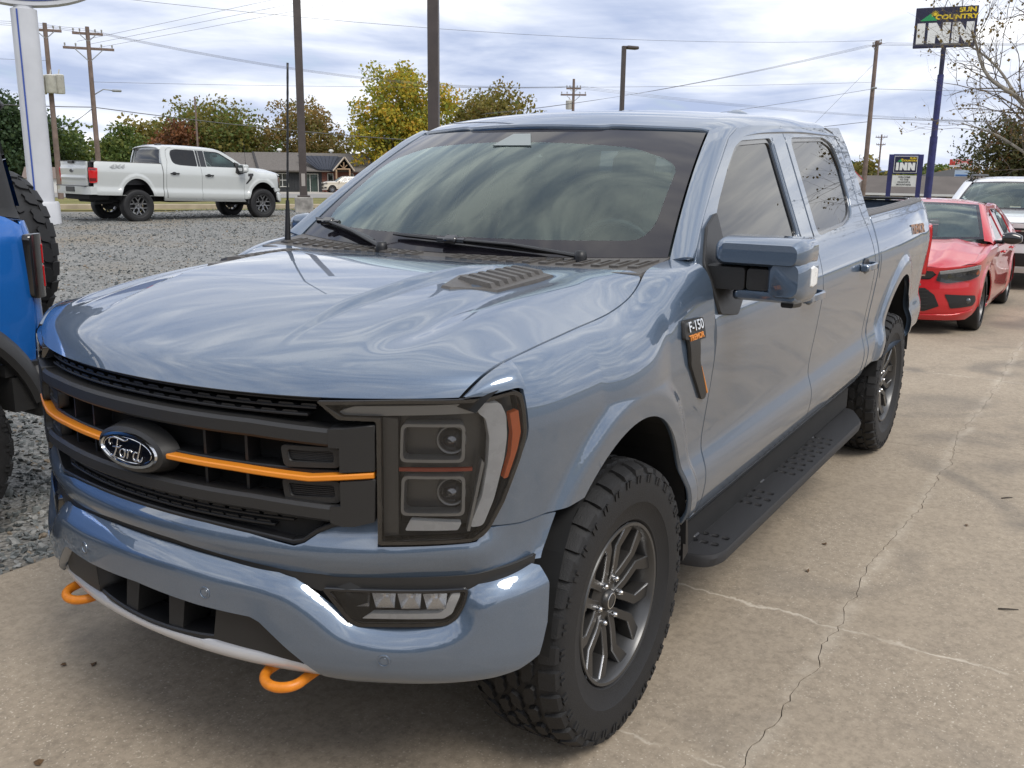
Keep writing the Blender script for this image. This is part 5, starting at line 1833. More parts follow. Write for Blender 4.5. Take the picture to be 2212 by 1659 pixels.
SEDAN = dict(
    plan=[(.90, 0), (.885, .25), (.84, .45), (.76, .62), (.64, .76), (.48, .85), (.28, .885), (0, .893), (-.6, .90), (-1.4, .90), (-2.2, .90), (-2.9, .885), (-3.35, .85), (-3.6, .76), (-3.70, .55), (-3.73, .25), (-3.74, 0)],
    side=([.12, .2, .26, .34, .5, .6, .70, .80, .86, .90, .94, .97, 1.36, 1.45], [.10, .05, .02, .004, .0, .008, .012, .0, .004, .014, .03, .05, .27, .33]),
    wb=2.735, Rt=.318, arch=(.355, .365), zlow=.26, belt=lambda x: float(np.interp(-x, [-.55, -.2, .2, .52, 1.5, 3.2], [.775, .855, .908, .925, .945, .985])),
    zf=.775, splits=(.52, -.52, -1.50, -2.42, -3.45), glass=[[(-.72, .965), (-1.18, 1.24), (-1.45, 1.30), (-1.47, .96)], [(-1.53, .96), (-1.52, 1.305), (-2.15, 1.285), (-2.45, 1.20), (-2.50, 1.03), (-2.42, .97)]],
    glassframe=[(-.42, .935), (-1.10, 1.27), (-1.30, 1.345), (-1.6, 1.37), (-2.2, 1.345), (-2.60, 1.24), (-3.05, 1.06), (-3.05, .985), (-2.4, .955), (-1.5, .942), (-.6, .938)],
    s_corner=1.10, zfl=.17, zhood=lambda s: .735 + .040 * float(sst(s, .5, 1.05)), front_holes=[], hood_x=(.86, -.22), hood_c=([-.4, -.22, 0, .3, .6, .78, .84, .87], [.985, .975, .945, .885, .812, .765, .745, .73]), hood_y=.80, hood_yf=.66, hood_set=.03,
    cowl_sweep=.22, edge=[(-.5, .925), (-.2, .908), (.2, .855), (.5, .785), (.72, .748), (.9, .735)],
    ws=((-.18, .76, .965, .28), (-1.02, .58, 1.375, .12)), rw=((-3.02, .70, 1.06, -.10), (-2.35, .56, 1.37, -.06)), roof=([-3.0, -2.35, -1.9, -1.5, -1.2, -1.02, -.9], [1.30, 1.372, 1.405, 1.415, 1.403, 1.376, 1.35]),
    pillar_f=[(-.42, .935), (-.78, 1.115), (-1.10, 1.27), (-1.25, 1.335)], pillar_r=[(-3.08, 1.06), (-2.75, 1.19), (-2.35, 1.325)], deck=((-2.98, 1.06), (-3.62, 1.04)), under=(.7, -3.6), w=1.80, seats=(-1.3, -2.2), hr=.28, tw=.225, rr=.235)

SUV = dict(
    plan=[(.93, 0), (.925, .3), (.90, .55), (.85, .74), (.75, .87), (.60, .945), (.40, .975), (.1, .985), (-.6, .99), (-1.6, .99), (-2.6, .985), (-3.3, .965), (-3.75, .92), (-3.95, .82), (-4.0, .5), (-4.02, 0)],
    side=([.2, .3, .36, .45, .6, .75, .90, 1.0, 1.06, 1.10, 1.13, 1.62, 1.75], [.10, .05, .02, .006, .0, .006, .012, .0, .008, .02, .035, .22, .28]),
    wb=2.89, Rt=.375, arch=(.42, .43), zlow=.36, belt=lambda x: 1.07 + .03 * float(sst(-x, 0, 3)),
    zf=1.0, splits=(.55, -.60, -1.62, -2.65, -3.75), glass=[[(-.75, 1.13), (-1.15, 1.44), (-1.35, 1.52), (-1.58, 1.54), (-1.58, 1.13)], [(-1.66, 1.13), (-1.66, 1.54), (-2.6, 1.53), (-2.6, 1.14)], [(-2.68, 1.14), (-2.68, 1.53), (-3.4, 1.49), (-3.55, 1.18)]],
    glassframe=[(-.50, 1.095), (-1.12, 1.50), (-1.35, 1.60), (-1.7, 1.625), (-3.2, 1.60), (-3.62, 1.52), (-3.82, 1.12), (-2.6, 1.115), (-1.6, 1.10)],
    s_corner=1.22, zfl=.26, zhood=lambda s: 1.0 + .0 * s, front_holes=[], hood_x=(.90, -.30), hood_c=([-.5, -.30, 0, .4, .7, .82, .88, .91], [1.17, 1.165, 1.155, 1.125, 1.085, 1.06, 1.03, 1.0]), hood_y=.86, hood_yf=.80, hood_set=.02,
    cowl_sweep=.20, edge=[(-.5, 1.10), (0, 1.09), (.4, 1.065), (.7, 1.02), (.9, 1.0)],
    ws=((-.28, .80, 1.16, .24), (-1.00, .64, 1.60, .14)), rw=((-3.95, .72, 1.12, -.06), (-3.65, .62, 1.58, -.05)), roof=([-4, -3.65, -3.0, -2.2, -1.5, -1.15, -1.0, -.9], [1.56, 1.60, 1.67, 1.69, 1.685, 1.65, 1.605, 1.57]),
    pillar_f=[(-.50, 1.095), (-.80, 1.29), (-1.12, 1.50), (-1.28, 1.58)], pillar_r=[(-3.84, 1.12), (-3.74, 1.32), (-3.60, 1.53)], under=(.7, -3.8), w=1.98, seats=(-1.35, -2.3), tw=.25, rr=.26, black_sill=True)


def red_sedan(loc, rz):
    m = dict(TM)
    paint = mat('bright_red_paint', (.50, .006, .012), .30, metal=.2, coat=1.0, flake=True)
    root = empty('red_sedan', loc, rz)
    tag(root, 'bright red sedan with black mirrors parked right behind the blue grey pickup', 'car')
    m['rim'] = mat('sedan_wheel_black', (.012, .012, .012), .3, coat=.4); m['rim_edge'] = mat('sedan_wheel_silver', (.35, .35, .35), .25, metal=.9)
    plan, D, F, Fs = simple_car(root, SEDAN, m, paint)
    LR = (1, -1)
    P = lambda d: (lambda s, z: plan.pos(s, np.asarray(z, float), D(z) + d))
    # grille strip between lamps, lamps, lower intake, fog pockets
    patch('grille', mir([(0, .60), (.44, .615), (.50, .665), (.46, .70), (0, .70)]), P(-.006), m['gloss'], root, .06, flip=False, flange=.004)
    patch('lower_intake', mir([(0, .27), (.42, .27), (.56, .33), (.50, .45), (.40, .52), (0, .52)]), P(-.004), m['black'], root, .06, flip=False, flange=.004)
    for k in range(6):
        mb = MB(); zz = .30 + k * .038
        s_ = np.linspace(-.44, .44, 15); A = plan.pos(s_, zz + 0 * s_, D(zz) + 0 * s_ - .010); B = plan.pos(s_, zz + .010 + 0 * s_, D(zz) + 0 * s_ - .010)
        mb.add(list(A) + list(B), [(i, i + 1, 16 + i, 15 + i) for i in range(14)]); mb.build('intake_slat', m['matte'], root)
    patch('chin_lip', mir([(0, .19), (.75, .205), (1.02, .26), (1.0, .285), (.72, .235), (0, .22)]), P(-.014), paint, root, .06, flip=False, flange=.012)
    for sd in LR:
        h = empty('headlamp', (0, 0, 0), 0, root)
        ol = smooth_loop([(.50, .60), (.62, .575), (.90, .61), (1.07, .65), (1.09, .70), (1.06, .765), (.98, .762), (.70, .728), (.53, .705)], .02)
        patch('housing', ol, P(-.004), m['lamp_house'], h, .04, sides=(sd,), flip=False, flange=.004)
        patch('light_guide', [(.53, .700), (.70, .722), (.98, .756), (1.055, .759), (1.08, .70), (1.045, .690), (1.03, .722), (.97, .722), (.70, .690), (.54, .670)], P(-.010), m['lamp_white'], h, .03, sides=(sd,), flip=False, flange=.006)
        patch('side_marker', [(1.0, .655), (1.05, .672), (1.068, .70), (1.02, .71), (.985, .68)], P(-.009), m['amber'], h, .03, sides=(sd,), flip=False, flange=.004)
        for i in range(4):
            a = .62 + i * .085
            patch('led_cell', [(a, .63 + .012 * i), (a + .07, .64 + .012 * i), (a + .07, .68 + .008 * i), (a, .672 + .008 * i)], P(-.008), m['lens'], h, .05, sides=(sd,), flip=False, flange=.003)
        patch('cover', ol, P(-.013), m['lamp_clear'], h, .05, sides=(sd,), flip=False, flange=0)
        fp = smooth_loop([(.60, .46), (1.0, .44), (1.03, .38), (.98, .33), (.68, .305), (.66, .36)], .02)
        patch('fog_pocket', fp, P(-.006), m['black'], root, .05, sides=(sd,), flip=False, flange=.004)
        MB().lathe([(0, .012), (.022, .01), (.032, 0)], 16, 'x').build('fog_lamp', m['lens'], root, smooth=True, loc=tuple(plan.pos(np.array([.88 * sd]), np.array([.385]), np.array([-.004]))[0]))
        # mirror
        mr = empty('side_mirror', (0, 0, 0), 0, root)
        mb = MB()
        rings = []
        for t in np.linspace(0, 1, 9):
            y = .93 + .20 * t; r = .075 * math.sin(math.pi * (.18 + .72 * t)) ** .6
            rings.append([(-.66 + .05 * math.cos(a) * (1 + .3 * (1 - t)) - .05 * t, sd * y, 1.0 + r * math.sin(a) * .95 - .01 * t) for a in np.linspace(0, 2 * math.pi, 14, endpoint=False)])
        vs = [p for rg in rings for p in rg]
        fs = [(i * 14 + j, i * 14 + (j + 1) % 14, (i + 1) * 14 + (j + 1) % 14, (i + 1) * 14 + j) for i in range(8) for j in range(14)] + [tuple(range(14)), tuple(range(8 * 14, 9 * 14))]
        mb.add(vs, fs); mb.build('shell', m['gloss'], mr, smooth=True)
        MB().box((-.65, sd * .90, .95), (.09, .12, .04), bev=.01).build('stalk', m['gloss'], mr)
        for xh in (-1.30, -2.20):
            y = float(F(np.array([xh]), np.array([.80]))[0, 1])
            MB().box((xh, sd * (y + .015), .80), (.20, .03, .03), bev=.012).build('door_handle', paint, root, angle=40)
    e = MB(); oval(e, .05, .045, 0, .008, .042, .038, 24); o = e.build('badge_ring', m['chrome'], root); Mx = frame((0, 1, 0), (1, 0, .1)).to_4x4(); Mx.translation = Vector((.902, 0, .66)); o.matrix_local = Mx
    return root


def white_suv(loc, rz, name, label, col, chrome=True):
    m = dict(TM)
    paint = mat(name + '_paint', col, .28, coat=1.0)
    root = empty(name, loc, rz)
    tag(root, label, 'suv')
    plan, D, F, Fs = simple_car(root, SUV, m, paint)
    P = lambda d: (lambda s, z: plan.pos(s, np.asarray(z, float), D(z) + d))
    patch('grille', mir([(0, .70), (.60, .70), (.68, .80), (.66, .93), (0, .93)]), P(-.006), m['black'], root, .08, flip=False, flange=.004)
    for k in range(4):
        s_ = np.linspace(-.62, .62, 21); zz = .73 + k * .05
        mb = MB(); A = plan.pos(s_, zz + 0 * s_, D(zz) + 0 * s_ - .016); B = plan.pos(s_, zz + .018 + 0 * s_, D(zz) + 0 * s_ - .016)
        mb.add(list(A) + list(B), [(i, i + 1, 22 + i, 21 + i) for i in range(20)]); mb.build('grille_bar', m['chrome'] if k == 3 else m['matte'], root)
    patch('lower_intake', mir([(0, .36), (.62, .36), (.70, .46), (.62, .56), (0, .56)]), P(-.004), m['black'], root, .08, flip=False, flange=.004)
    patch('chin_guard', mir([(0, .27), (.8, .29), (1.1, .37), (1.05, .42), (.8, .345), (0, .335)]), P(-.008), m['silver'], root, .08, flip=False, flange=.01)
    for sd in (1, -1):
        h = empty('headlamp', (0, 0, 0), 0, root)
        ol = smooth_loop([(.69, .84), (1.10, .86), (1.20, .90), (1.18, .965), (1.05, .975), (.70, .955)], .02)
        patch('housing', ol, P(-.004), m['lamp_house'], h, .05, sides=(sd,), flip=False, flange=.004)
        patch('light_guide', [(.70, .945), (1.05, .962), (1.17, .952), (1.18, .935), (1.05, .945), (.70, .93)], P(-.010), m['lamp_white'], h, .04, sides=(sd,), flip=False, flange=.005)
        for i in range(3):
            a = .74 + i * .11
            patch('led_cell', smooth_loop([(a, .865), (a + .09, .87), (a + .09, .92), (a, .918)], .01), P(-.009), m['lamp_silver'], h, .05, sides=(sd,), flip=False, flange=.004)
        patch('cover', ol, P(-.013), m['lamp_clear'], h, .06, sides=(sd,), flip=False, flange=0)
        patch('fog_pocket', smooth_loop([(.78, .42), (1.08, .44), (1.12, .58), (.84, .60)], .02), P(-.006), m['black'], root, .06, sides=(sd,), flip=False, flange=.004)
        mr = empty('side_mirror', (0, 0, 0), 0, root)
        MB().box((-.72, sd * 1.07, 1.17), (.13, .22, .16), bev=.04).build('shell', paint, mr, angle=60)
        MB().box((-.70, sd * .96, 1.11), (.08, .14, .05), bev=.015).build('stalk', m['black'], mr)
        mb = MB(); mb.tube([(-1.15, sd * .66, 1.63), (-1.3, sd * .67, 1.70), (-3.3, sd * .66, 1.70), (-3.45, sd * .65, 1.63)], .018, 8); mb.build('roof_rack_bar', m['black'], root, smooth=True)
    return root


def blue_suv(loc, rz):
    """boxy off-roader seen from its rear quarter; rear axle at x=0, nose towards +x"""
    m = dict(TM)
    paint = mat('vivid_blue_paint', (.010, .13, .46), .26, metal=.30, coat=1.0, flake=True)
    root = empty('off_road_suv', loc, rz)
    tag(root, 'vivid blue boxy off-road suv with rear spare tyre beside the blue grey pickup', 'suv')
    LR = (1, -1)
    prof = sm([.55, .62, .70, .85, 1.0, 1.15, 1.36, 1.43, 1.48, 1.90, 2.0], [.05, .02, .008, .0, .0, .004, .018, .034, .055, .11, .15], .012)
    bp_ = Plan([(4.05, 0), (4.03, .5), (3.95, .78), (3.8, .90), (3.5, .93), (2.0, .94), (0, .94), (-.40, .935), (-.55, .92), (-.64, .87), (-.675, .75), (-.68, .4), (-.685, 0)])

    def F(x, z):
        x = np.asarray(x, float); z = np.asarray(z, float)
        r = np.hypot((x - .05) / .56, (z - .445) / .58)
        return bp_.pos(bp_.sx(x), z, prof(z) - .02 * (1 - sst(r, 1.05, 1.2)))
    Fq = lambda s, z: bp_.pos(s, np.asarray(z, float), prof(np.asarray(z, float)))
    arc = [(.05 + .56 * math.cos(a), .445 + .58 * math.sin(a)) for a in np.linspace(2.75, .35, 26)]
    qp = [(-.58, 1.42), (-.575, .98), (-.56, .90), (-.555, .80), (-.52, .72)] + arc + [(.96, .60), (.96, 1.48), (-.42, 1.48), (-.50, 1.46)]
    patch('quarter_panel', qp, F, paint, root, .04, sides=LR, flip=True, flange=.02)
    arc2 = [(2.95 + .54 * math.cos(a), .445 + .56 * math.sin(a)) for a in np.linspace(2.75, .35, 20)]
    patch('front_body', [(.966, 1.48), (.966, .60)] + arc2 + [(3.78, .75), (3.78, 1.18), (2.2, 1.40)], F, paint, root, .06, sides=LR, flip=True, flange=.02)
    hd = MB(); hd.add([(2.1, -.88, 1.27), (3.75, -.80, 1.20), (3.75, .80, 1.20), (2.1, .88, 1.27), (3.9, -.75, 1.1), (3.9, .75, 1.1)], [(0, 1, 2, 3), (1, 4, 5, 2)]); hd.build('hood', paint, root)
    fp = MB(); fp.box((3.92, 0, .95), (.1, 1.6, .45), bev=.04); fp.box((4.0, 0, .62), (.25, 1.8, .22), bev=.05); fp.build('front_end', m['black'], root)
    # flared arch trim (plastic)
    for sd in LR:
        for xc in (.05, 2.95):
            mb = MB(); vs = []
            aa = np.linspace(2.85, .28, 26)
            for a in aa:
                for r, dy in ((1.0, -.03), (1.0, .055), (1.05, .065), (1.13, .045), (1.18, .0)):
                    vs.append((xc + .56 * r * math.cos(a), sd * (.945 + dy), .445 + .58 * r * math.sin(a)))
            mb.add(vs, [(lambda q_: q_ if sd < 0 else q_[::-1])((i * 5 + j, i * 5 + j + 1, (i + 1) * 5 + j + 1, (i + 1) * 5 + j)) for i in range(25) for j in range(4)])
            mb.build('arch_flare', m['matte'], root, angle=40)
    # rear door, tail corner
    s0 = float(bp_.sx(-.585)); S1 = bp_.L[-1]
    patch('tail_corner', [(s0, .80), (s0 + .34, .80), (s0 + .34, 1.44), (s0, 1.44)], Fq, paint, root, .03, sides=LR, flip=False, flange=.01)
    patch('tail_gate', [(s0 + .35, .80), (S1 - .001, .80), (S1 - .001, 1.48), (s0 + .35, 1.48)], Fq, paint, root, .06, sides=LR, flip=False, flange=.01)
    for sd in LR:
        t = empty('tail_lamp', (0, 0, 0), 0, root)
        def box_on(s0_, s1_, z0, z1, d0, d1, name, mt, r=.02):
            patch(name, smooth_loop([(s0_, z0), (s1_, z0), (s1_, z1), (s0_, z1)], r), lambda s, z: bp_.pos(s, np.asarray(z, float), np.full(np.shape(np.asarray(z, float)), -d1)), mt, t, .03, sides=(sd,), flip=False, flange=d1 - d0)
        sl = float(bp_.sx(-.56))
        box_on(sl, sl + .20, 1.085, 1.38, -.03, .022, 'housing', m['gloss'], .03)
        box_on(sl + .095, sl + .125, 1.13, 1.23, .0, .0265, 'red_bar', m['red'], .004)
        box_on(sl + .095, sl + .125, 1.24, 1.33, .0, .0265, 'red_bar', m['red'], .004)
        box_on(sl + .150, sl + .180, 1.10, 1.365, .0, .030, 'clear_edge', m['red'], .012)
        box_on(sl + .180, sl + .194, 1.11, 1.355, .0, .028, 'chrome_edge', m['lamp_white'], .004)
        # upper body: black roof pillar
        patch('rear_pillar', [(-.60, 1.45), (-.55, 1.94), (-.42, 1.94), (-.44, 1.47)], F, m['matte'], root, .1, sides=(sd,), flip=True)
        patch('side_window', [(-.40, 1.51), (-.38, 1.90), (.85, 1.90), (.85, 1.51)], F, m['tint'], root, .2, sides=(sd,), flip=True)
        patch('side_window', [(.92, 1.51), (.92, 1.90), (1.75, 1.90), (2.0, 1.51)], F, m['tint'], root, .2, sides=(sd,), flip=True)
        patch('window_frame', [(-.55, 1.482), (-.55, 1.508), (2.1, 1.508), (2.1, 1.482)], F, m['matte'], root, .1, sides=(sd,), flip=True)
    rf = MB(); rf.box((.6, 0, 1.955), (2.4, 1.62, .06), bev=.025); rf.build('hard_top', m['matte'], root)
    ws = MB(); ws.add([(2.05, -.80, 1.29), (2.05, .80, 1.29), (1.72, .72, 1.94), (1.72, -.72, 1.94)], [(0, 1, 2, 3)]); ws.build('windshield', m['tint'], root)
    rw = MB(); rw.add([(-.66, -.72, 1.50), (-.66, .72, 1.50), (-.60, .68, 1.92), (-.60, -.68, 1.92)], [(3, 2, 1, 0)]); rw.build('rear_window', m['tint'], root)
    # bumper: chunky plastic with end caps
    b = MB()
    pl = [(-.40, .97), (-.60, .965), (-.80, .90), (-.86, .80), (-.88, .5), (-.885, 0)]
    full = pl + [(x, -y) for x, y in reversed(pl[:-1])]
    for z0, z1, grow in ((.58, .74, 0), (.745, .80, -.03)):
        o = [(x + (.02 if grow else 0), y * (1 + grow * .5)) for x, y in full]
        b.prism(o[::-1], z0, z1, 'z')
    bo = b.build('rear_bumper', m['matte'], root, angle=30)
    for sd in LR:
        MB().box((-.62, sd * .83, .66), (.26, .30, .26), bev=.04).build('bumper_end', m['matte'], bo, angle=40)
    ub = MB(); ub.box((1.6, 0, .62), (4.2, 1.3, .3)); ub.box((1.5, 0, .66), (1.6, 1.7, .2)); ub.build('underbody', m['under'], root)
    for xc in (.05, 2.95):
        for sd in LR:
            make_wheel(root, (xc, sd * .82, .445), sd, m, Rt=.445, width=.32, rr=.225, n_block=26, seed=11, tread_style=1)
    sp = make_wheel(root, (-.88, -.03, 1.23), 1, m, Rt=.445, width=.32, rr=.225, n_block=26, seed=12, tread_style=1)
    sp.rotation_euler = (0, 0, math.pi / 2); sp.name = 'spare_wheel'
    return root


# ------------------------------------------------------------------ ground
UD = np.array([-.8, .6]); ND = np.array([-.6, -.8])      # along the side road, and away from the lot


def gz(x, y):
    """height of the land"""
    x = np.asarray(x, float); y = np.asarray(y, float)
    n = x * ND[0] + y * ND[1]
    z = .27 * sst(n, 10, 24) - 1.25 * np.clip((n - 31) / 73., 0, 1.25)
    z = z - 1.3 * sst(-x, 78, 105) * sst(y + .0 * x, -45, -20)
    return z


def nodes_of(name):
    m = bpy.data.materials.new(name); m.use_nodes = True
    nt = m.node_tree
    return m, nt, nt.nodes['Principled BSDF']


def noise(nt, vec, scale, detail=4, rough=.55, dist=0.0):
    n = nt.nodes.new('ShaderNodeTexNoise')
    n.inputs['Scale'].default_value = scale; n.inputs['Detail'].default_value = detail
    n.inputs['Roughness'].default_value = rough; n.inputs['Distortion'].default_value = dist
    nt.links.new(vec, n.inputs['Vector'])
    return n.outputs['Fac']


def ramp(nt, fac, stops):
    r = nt.nodes.new('ShaderNodeValToRGB')
    e = r.color_ramp.elements
    e[0].position, e[0].color = stops[0][0], (*stops[0][1], 1)
    e[1].position, e[1].color = stops[-1][0], (*stops[-1][1], 1)
    for p, c in stops[1:-1]:
        k = e.new(p); k.color = (*c, 1)
    nt.links.new(fac, r.inputs['Fac'])
    return r.outputs['Color']


def mixc(nt, fac, a, b, mode='MIX'):
    n = nt.nodes.new('ShaderNodeMixRGB'); n.blend_type = mode
    for i, v in enumerate((fac, a, b)):
        if isinstance(v, (int, float)): n.inputs[i].default_value = v
        elif isinstance(v, tuple): n.inputs[i].default_value = (*v, 1)
        else: nt.links.new(v, n.inputs[i])
    return n.outputs['Color']


def bump(nt, b, h, strength, dist):
    n = nt.nodes.new('ShaderNodeBump'); n.inputs['Strength'].default_value = strength; n.inputs['Distance'].default_value = dist
    nt.links.new(h, n.inputs['Height']); nt.links.new(n.outputs[0], b.inputs['Normal'])


def mth(nt, op, a, b=None, clamp=False):
    n = nt.nodes.new('ShaderNodeMath'); n.operation = op; n.use_clamp = clamp
    for i, v in enumerate((a, b)):
        if v is None: continue
        if isinstance(v, (int, float)): n.inputs[i].default_value = v
        else: nt.links.new(v, n.inputs[i])
    return n.outputs[0]


def concrete_mat():
    m, nt, b = nodes_of('weathered_concrete')
    co = nt.nodes.new('ShaderNodeTexCoord').outputs['Object']
    big = noise(nt, co, .55, 5, .6, .4)
    mid = noise(nt, co, 3.2, 6, .65)
    fine = noise(nt, co, 38, 5, .7)
    base = ramp(nt, big, [(.30, (.215, .170, .114)), (.5, (.315, .252, .174)), (.70, (.415, .338, .238))])
    base = mixc(nt, .42, base, ramp(nt, mid, [(.30, (.205, .176, .140)), (.55, (.345, .288, .218)), (.75, (.43, .365, .28))]))
    base = mixc(nt, .42, base, ramp(nt, fine, [(.32, (.155, .130, .102)), (.6, (.40, .335, .258))]))
    # pale worn aggregate flecks
    sc = nt.nodes.new('ShaderNodeMapping'); sc.inputs['Scale'].default_value = (1, 1, 1); nt.links.new(co, sc.inputs[0])
    fl = noise(nt, sc.outputs[0], 105, 2, .5, .0)
    fm = nt.nodes.new('ShaderNodeMapRange'); fm.inputs['From Min'].default_value = .62; fm.inputs['From Max'].default_value = .70; nt.links.new(fl, fm.inputs[0])
    patchy = nt.nodes.new('ShaderNodeMapRange'); patchy.inputs['From Min'].default_value = .36; patchy.inputs['From Max'].default_value = .60; nt.links.new(noise(nt, co, 1.4, 4, .6), patchy.inputs[0])
    base = mixc(nt, mth(nt, 'MULTIPLY', mth(nt, 'MULTIPLY', fm.outputs[0], patchy.outputs[0]), .8), base, (.58, .51, .41))
    # dark pits and drip stains
    pt = noise(nt, co, 90, 2, .5)
    pm = nt.nodes.new('ShaderNodeMapRange'); pm.inputs['From Min'].default_value = .30; pm.inputs['From Max'].default_value = .22; nt.links.new(pt, pm.inputs[0])
    base = mixc(nt, mth(nt, 'MULTIPLY', pm.outputs[0], .6), base, (.07, .062, .052))
    st = noise(nt, co, .9, 3, .5, 1.2)
    sm_ = nt.nodes.new('ShaderNodeMapRange'); sm_.inputs['From Min'].default_value = .56; sm_.inputs['From Max'].default_value = .72; nt.links.new(st, sm_.inputs[0])
    base = mixc(nt, mth(nt, 'MULTIPLY', sm_.outputs[0], .55), base, (.115, .105, .092))
    # pale mineral veins: lines x = const / y = const wobbling by noise
    sep = nt.nodes.new('ShaderNodeSeparateXYZ'); nt.links.new(co, sep.inputs[0])
    wob = mth(nt, 'MULTIPLY', mth(nt, 'SUBTRACT', noise(nt, co, 2.6, 5, .65), .5), .30)
    brk = nt.nodes.new('ShaderNodeMapRange'); brk.inputs['From Min'].default_value = .40; brk.inputs['From Max'].default_value = .56; nt.links.new(noise(nt, co, 3.7, 4, .6), brk.inputs[0])
    for axis, off, wid, k in (('X', -1.10, .013, .85), ('Y', 1.36, .05, .30), ('X', -.02, .010, .55), ('Y', 2.35, .010, .5), ('X', -6.4, .014, .5)):
        d = mth(nt, 'ABSOLUTE', mth(nt, 'ADD', mth(nt, 'SUBTRACT', sep.outputs[axis], off), wob if axis == 'X' else mth(nt, 'MULTIPLY', wob, .4)))
        g = nt.nodes.new('ShaderNodeMapRange'); g.inputs['From Min'].default_value = wid; g.inputs['From Max'].default_value = 0.0; nt.links.new(d, g.inputs[0])
        base = mixc(nt, mth(nt, 'MULTIPLY', mth(nt, 'MULTIPLY', g.outputs[0], brk.outputs[0]), k), base, (.60, .53, .43))
    nt.links.new(base, b.inputs['Base Color'])
    b.inputs['Roughness'].default_value = .82
    b.inputs['Specular IOR Level'].default_value = .35
    h = mth(nt, 'ADD', mth(nt, 'MULTIPLY', fine, .5), mth(nt, 'ADD', mth(nt, 'MULTIPLY', pt, .35), mth(nt, 'MULTIPLY', mid, .5)))
    bump(nt, b, h, .45, .006)
    return m


def gravel_mat():
    m, nt, b = nodes_of('grey_gravel')
    co = nt.nodes.new('ShaderNodeTexCoord').outputs['Object']
    v = nt.nodes.new('ShaderNodeTexVoronoi'); v.inputs['Scale'].default_value = 34; nt.links.new(co, v.inputs['Vector'])
    base = ramp(nt, v.outputs['Color'], [(.0, (.075, .076, .072)), (.45, (.21, .208, .195)), (.8, (.34, .335, .31)), (1, (.50, .485, .445))])
    big = noise(nt, co, .35, 5, .6)
    mid = noise(nt, co, 16, 6, .85)
    lo = noise(nt, co, 1.6, 6, .75)
    base = mixc(nt, .55, base, ramp(nt, mid, [(.34, (.085, .088, .085)), (.5, (.23, .23, .22)), (.68, (.42, .41, .385))]))
    base = mixc(nt, .35, base, ramp(nt, lo, [(.34, (.13, .132, .128)), (.66, (.34, .335, .315))]))
    base = mixc(nt, mth(nt, 'MULTIPLY', ramp(nt, big, [(.50, (0, 0, 0)), (.68, (1, 1, 1))]), .5), base, (.27, .215, .14))
    nt.links.new(base, b.inputs['Base Color']); b.inputs['Roughness'].default_value = .95
    b.inputs['Specular IOR Level'].default_value = .25
    bump(nt, b, v.outputs['Distance'], .9, .03)
    return m


def grass_mat(name, a, c, d):
    m, nt, b = nodes_of(name)
    co = nt.nodes.new('ShaderNodeTexCoord').outputs['Object']
    n1 = noise(nt, co, .25, 5, .6); n2 = noise(nt, co, 5, 6, .7)
    base = mixc(nt, .5, ramp(nt, n1, [(.35, a), (.5, c), (.66, d)]), ramp(nt, n2, [(.3, a), (.5, c), (.72, d)]))
    nt.links.new(base, b.inputs['Base Color']); b.inputs['Roughness'].default_value = .95; b.inputs['Specular IOR Level'].default_value = .15
    bump(nt, b, n2, .8, .06)
    return m


def asphalt_mat():
    m, nt, b = nodes_of('worn_road_asphalt')
    co = nt.nodes.new('ShaderNodeTexCoord').outputs['Object']
    base = ramp(nt, noise(nt, co, .4, 5, .6), [(.3, (.19, .18, .165)), (.7, (.27, .255, .235))])
    base = mixc(nt, .3, base, ramp(nt, noise(nt, co, 22, 3, .6), [(.3, (.12, .115, .105)), (.7, (.30, .29, .27))]))
    nt.links.new(base, b.inputs['Base Color']); b.inputs['Roughness'].default_value = .9
    return m


def sheet(name, quad_fn, nu, nv, mtl, dz, kind='structure'):
    """sheet draped on the land: quad_fn(u,v)->(x,y), u,v in 0..1"""
    u = np.linspace(0, 1, nu); v = np.linspace(0, 1, nv)
    U, V = np.meshgrid(u, v)
    X, Y = quad_fn(U.ravel(), V.ravel())
    vs = np.stack([X, Y, gz(X, Y) + dz], 1)
    fs = [(j * nu + i, j * nu + i + 1, (j + 1) * nu + i + 1, (j + 1) * nu + i) for j in range(nv - 1) for i in range(nu - 1)]
    a, b_, c = vs[fs[0][0]], vs[fs[0][1]], vs[fs[0][2]]
    if np.cross(b_ - a, c - a)[2] < 0: fs = [f[::-1] for f in fs]
    o = obj(name, mesh(name, vs, fs, mtl, smooth=True))
    return tag(o, kind=kind)


def un(t, n):
    return t * UD[0] + n * ND[0], t * UD[1] + n * ND[1]


# land out to the horizon: dense in the middle, coarse far away
def _axis():
    near = np.linspace(-160, 160, 130)
    far = np.array([240, 400, 800, 1600, 3200, 6000, 12000.])
    return np.concatenate([-far[::-1], near, far])


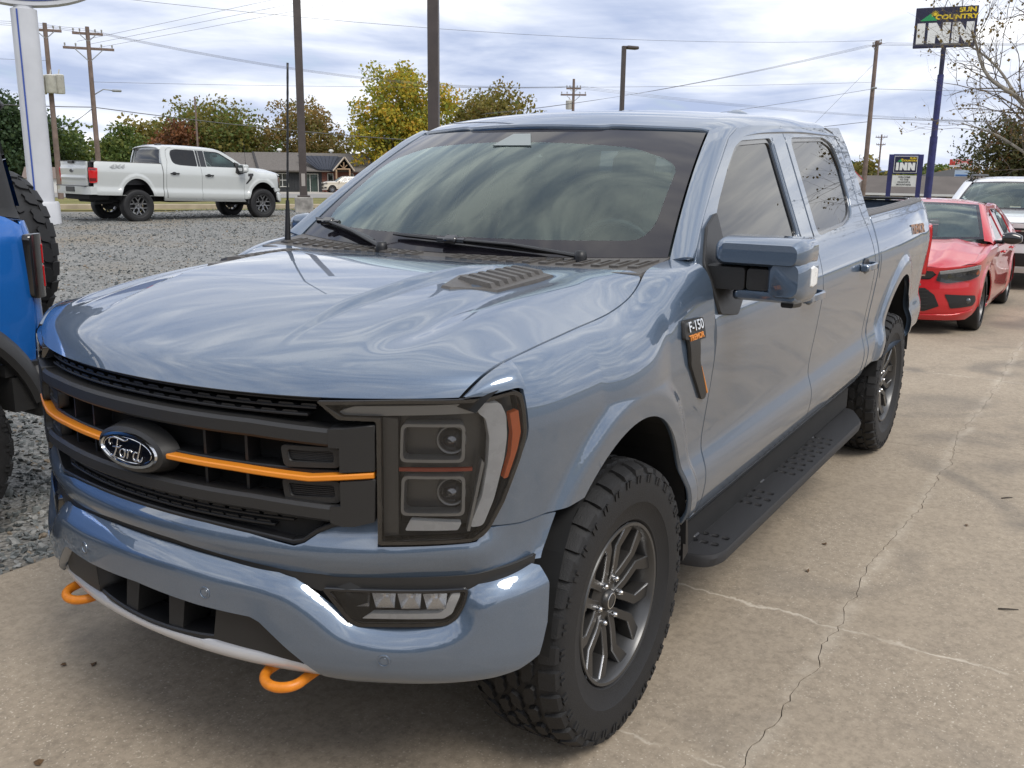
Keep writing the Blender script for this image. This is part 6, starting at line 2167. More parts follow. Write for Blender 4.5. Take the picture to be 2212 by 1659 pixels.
def build_ground():
    ax = _axis()
    dry = grass_mat('dry_grass_land', (.13, .125, .05), (.22, .19, .085), (.33, .27, .13))
    X, Y = np.meshgrid(ax, ax)
    Z = gz(X, Y) - .03
    n = len(ax)
    vs = np.stack([X.ravel(), Y.ravel(), Z.ravel()], 1)
    fs = [(j * n + i, j * n + i + 1, (j + 1) * n + i + 1, (j + 1) * n + i) for j in range(n - 1) for i in range(n - 1)]
    tag(obj('ground', mesh('ground', vs, fs, dry, smooth=True)), kind='structure')
    gm = gravel_mat()
    # gravel lot beside and behind the slab
    def q(u, v):
        t = -45 + u * 110; nn = -22 + v * (29.2 + 22)
        nn = np.where(v > .99, nn + .5 * np.sin(t * .9) + .3 * np.sin(t * 2.3), nn)
        return un(t, nn)
    sheet('gravel_lot', q, 110, 70, gm, .004)
    # road beyond the verge
    rm = asphalt_mat()
    sheet('road', lambda u, v: un(-120 + u * 330, 57 + v * 25), 60, 8, rm, .012)
    sheet('road_shoulder', lambda u, v: un(-120 + u * 330, 82.3 + v * 20), 60, 6, mat('forecourt_concrete', (.33, .30, .26), .9, noise=(.5, .15)), .008)
    vg = grass_mat('verge_grass', (.085, .10, .03), (.175, .165, .06), (.30, .25, .11))
    sheet('grass_verge', lambda u, v: un(-120 + u * 330, 30 + v * 26.6), 60, 10, vg, .0)
    # low concrete kerb between gravel and verge
    mb = MB(); ts = np.linspace(-60, 90, 60)
    vs = []
    for t in ts:
        for dn, dz in ((0, -.02), (.02, .13), (.10, .15), (.36, .15), (.40, .02)):
            x, y = un(t, 31.3 + dn + .15 * math.sin(t * .13)); vs.append((x, y, float(gz(x, y)) + dz))
    mb.add(vs, [(i * 5 + j, i * 5 + j + 1, (i + 1) * 5 + j + 1, (i + 1) * 5 + j)[::-1] for i in range(59) for j in range(4)])
    tag(mb.build('kerb', mat('old_kerb_concrete', (.36, .30, .21), .9, noise=(1.5, .3), bump=(20, .5)), angle=40), kind='structure')
    # far lot to the right: asphalt behind the parked cars
    sheet('asphalt_lot', lambda u, v: (-22 - u * 52, -10 + v * 40), 30, 20, mat('grey_lot_asphalt', (.22, .205, .185), .9, noise=(1.2, .2)), .006)


def crack_line(a, b, n, amp, seed):
    rnd = random.Random(seed)
    pts = []
    w = 0
    for i in range(n + 1):
        t = i / n
        w = w * .55 + rnd.uniform(-amp, amp)
        pts.append((t, w if 0 < i < n else 0))
    return pts


def build_concrete():
    cm = concrete_mat()
    base = empty('concrete_pavement', (0, 0, 0))
    tag(base, kind='structure')
    xs = [9.0, 3.0, -3.90, -9.9, -15.9, -22.0]
    ys = [-1.70, 1.36, 4.4, 8.0]
    rnd = random.Random(3)
    # wobbling joint lines, shared by neighbouring panels
    xl = {}
    for i, x in enumerate(xs):
        for j in range(3):
            straight = i != 2
            n = 40
            w = 0; pts = []
            for k in range(n + 1):
                w = w * .6 + rnd.uniform(-1, 1) * (.004 if straight else .010)
                pts.append((x + (w if 0 < k < n else 0), ys[j] + (ys[j + 1] - ys[j]) * k / n))
            xl[i, j] = pts
    yl = {}
    for j, y in enumerate(ys):
        for i in range(5):
            n = 200 if j == 1 else 20
            w = 0; pts = []
            for k in range(n + 1):
                w = w * .90 + rnd.uniform(-1, 1) * (.014 if j == 1 else .004)
                pts.append((xs[i] + (xs[i + 1] - xs[i]) * k / n, y + (w if 0 < k < n else 0)))
            yl[j, i] = pts
    for i in range(5):
        for j in range(3):
            lo = [tuple(p) for p in yl[j, i]]; hi = [tuple(p) for p in yl[j + 1, i]]
            x0 = xl[i, j]; x1 = xl[i + 1, j]
            loop = lo[:-1] + x1[:-1] + hi[::-1][:-1] + x0[::-1][:-1]
            P = np.array(loop); c = P.mean(0)
            # shrink by the joint width, varying along the edge
            g = np.array([.0008 + .0013 * rnd.random() for _ in P])[:, None]
            T = np.roll(P, -1, 0) - np.roll(P, 1, 0); T /= np.linalg.norm(T, axis=1)[:, None]
            nrm = np.stack([T[:, 1], -T[:, 0]], 1)
            if ((P - c) * nrm).sum() < 0: nrm = -nrm
            P = P - nrm * g
            n = len(P)
            top = [(x, y, .012) for x, y in P]; bot = [(x, y, -.02) for x, y in P]
            r = delaunay_2d_cdt([Vector(p) for p in P], [(k, (k + 1) % n) for k in range(n)], [], 1, 1e-6)
            fs = [tuple(f) for f in r[2]]
            V2 = [(p[0], p[1], .012) for p in r[0]]
            fs = [f if np.cross(np.array(V2[f[1]])[:2] - np.array(V2[f[0]])[:2], np.array(V2[f[2]])[:2] - np.array(V2[f[0]])[:2]) > 0 else f[::-1] for f in fs]
            ar = np.sum(P[:, 0] * np.roll(P[:, 1], -1) - np.roll(P[:, 0], -1) * P[:, 1])
            mb = MB(); mb.add(V2, fs)
            mb.add(top + bot, [((k, n + k, n + (k + 1) % n, (k + 1) % n) if ar > 0 else ((k + 1) % n, n + (k + 1) % n, n + k, k)) for k in range(n)])
            mb.build('slab', cm, base)
    # dirt under the joints
    o = obj('joint_dirt', mesh('joint_dirt', [(9.2, -1.69, .006), (-22, -1.69, .006), (-22, 8, .006), (9.2, 8, .006)], [(0, 1, 2, 3)][::-1], mat('joint_soil', (.085, .072, .056), .95)), base)
    # twigs, leaves and pebbles lying about
    tw = mat('dead_twig', (.035, .028, .020), .9); lf = mat('dead_leaf', (.10, .055, .022), .8)
    spots = [(-1.62, 1.86, 1.9, .08), (-3.1, 1.72, 2.2, .07)]
    for k, (x, y, a, l) in enumerate(spots):
        t = MB(); t.tube([(x, y, .016), (x + l * .5 * math.cos(a), y + l * .5 * math.sin(a), .020), (x + l * math.cos(a + .2), y + l * math.sin(a + .2), .015)], [.0035, .003, .0015], 5)
        tag(t.build('twig', tw), 'thin dead twig lying on the concrete right of the long crack', 'twig', 'dead twigs on the concrete')
    rnd = random.Random(9)
    for k, (x, y) in enumerate([(-1.55, 1.12), (-1.9, 1.10), (.72, -.80), (.66, -.72), (1.08, -.35), (1.05, .12), (-2.55, 1.62)]):
        t = MB(); s = rnd.uniform(.010, .020)
        a = rnd.uniform(0, 6)
        pts = []
        for i in range(7):
            r = s * (1 if i % 2 else .55)
            pts.append((x + r * math.cos(a + i * .9), y + r * math.sin(a + i * .9), .013 + rnd.uniform(.001, .010)))
        t.add(pts + [(x, y, .020)], [(i, (i + 1) % 7, 7) for i in range(7)])
        tag(t.build('dead_leaf', lf), 'tiny curled brown leaf lying on the tan concrete', 'leaf', 'curled brown leaves on the concrete')


def build_gravel_stones():
    """loose stones on the near strip of gravel"""
    rng = np.random.default_rng(5)
    ico = np.array([(0, 0, 1), (.9, 0, .3), (.28, .85, .3), (-.73, .53, .3), (-.73, -.53, .3), (.28, -.85, .3), (.6, .4, -.5), (-.2, .7, -.5), (-.8, 0, -.5), (-.2, -.7, -.5), (.6, -.4, -.5)])
    tri = [(0, 1, 2), (0, 2, 3), (0, 3, 4), (0, 4, 5), (0, 5, 1), (1, 6, 2), (2, 7, 3), (3, 8, 4), (4, 9, 5), (5, 10, 1), (2, 6, 7), (3, 7, 8), (4, 8, 9), (5, 9, 10), (1, 10, 6)]
    mats_ = [mat('stone_grey', (.145, .155, .150), .85, noise=(30, .3)), mat('stone_pale', (.27, .27, .255), .85, noise=(30, .25)), mat('stone_dark', (.065, .072, .070), .8, noise=(30, .3)), mat('stone_tan', (.23, .185, .135), .85, noise=(30, .25))]
    N_ = 44000
    # area between slab edge and the blue suv, thinning with distance
    y = -1.72 - rng.random(N_) ** 1.25 * 7.0
    x = rng.uniform(-7.5, 1.6, N_)
    keep = (x > -.6 - (-y - 1.7) * .95 - 1.2) & (x < 1.5 - (-y - 1.7) * .35)
    x, y = x[keep], y[keep]
    s = rng.gamma(5, .0017, len(x)) + .0045
    # sparser, coarser pieces further out across the lot
    n2 = 52000
    y2 = -4.0 - rng.random(n2) ** 1.1 * 20; x2 = 2 - rng.random(n2) * (6 + -y2 * 1.35)
    g2 = rng.gamma(4, .0022, n2) + .006
    x = np.concatenate([x, x2]); y = np.concatenate([y, y2]); s = np.concatenate([s, g2])
    V = []; Fc = []; MI = []
    ang = rng.uniform(0, 6.28, len(x)); sx = rng.uniform(.7, 1.4, len(x)); sz = rng.uniform(.45, .8, len(x)); tilt = rng.normal(0, .35, (len(x), 2))
    jit = rng.normal(0, .14, (len(x), 11, 3))
    B = (ico[None] + jit) * (s * 1.0)[:, None, None]
    B[:, :, 0] *= sx[:, None]; B[:, :, 2] *= sz[:, None]
    ca, sa = np.cos(ang), np.sin(ang)
    bx = B[:, :, 0] * ca[:, None] - B[:, :, 1] * sa[:, None]; by = B[:, :, 0] * sa[:, None] + B[:, :, 1] * ca[:, None]
    bz = B[:, :, 2] + bx * tilt[:, :1] + by * tilt[:, 1:]
    P = np.stack([bx + x[:, None], by + y[:, None], bz + (s * .30 + .004 + gz(x, y))[:, None]], 2).reshape(-1, 3)
    T = (np.array(tri)[None] + (np.arange(len(x)) * 11)[:, None, None]).reshape(-1, 3)
    me = bpy.data.meshes.new('gravel_stones')
    me.from_pydata(P.tolist(), [], T.tolist())
    for k in mats_: me.materials.append(k)
    mi = np.repeat(rng.choice(4, len(x), p=[.5, .22, .2, .08]), len(tri))
    me.polygons.foreach_set('material_index', mi.astype(np.int32))
    me.update()
    tag(obj('gravel', me), 'loose grey crushed stone beside the concrete slab', 'gravel', kind='stuff')


# ------------------------------------------------------------------ trees
def tree(name, label, loc, h, r, cols, seed, n_leaf=5000, leaf=.22, trunk_h=.25, squash=.8, gaps=.35, group=None, bark=(.06, .05, .04), clump=.30, lean=(0, 0), trunks=1):
    rnd = random.Random(seed); rng = np.random.default_rng(seed)
    root = empty(name, loc)
    tag(root, label, 'tree', group)
    bk = mat('bark_%d_%d' % (int(bark[0] * 1000), int(bark[2] * 1000)), bark, .9, noise=(8, .3))
    tb = MB()
    tips = []

    def grow(p, d, l, rad, depth):
        q = p + d * l
        mid = p + d * l * .5 + Vector((rnd.uniform(-1, 1), rnd.uniform(-1, 1), 0)) * l * .06
        tb.tube([p, mid, q], [rad, rad * .85, rad * .62], 6 if depth < 2 else 4, cap=False)
        tips.append((q, depth))
        if depth >= 3: return
        for k in range(rnd.choice((3, 3, 4)) if depth < 2 else 2):
            a = rnd.uniform(0, 6.28); sp_ = rnd.uniform(.45, .95)
            nd = (d + Vector((math.cos(a), math.sin(a), rnd.uniform(-.1, .35))) * sp_).normalized()
            grow(q if rnd.random() < .7 else mid, nd, l * rnd.uniform(.55, .8), rad * .55, depth + 1)
    for k in range(trunks):
        grow(Vector((rnd.uniform(-.3, .3) * (trunks > 1), rnd.uniform(-.3, .3) * (trunks > 1), -.3)), Vector((lean[0] + rnd.uniform(-.15, .15) * (trunks > 1), lean[1], 1)).normalized(), h * (trunk_h + .12), h * .022, 0)
    tb.build('trunk', bk, root, angle=60)
    # crown: leaf quads gathered in clumps through an uneven volume
    cz = h * (trunk_h + (1 - trunk_h) * .50); rz = h * (1 - trunk_h) * .50
    nc = int(46 * max(1, n_leaf / 5000))
    cl = []
    ph = rng.uniform(0, 6.28, 4)
    while len(cl) < nc:
        v = rng.normal(0, 1, 3); v /= np.linalg.norm(v)
        rr = rng.random() ** .40
        lump = 1 + .16 * math.sin(3 * math.atan2(v[1], v[0]) + ph[0]) + .14 * math.sin(5 * v[2] + ph[1]) + .08 * math.sin(7 * math.atan2(v[1], v[0]) + ph[2])
        p = np.array([v[0] * r * rr * lump, v[1] * r * rr * lump, cz + v[2] * rz * rr * (lump if v[2] > 0 else squash)]) * np.array([.86, .86, 1])
        cl.append(p)
    cl = np.array(cl)
    csz = rng.uniform(.65, 1.4, nc) * clump * r
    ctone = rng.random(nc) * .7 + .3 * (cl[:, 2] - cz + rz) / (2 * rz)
    idx = rng.choice(nc, n_leaf, p=csz ** 2 / (csz ** 2).sum())
    dv = rng.normal(0, 1, (n_leaf, 3)); dv /= np.linalg.norm(dv, axis=1)[:, None]
    P = cl[idx] + dv * (rng.random(n_leaf) ** .45 * csz[idx])[:, None] * np.array([1, 1, .8])
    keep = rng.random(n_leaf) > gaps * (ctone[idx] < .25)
    P = P[keep]; idx = idx[keep]
    n = len(P)
    A = rng.normal(0, 1, (n, 3)); A /= np.linalg.norm(A, axis=1)[:, None]
    Bv = np.cross(A, rng.normal(0, 1, (n, 3))); Bv /= np.linalg.norm(Bv, axis=1)[:, None]
    sz = leaf * rng.uniform(.5, 1.3, n)[:, None]
    V = np.stack([P - A * sz * .5, P + Bv * sz * .38 + A * sz * .05, P + A * sz * .6, P - Bv * sz * .38], 1).reshape(-1, 3)
    Fq = (np.arange(n) * 4)[:, None] + np.array([0, 1, 2, 3])
    me = bpy.data.meshes.new('crown')
    me.from_pydata(V.tolist(), [], Fq.tolist())
    ms = []
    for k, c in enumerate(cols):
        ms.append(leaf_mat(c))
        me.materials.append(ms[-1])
    # tone by clump with some scatter; higher clumps take the later palette colours more often
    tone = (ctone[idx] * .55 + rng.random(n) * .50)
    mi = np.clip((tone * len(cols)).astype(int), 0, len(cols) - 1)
    me.polygons.foreach_set('material_index', mi.astype(np.int32))
    me.update()
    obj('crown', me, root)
    return root


def leaf_mat(c):
    name = 'leaf_%d_%d_%d' % tuple(int(v * 1000) for v in c)
    if name in MATS: return MATS[name]
    c = tuple(v * 1.6 for v in c)
    m = mat(name, c, .6, spec=.3, noise=(1.2, .25))
    b = m.node_tree.nodes['Principled BSDF']
    nt = m.node_tree
    tr = nt.nodes.new('ShaderNodeBsdfTranslucent'); tr.inputs[0].default_value = (c[0] * 1.3, c[1] * 1.25, c[2] * .9, 1)
    mx = nt.nodes.new('ShaderNodeMixShader'); mx.inputs[0].default_value = .35
    out = [n for n in nt.nodes if n.type == 'OUTPUT_MATERIAL'][0]
    nt.links.new(b.outputs[0], mx.inputs[1]); nt.links.new(tr.outputs[0], mx.inputs[2]); nt.links.new(mx.outputs[0], out.inputs[0])
    return m


def sycamore(name, label, loc, limbs, seed, leaf_n=900, leaf=.17, r0=.24, cat='tree'):
    """nearly bare tree: long pale limbs, fine twigs and scattered brown leaves. limbs = list of polylines"""
    rnd = random.Random(seed)
    root = empty(name, loc); tag(root, label, cat)
    bk = mat('pale_mottled_bark', (.30, .27, .22), .85, noise=(3, .35)); tk = mat('twig_bark', (.14, .115, .09), .9)
    tb = MB(); tw = MB(); pos = []

    def twig(p, d, l, rad, depth):
        pts = [p]; q = p.copy(); dd = d.copy()
        for k in range(4):
            dd = (dd + Vector((rnd.uniform(-1, 1), rnd.uniform(-1, 1), rnd.uniform(-.6, .8))) * .32).normalized()
            q = q + dd * l / 4; pts.append(q.copy())
            if depth < 3 and rnd.random() < .78:
                nd = (dd + Vector((rnd.uniform(-1, 1), rnd.uniform(-1, 1), rnd.uniform(-.7, .7))) * .9).normalized()
                twig(q.copy(), nd, l * rnd.uniform(.4, .7), rad * .55, depth + 1)
            if depth >= 1 and rnd.random() < .6: pos.append(q + Vector((rnd.uniform(-1, 1), rnd.uniform(-1, 1), rnd.uniform(-1, .2))) * .12)
        (tw if rad < .05 else tb).tube(pts, [rad, rad * .85, rad * .7, rad * .55, rad * .35], 5 if rad > .03 else 4, cap=False)
    for lm, rad in limbs:
        P = [Vector(p) for p in hermite_curve(lm, 6)]
        n = len(P)
        tb.tube(P, [rad * (1 - .75 * i / (n - 1)) for i in range(n)], 8, cap=False)
        for i in range(3, n, 2):
            for k in range(2):
                d = (P[i] - P[i - 1]).normalized()
                nd = (d * .5 + Vector((rnd.uniform(-1, 1), rnd.uniform(-1, 1), rnd.uniform(-.4, 1))) * .9).normalized()
                twig(P[i].copy(), nd, rnd.uniform(1.2, 2.6), rad * (1 - .75 * i / (n - 1)) * .35, 1)
    tb.build('trunk', bk, root, angle=60)
    tw.build('twigs', tk, root)
    rnd.shuffle(pos)
    pos = pos[:leaf_n]
    lb = MB()
    for p in pos:
        s = leaf * rnd.uniform(.5, 1.1)
        a = Vector((rnd.uniform(-1, 1), rnd.uniform(-1, 1), rnd.uniform(-1, .3))).normalized(); b = a.orthogonal().normalized()
        b = (b * math.cos(rnd.random() * 6) + a.cross(b) * math.sin(rnd.random() * 6)).normalized()
        lb.add([p, p + (a * .5 + b * .55) * s, p + a * s * 1.0, p + (a * .5 - b * .55) * s], [(0, 1, 2, 3)], rnd.choice((0, 0, 1)))
    lb.build('leaves', [leaf_mat((.10, .075, .035)), leaf_mat((.15, .105, .045))], root)
    return root


def order_labels(objs, phrase):
    """look-alike trees are told apart by counting from the left"""
    words = ['first', 'second', 'third', 'fourth', 'fifth', 'sixth', 'seventh', 'eighth', 'ninth']
    key = lambda o: math.atan2(o.location.y - CAM_POS[1], o.location.x - CAM_POS[0]) % (2 * math.pi)
    for w, o in zip(words, sorted(objs, key=lambda o: -key(o))): o['label'] = phrase % w


# ------------------------------------------------------------------ poles, wires, signs
def wood_pole(loc, h, label, arms=(), r=.15, az=0.0, tilt=0.0, name='utility_pole', cans=(), lamp=None):
    root = empty(name, loc, az)
    root.rotation_euler = (0, tilt, az)
    tag(root, label, 'utility pole')
    wd = mat('weathered_pole_wood', (.17, .125, .105), .9, noise=(2.5, .25), bump=(30, .6)); mt = mat('pole_hardware', (.30, .31, .31), .45, metal=.5); cer = mat('insulator_grey', (.36, .36, .35), .35)
    MB().tube([(0, 0, -1.0), (0, 0, h * .5), (0, 0, h)], [r, r * .85, r * .68], 12).build('pole', wd, root, angle=60)
    for (z, half, y0) in arms:
        a = MB(); a.box((0, y0, z), (.10, 2 * half, .13), bev=.01)
        ao = a.build('crossarm', wd, root)
        for sy in (-1, 1):
            MB().tube([(.06, y0 + sy * half * .55, z - .04), (.08, 0, z - half * .55)], .025, 5).build('brace', mt, root)
        for f in (-.92, -.5, .5, .92):
            MB().lathe([(.0, .20), (.035, .19), (.055, .14), (.03, .12), (.05, .08), (.025, .06), (.02, 0)], 8, 'z', c=(0, y0 + f * half, z + .06)).build('insulator', cer, ao, smooth=True)
    for (x, y, z, hh) in cans:
        c = MB(); c.lathe([(0, 0), (.22, 0), (.25, .04), (.25, hh - .06), (.26, hh - .04), (.22, hh), (0, hh + .03)], 16, 'z', c=(x, y, z)); c.tube([(x, y, z + hh), (x, y + .05, z + hh + .25)], .03, 6); c.box((x * .5, y * .5, z + hh * .6), (.12, .12, .3))
        c.build('transformer_can', mat('transformer_grey', (.52, .51, .47), .5, noise=(5, .15)), root, angle=40)
    if lamp:
        x, y, z = lamp
        MB().tube([(0, 0, z - .3), (x * .5, y * .5, z + .05), (x, y, z)], .03, 6).build('lamp_arm', mt, root, smooth=True)
        MB().box((x * 1.1, y * 1.1, z), (.22, .5, .12), Matrix.Rotation(0, 3, 'Z'), bev=.04).build('lamp_head', mt, root)
    return root


def wire(a, b, sag, r=.008, label='thin dark power line strung across the cloudy sky'):
    P = []
    a, b = Vector(a), Vector(b)
    for t in np.linspace(0, 1, 15):
        p = a.lerp(b, t); p.z -= sag * 4 * t * (1 - t); P.append(p)
    o = MB().tube(P, r, 4, cap=False).build('overhead_wire', mat('wire_grey', (.11, .11, .115), .6), smooth=True)
    return tag(o, label, 'wire', 'overhead power lines')


def light_pole(loc, h, w, label, az=0.0, base=None, head=None, name='lot_light_pole'):
    root = empty(name, loc, az); tag(root, label, 'light pole')
    br = mat('dark_bronze_paint', (.060, .047, .042), .45, noise=(4, .15))
    b = MB(); b.box((0, 0, h / 2 + (base[1] if base else 0)), (w, w, h), bev=w * .08); b.build('shaft', br, root)
    if base:
        c = MB(); c.box((0, 0, base[1] / 2 - .1), (base[0], base[0], base[1] + .2), bev=.02); c.build('concrete_base', mat('stained_concrete_base', (.30, .285, .26), .9, noise=(4, .45), bump=(12, .6)), root)
        MB().box((0, 0, base[1] + .03), (w * 1.7, w * 1.7, .05), bev=.01).build('base_plate', br, root)
        MB().box((w * .5, 0, base[1] + .55), (.02, w * .5, .4)).build('hand_hole_cover', mat('bare_steel_cover', (.33, .30, .27), .5), root)
    if head:
        dx, dy = head
        MB().box((dx * .3, dy * .3, h - .06), (.06 + abs(dx) * .5, .06 + abs(dy) * .5, .06)).build('arm', br, root)
        MB().box((dx, dy, h - .05), (.34, .62, .14) if abs(dy) > abs(dx) else (.62, .34, .14), bev=.04).build('lamp_head', br, root)
    return root


def sign_face(parent, w, h, M0, blue, top_only=False):
    """motel sign artwork on a w x h panel in its own plane; M0 places it"""
    yel = mat('sign_yellow', (.72, .52, .02), .5); wht = mat('sign_white', (.75, .75, .73), .5); grn = mat('sign_green', (.02, .28, .09), .5)
    def place(o, z=.0):
        o.matrix_local = M0 @ o.matrix_local if False else M0 @ Matrix.Translation((0, 0, z)) @ o.matrix_local
        return o
    def poly(name, pts, mt, z=.012):
        mb = MB(); mb.prism([(x * w, y * h) for x, y in pts], 0, z, 'z'); o = mb.build(name, mt, parent); o.matrix_local = M0; return o
    # I N N in heavy slanted capitals
    def ch(x0, x1, y0, y1, kind):
        if kind == 'I':
            poly('letter', [(x0, y0), (x1, y0), (x1, y1), (x0, y1)], wht)
        else:
            t = (x1 - x0) * .36
            poly('letter', [(x0, y0), (x0 + t, y0), (x0 + t * 1.02, y0 + (y1 - y0) * .42), (x1 - t, y0), (x1, y0), (x1, y1), (x1 - t, y1), (x1 - t * 1.02, y1 - (y1 - y0) * .42), (x0 + t, y1), (x0, y1)], wht)
    ch(-.455, -.325, -.40, .115, 'I'); ch(-.275, .085, -.40, .115, 'N'); ch(.115, .46, -.40, .115, 'N')
    poly('green_hill', [(-.42, .17), (-.14, .17), (-.17, .22), (-.21, .27), (-.255, .345), (-.33, .27)], grn)
    sx, sy = -.185, .325
    sun = [(sx + .030 * math.cos(a) , sy + .030 * math.sin(a) * w / h) for a in np.linspace(0, 2 * math.pi, 20, endpoint=False)]
    poly('sun_disc', sun, yel, .018)
    for k in range(11):
        a = -0.5 + k * .42
        c, s_ = math.cos(a), math.sin(a)
        pts = [(sx + .036 * c - .006 * s_, sy + (.036 * s_ + .006 * c) * w / h), (sx + .072 * c, sy + .072 * s_ * w / h), (sx + .036 * c + .006 * s_, sy + (.036 * s_ - .006 * c) * w / h)]
        poly('sun_ray', pts[::-1], yel, .015)
    t1 = text('lettering', 'SUN', yel, parent, (0, 0, 0), Matrix.Identity(3), h * .155, .006, 1.25, 0, bold=h * .007); t1.matrix_local = M0 @ Matrix.Translation((w * .335, h * .405, .008)) @ Matrix.Diagonal((1.35, 1, 1, 1))
    t2 = text('lettering', 'COUNTRY', yel, parent, (0, 0, 0), Matrix.Identity(3), h * .155, .006, 1.25, 0, bold=h * .007); t2.matrix_local = M0 @ Matrix.Translation((w * .165, h * .245, .008)) @ Matrix.Diagonal((1.35, 1, 1, 1))


# ================================================================== the scene
TM = truck_mats()
build_ground()
build_concrete()
build_gravel_stones()

blue = mat('blue_grey_metallic_paint', (.090, .130, .188), .38, metal=.45, coat=1.0, flake=True, coat_ior=2.0, coat_rough=.012)
truck = empty('pickup_truck', (0, 0, 0))
tag(truck, 'blue grey crew cab pickup truck with orange grille accents and tow hooks', 'pickup truck')
build_truck(truck, TM, blue)
front_end(truck, TM, blue)
side_kit(truck, TM, blue)
hood_vents(truck, TM)
for k, (wx, sd) in enumerate(((0, 1), (0, -1), (-3.694, 1), (-3.694, -1))):
    make_wheel(truck, (wx, sd * .845, .434 + .012), sd, TM, seed=1 + k)

white = mat('white_pickup_paint', (.50, .52, .505), .30, coat=1.0)
WM = dict(TM)
WM['rim'] = mat('grey_wheel_paint', (.10, .10, .10), .35, metal=.5); WM['rim_edge'] = mat('grey_wheel_face', (.20, .20, .20), .3, metal=.7)
wt = empty('pickup_truck', (-16.84, -19.74, .245), R(169.9))
tag(wt, 'white crew cab pickup truck parked on the gravel facing the road', 'pickup truck')
build_truck(wt, WM, white, False, 2.2)
front_end(wt, WM, white, False, 2.2)
side_kit(wt, WM, white, False, 2.2)
for k, (wx, sd) in enumerate(((0, 1), (0, -1), (-3.694, 1), (-3.694, -1))):
    make_wheel(wt, (wx, sd * .86, .42), sd, WM, Rt=.42, width=.27, rr=.245, blocks=False, style=1, seed=1 + k)
_t = text('decal', '4X4', mat('decal_grey', (.36, .37, .37), .4), wt, (-4.2, -.985, 1.41), frame((1, .04, 0), (0, -1, .05)), .14, .001, 1.6, .25, bold=.004)

red_sedan((-9.27, -.02, .012), 0)
white_suv((-14.6, .42, .02), 0, 'white_suv', 'white suv with black roof bars parked behind the red sedan', (.72, .72, .72))
_cx, _cy = un(15.9, 97.0)
white_suv((_cx, _cy, float(gz(_cx, _cy))), math.atan2(-UD[1], -UD[0]), 'cream_suv', 'cream coloured vehicle in front of the brick end of the roadside office', (.55, .50, .40))
blue_suv((.50, -3.05, .01), 0)

# ------------------------------------------------------------------ dealer sign column at far left
def column():
    x, y = -10.93, -20.27
    root = empty('sign_column', (x, y, .2)); tag(root, 'tall pale grey sign column with a blue stripe, left of the white pickup', 'column')
    pale = mat('pale_grey_cladding', (.52, .53, .55), .45, noise=(2, .06))
    M_ = MB(); n = 40
    rr = lambda a, rx, ry: (rx * math.copysign(abs(math.cos(a)) ** .7, math.cos(a)), ry * math.copysign(abs(math.sin(a)) ** .7, math.sin(a)))
    az = math.atan2(2.08 - y, 2.35 - x)
    def ring(rx, ry, z): return [(*rr(a, rx, ry), z) for a in np.linspace(0, 2 * math.pi, n, endpoint=False)]
    def stack(name, rings, mt, par):
        vs = [p for r_ in rings for p in r_]
        fs = [(i * n + j, i * n + (j + 1) % n, (i + 1) * n + (j + 1) % n, (i + 1) * n + j) for i in range(len(rings) - 1) for j in range(n)] + [tuple(range((len(rings) - 1) * n, len(rings) * n))]
        o = MB().add(vs, fs).build(name, mt, par, angle=40); o.rotation_euler = (0, 0, az); return o
    stack('plinth', [ring(.42, .42, -.2), ring(.40, .40, .0), ring(.385, .385, .55), ring(.36, .36, .60), ring(.28, .28, .605)], pale, root)
    stack('shaft', [ring(.285, .285, .55), ring(.285, .285, 5.02), ring(.24, .24, 5.04)], pale, root)
    stack('neck', [ring(.21, .21, 5.0), ring(.21, .21, 5.6)], pale, root)
    b = MB(); b.box((.26, -.145, 2.8), (.06, .035, 4.4)); o = b.build('blue_stripe', mat('stripe_blue', (.03, .07, .30), .4), root); o.rotation_euler = (0, 0, az)
    # the sign cabinet above, just reaching into view
    c = MB(); ov = []
    for zz, k in ((0, .93), (.06, 1), (1.5, 1), (1.56, .95)):
        ov.append([(.30 * k * math.copysign(abs(math.cos(a)) ** .5, math.cos(a)), .0, zz) for a in ()])
    hull = []
    for t in np.linspace(0, 2 * math.pi, 48, endpoint=False): hull.append((1.95 * math.cos(t), .95 * math.sin(t)))
    d = MB(); d.prism([(a, b_) for a, b_ in hull], -.22, .22, 'x'); o = d.build('sign_cabinet', pale, root, angle=40); o.location = (0, 0, 6.05); o.rotation_euler = (0, 0, az)
    d = MB(); d.prism([(a * .93, b_ * .90) for a, b_ in hull], -.235, .235, 'x'); o = d.build('sign_face', mat('sign_deep_blue', (.01, .04, .18), .25, coat=.5), root, angle=40); o.location = (0, 0, 6.05); o.rotation_euler = (0, 0, az)


column()

# ------------------------------------------------------------------ light poles
light_pole((-20.15, -20.68, .2), 9.0, .24, 'slim brown square light pole on a concrete block beside the white pickup', R(47), base=(.58, .55))
light_pole((-11.9, -8.91, .0), 9.0, .20, 'thick brown light pole rising behind the roof of the blue grey pickup', R(30))
light_pole((-37.89, -18.07, .0), 7.25, .17, 'short brown light pole with a lamp head above the pickup roof', R(60), head=(0, .42))

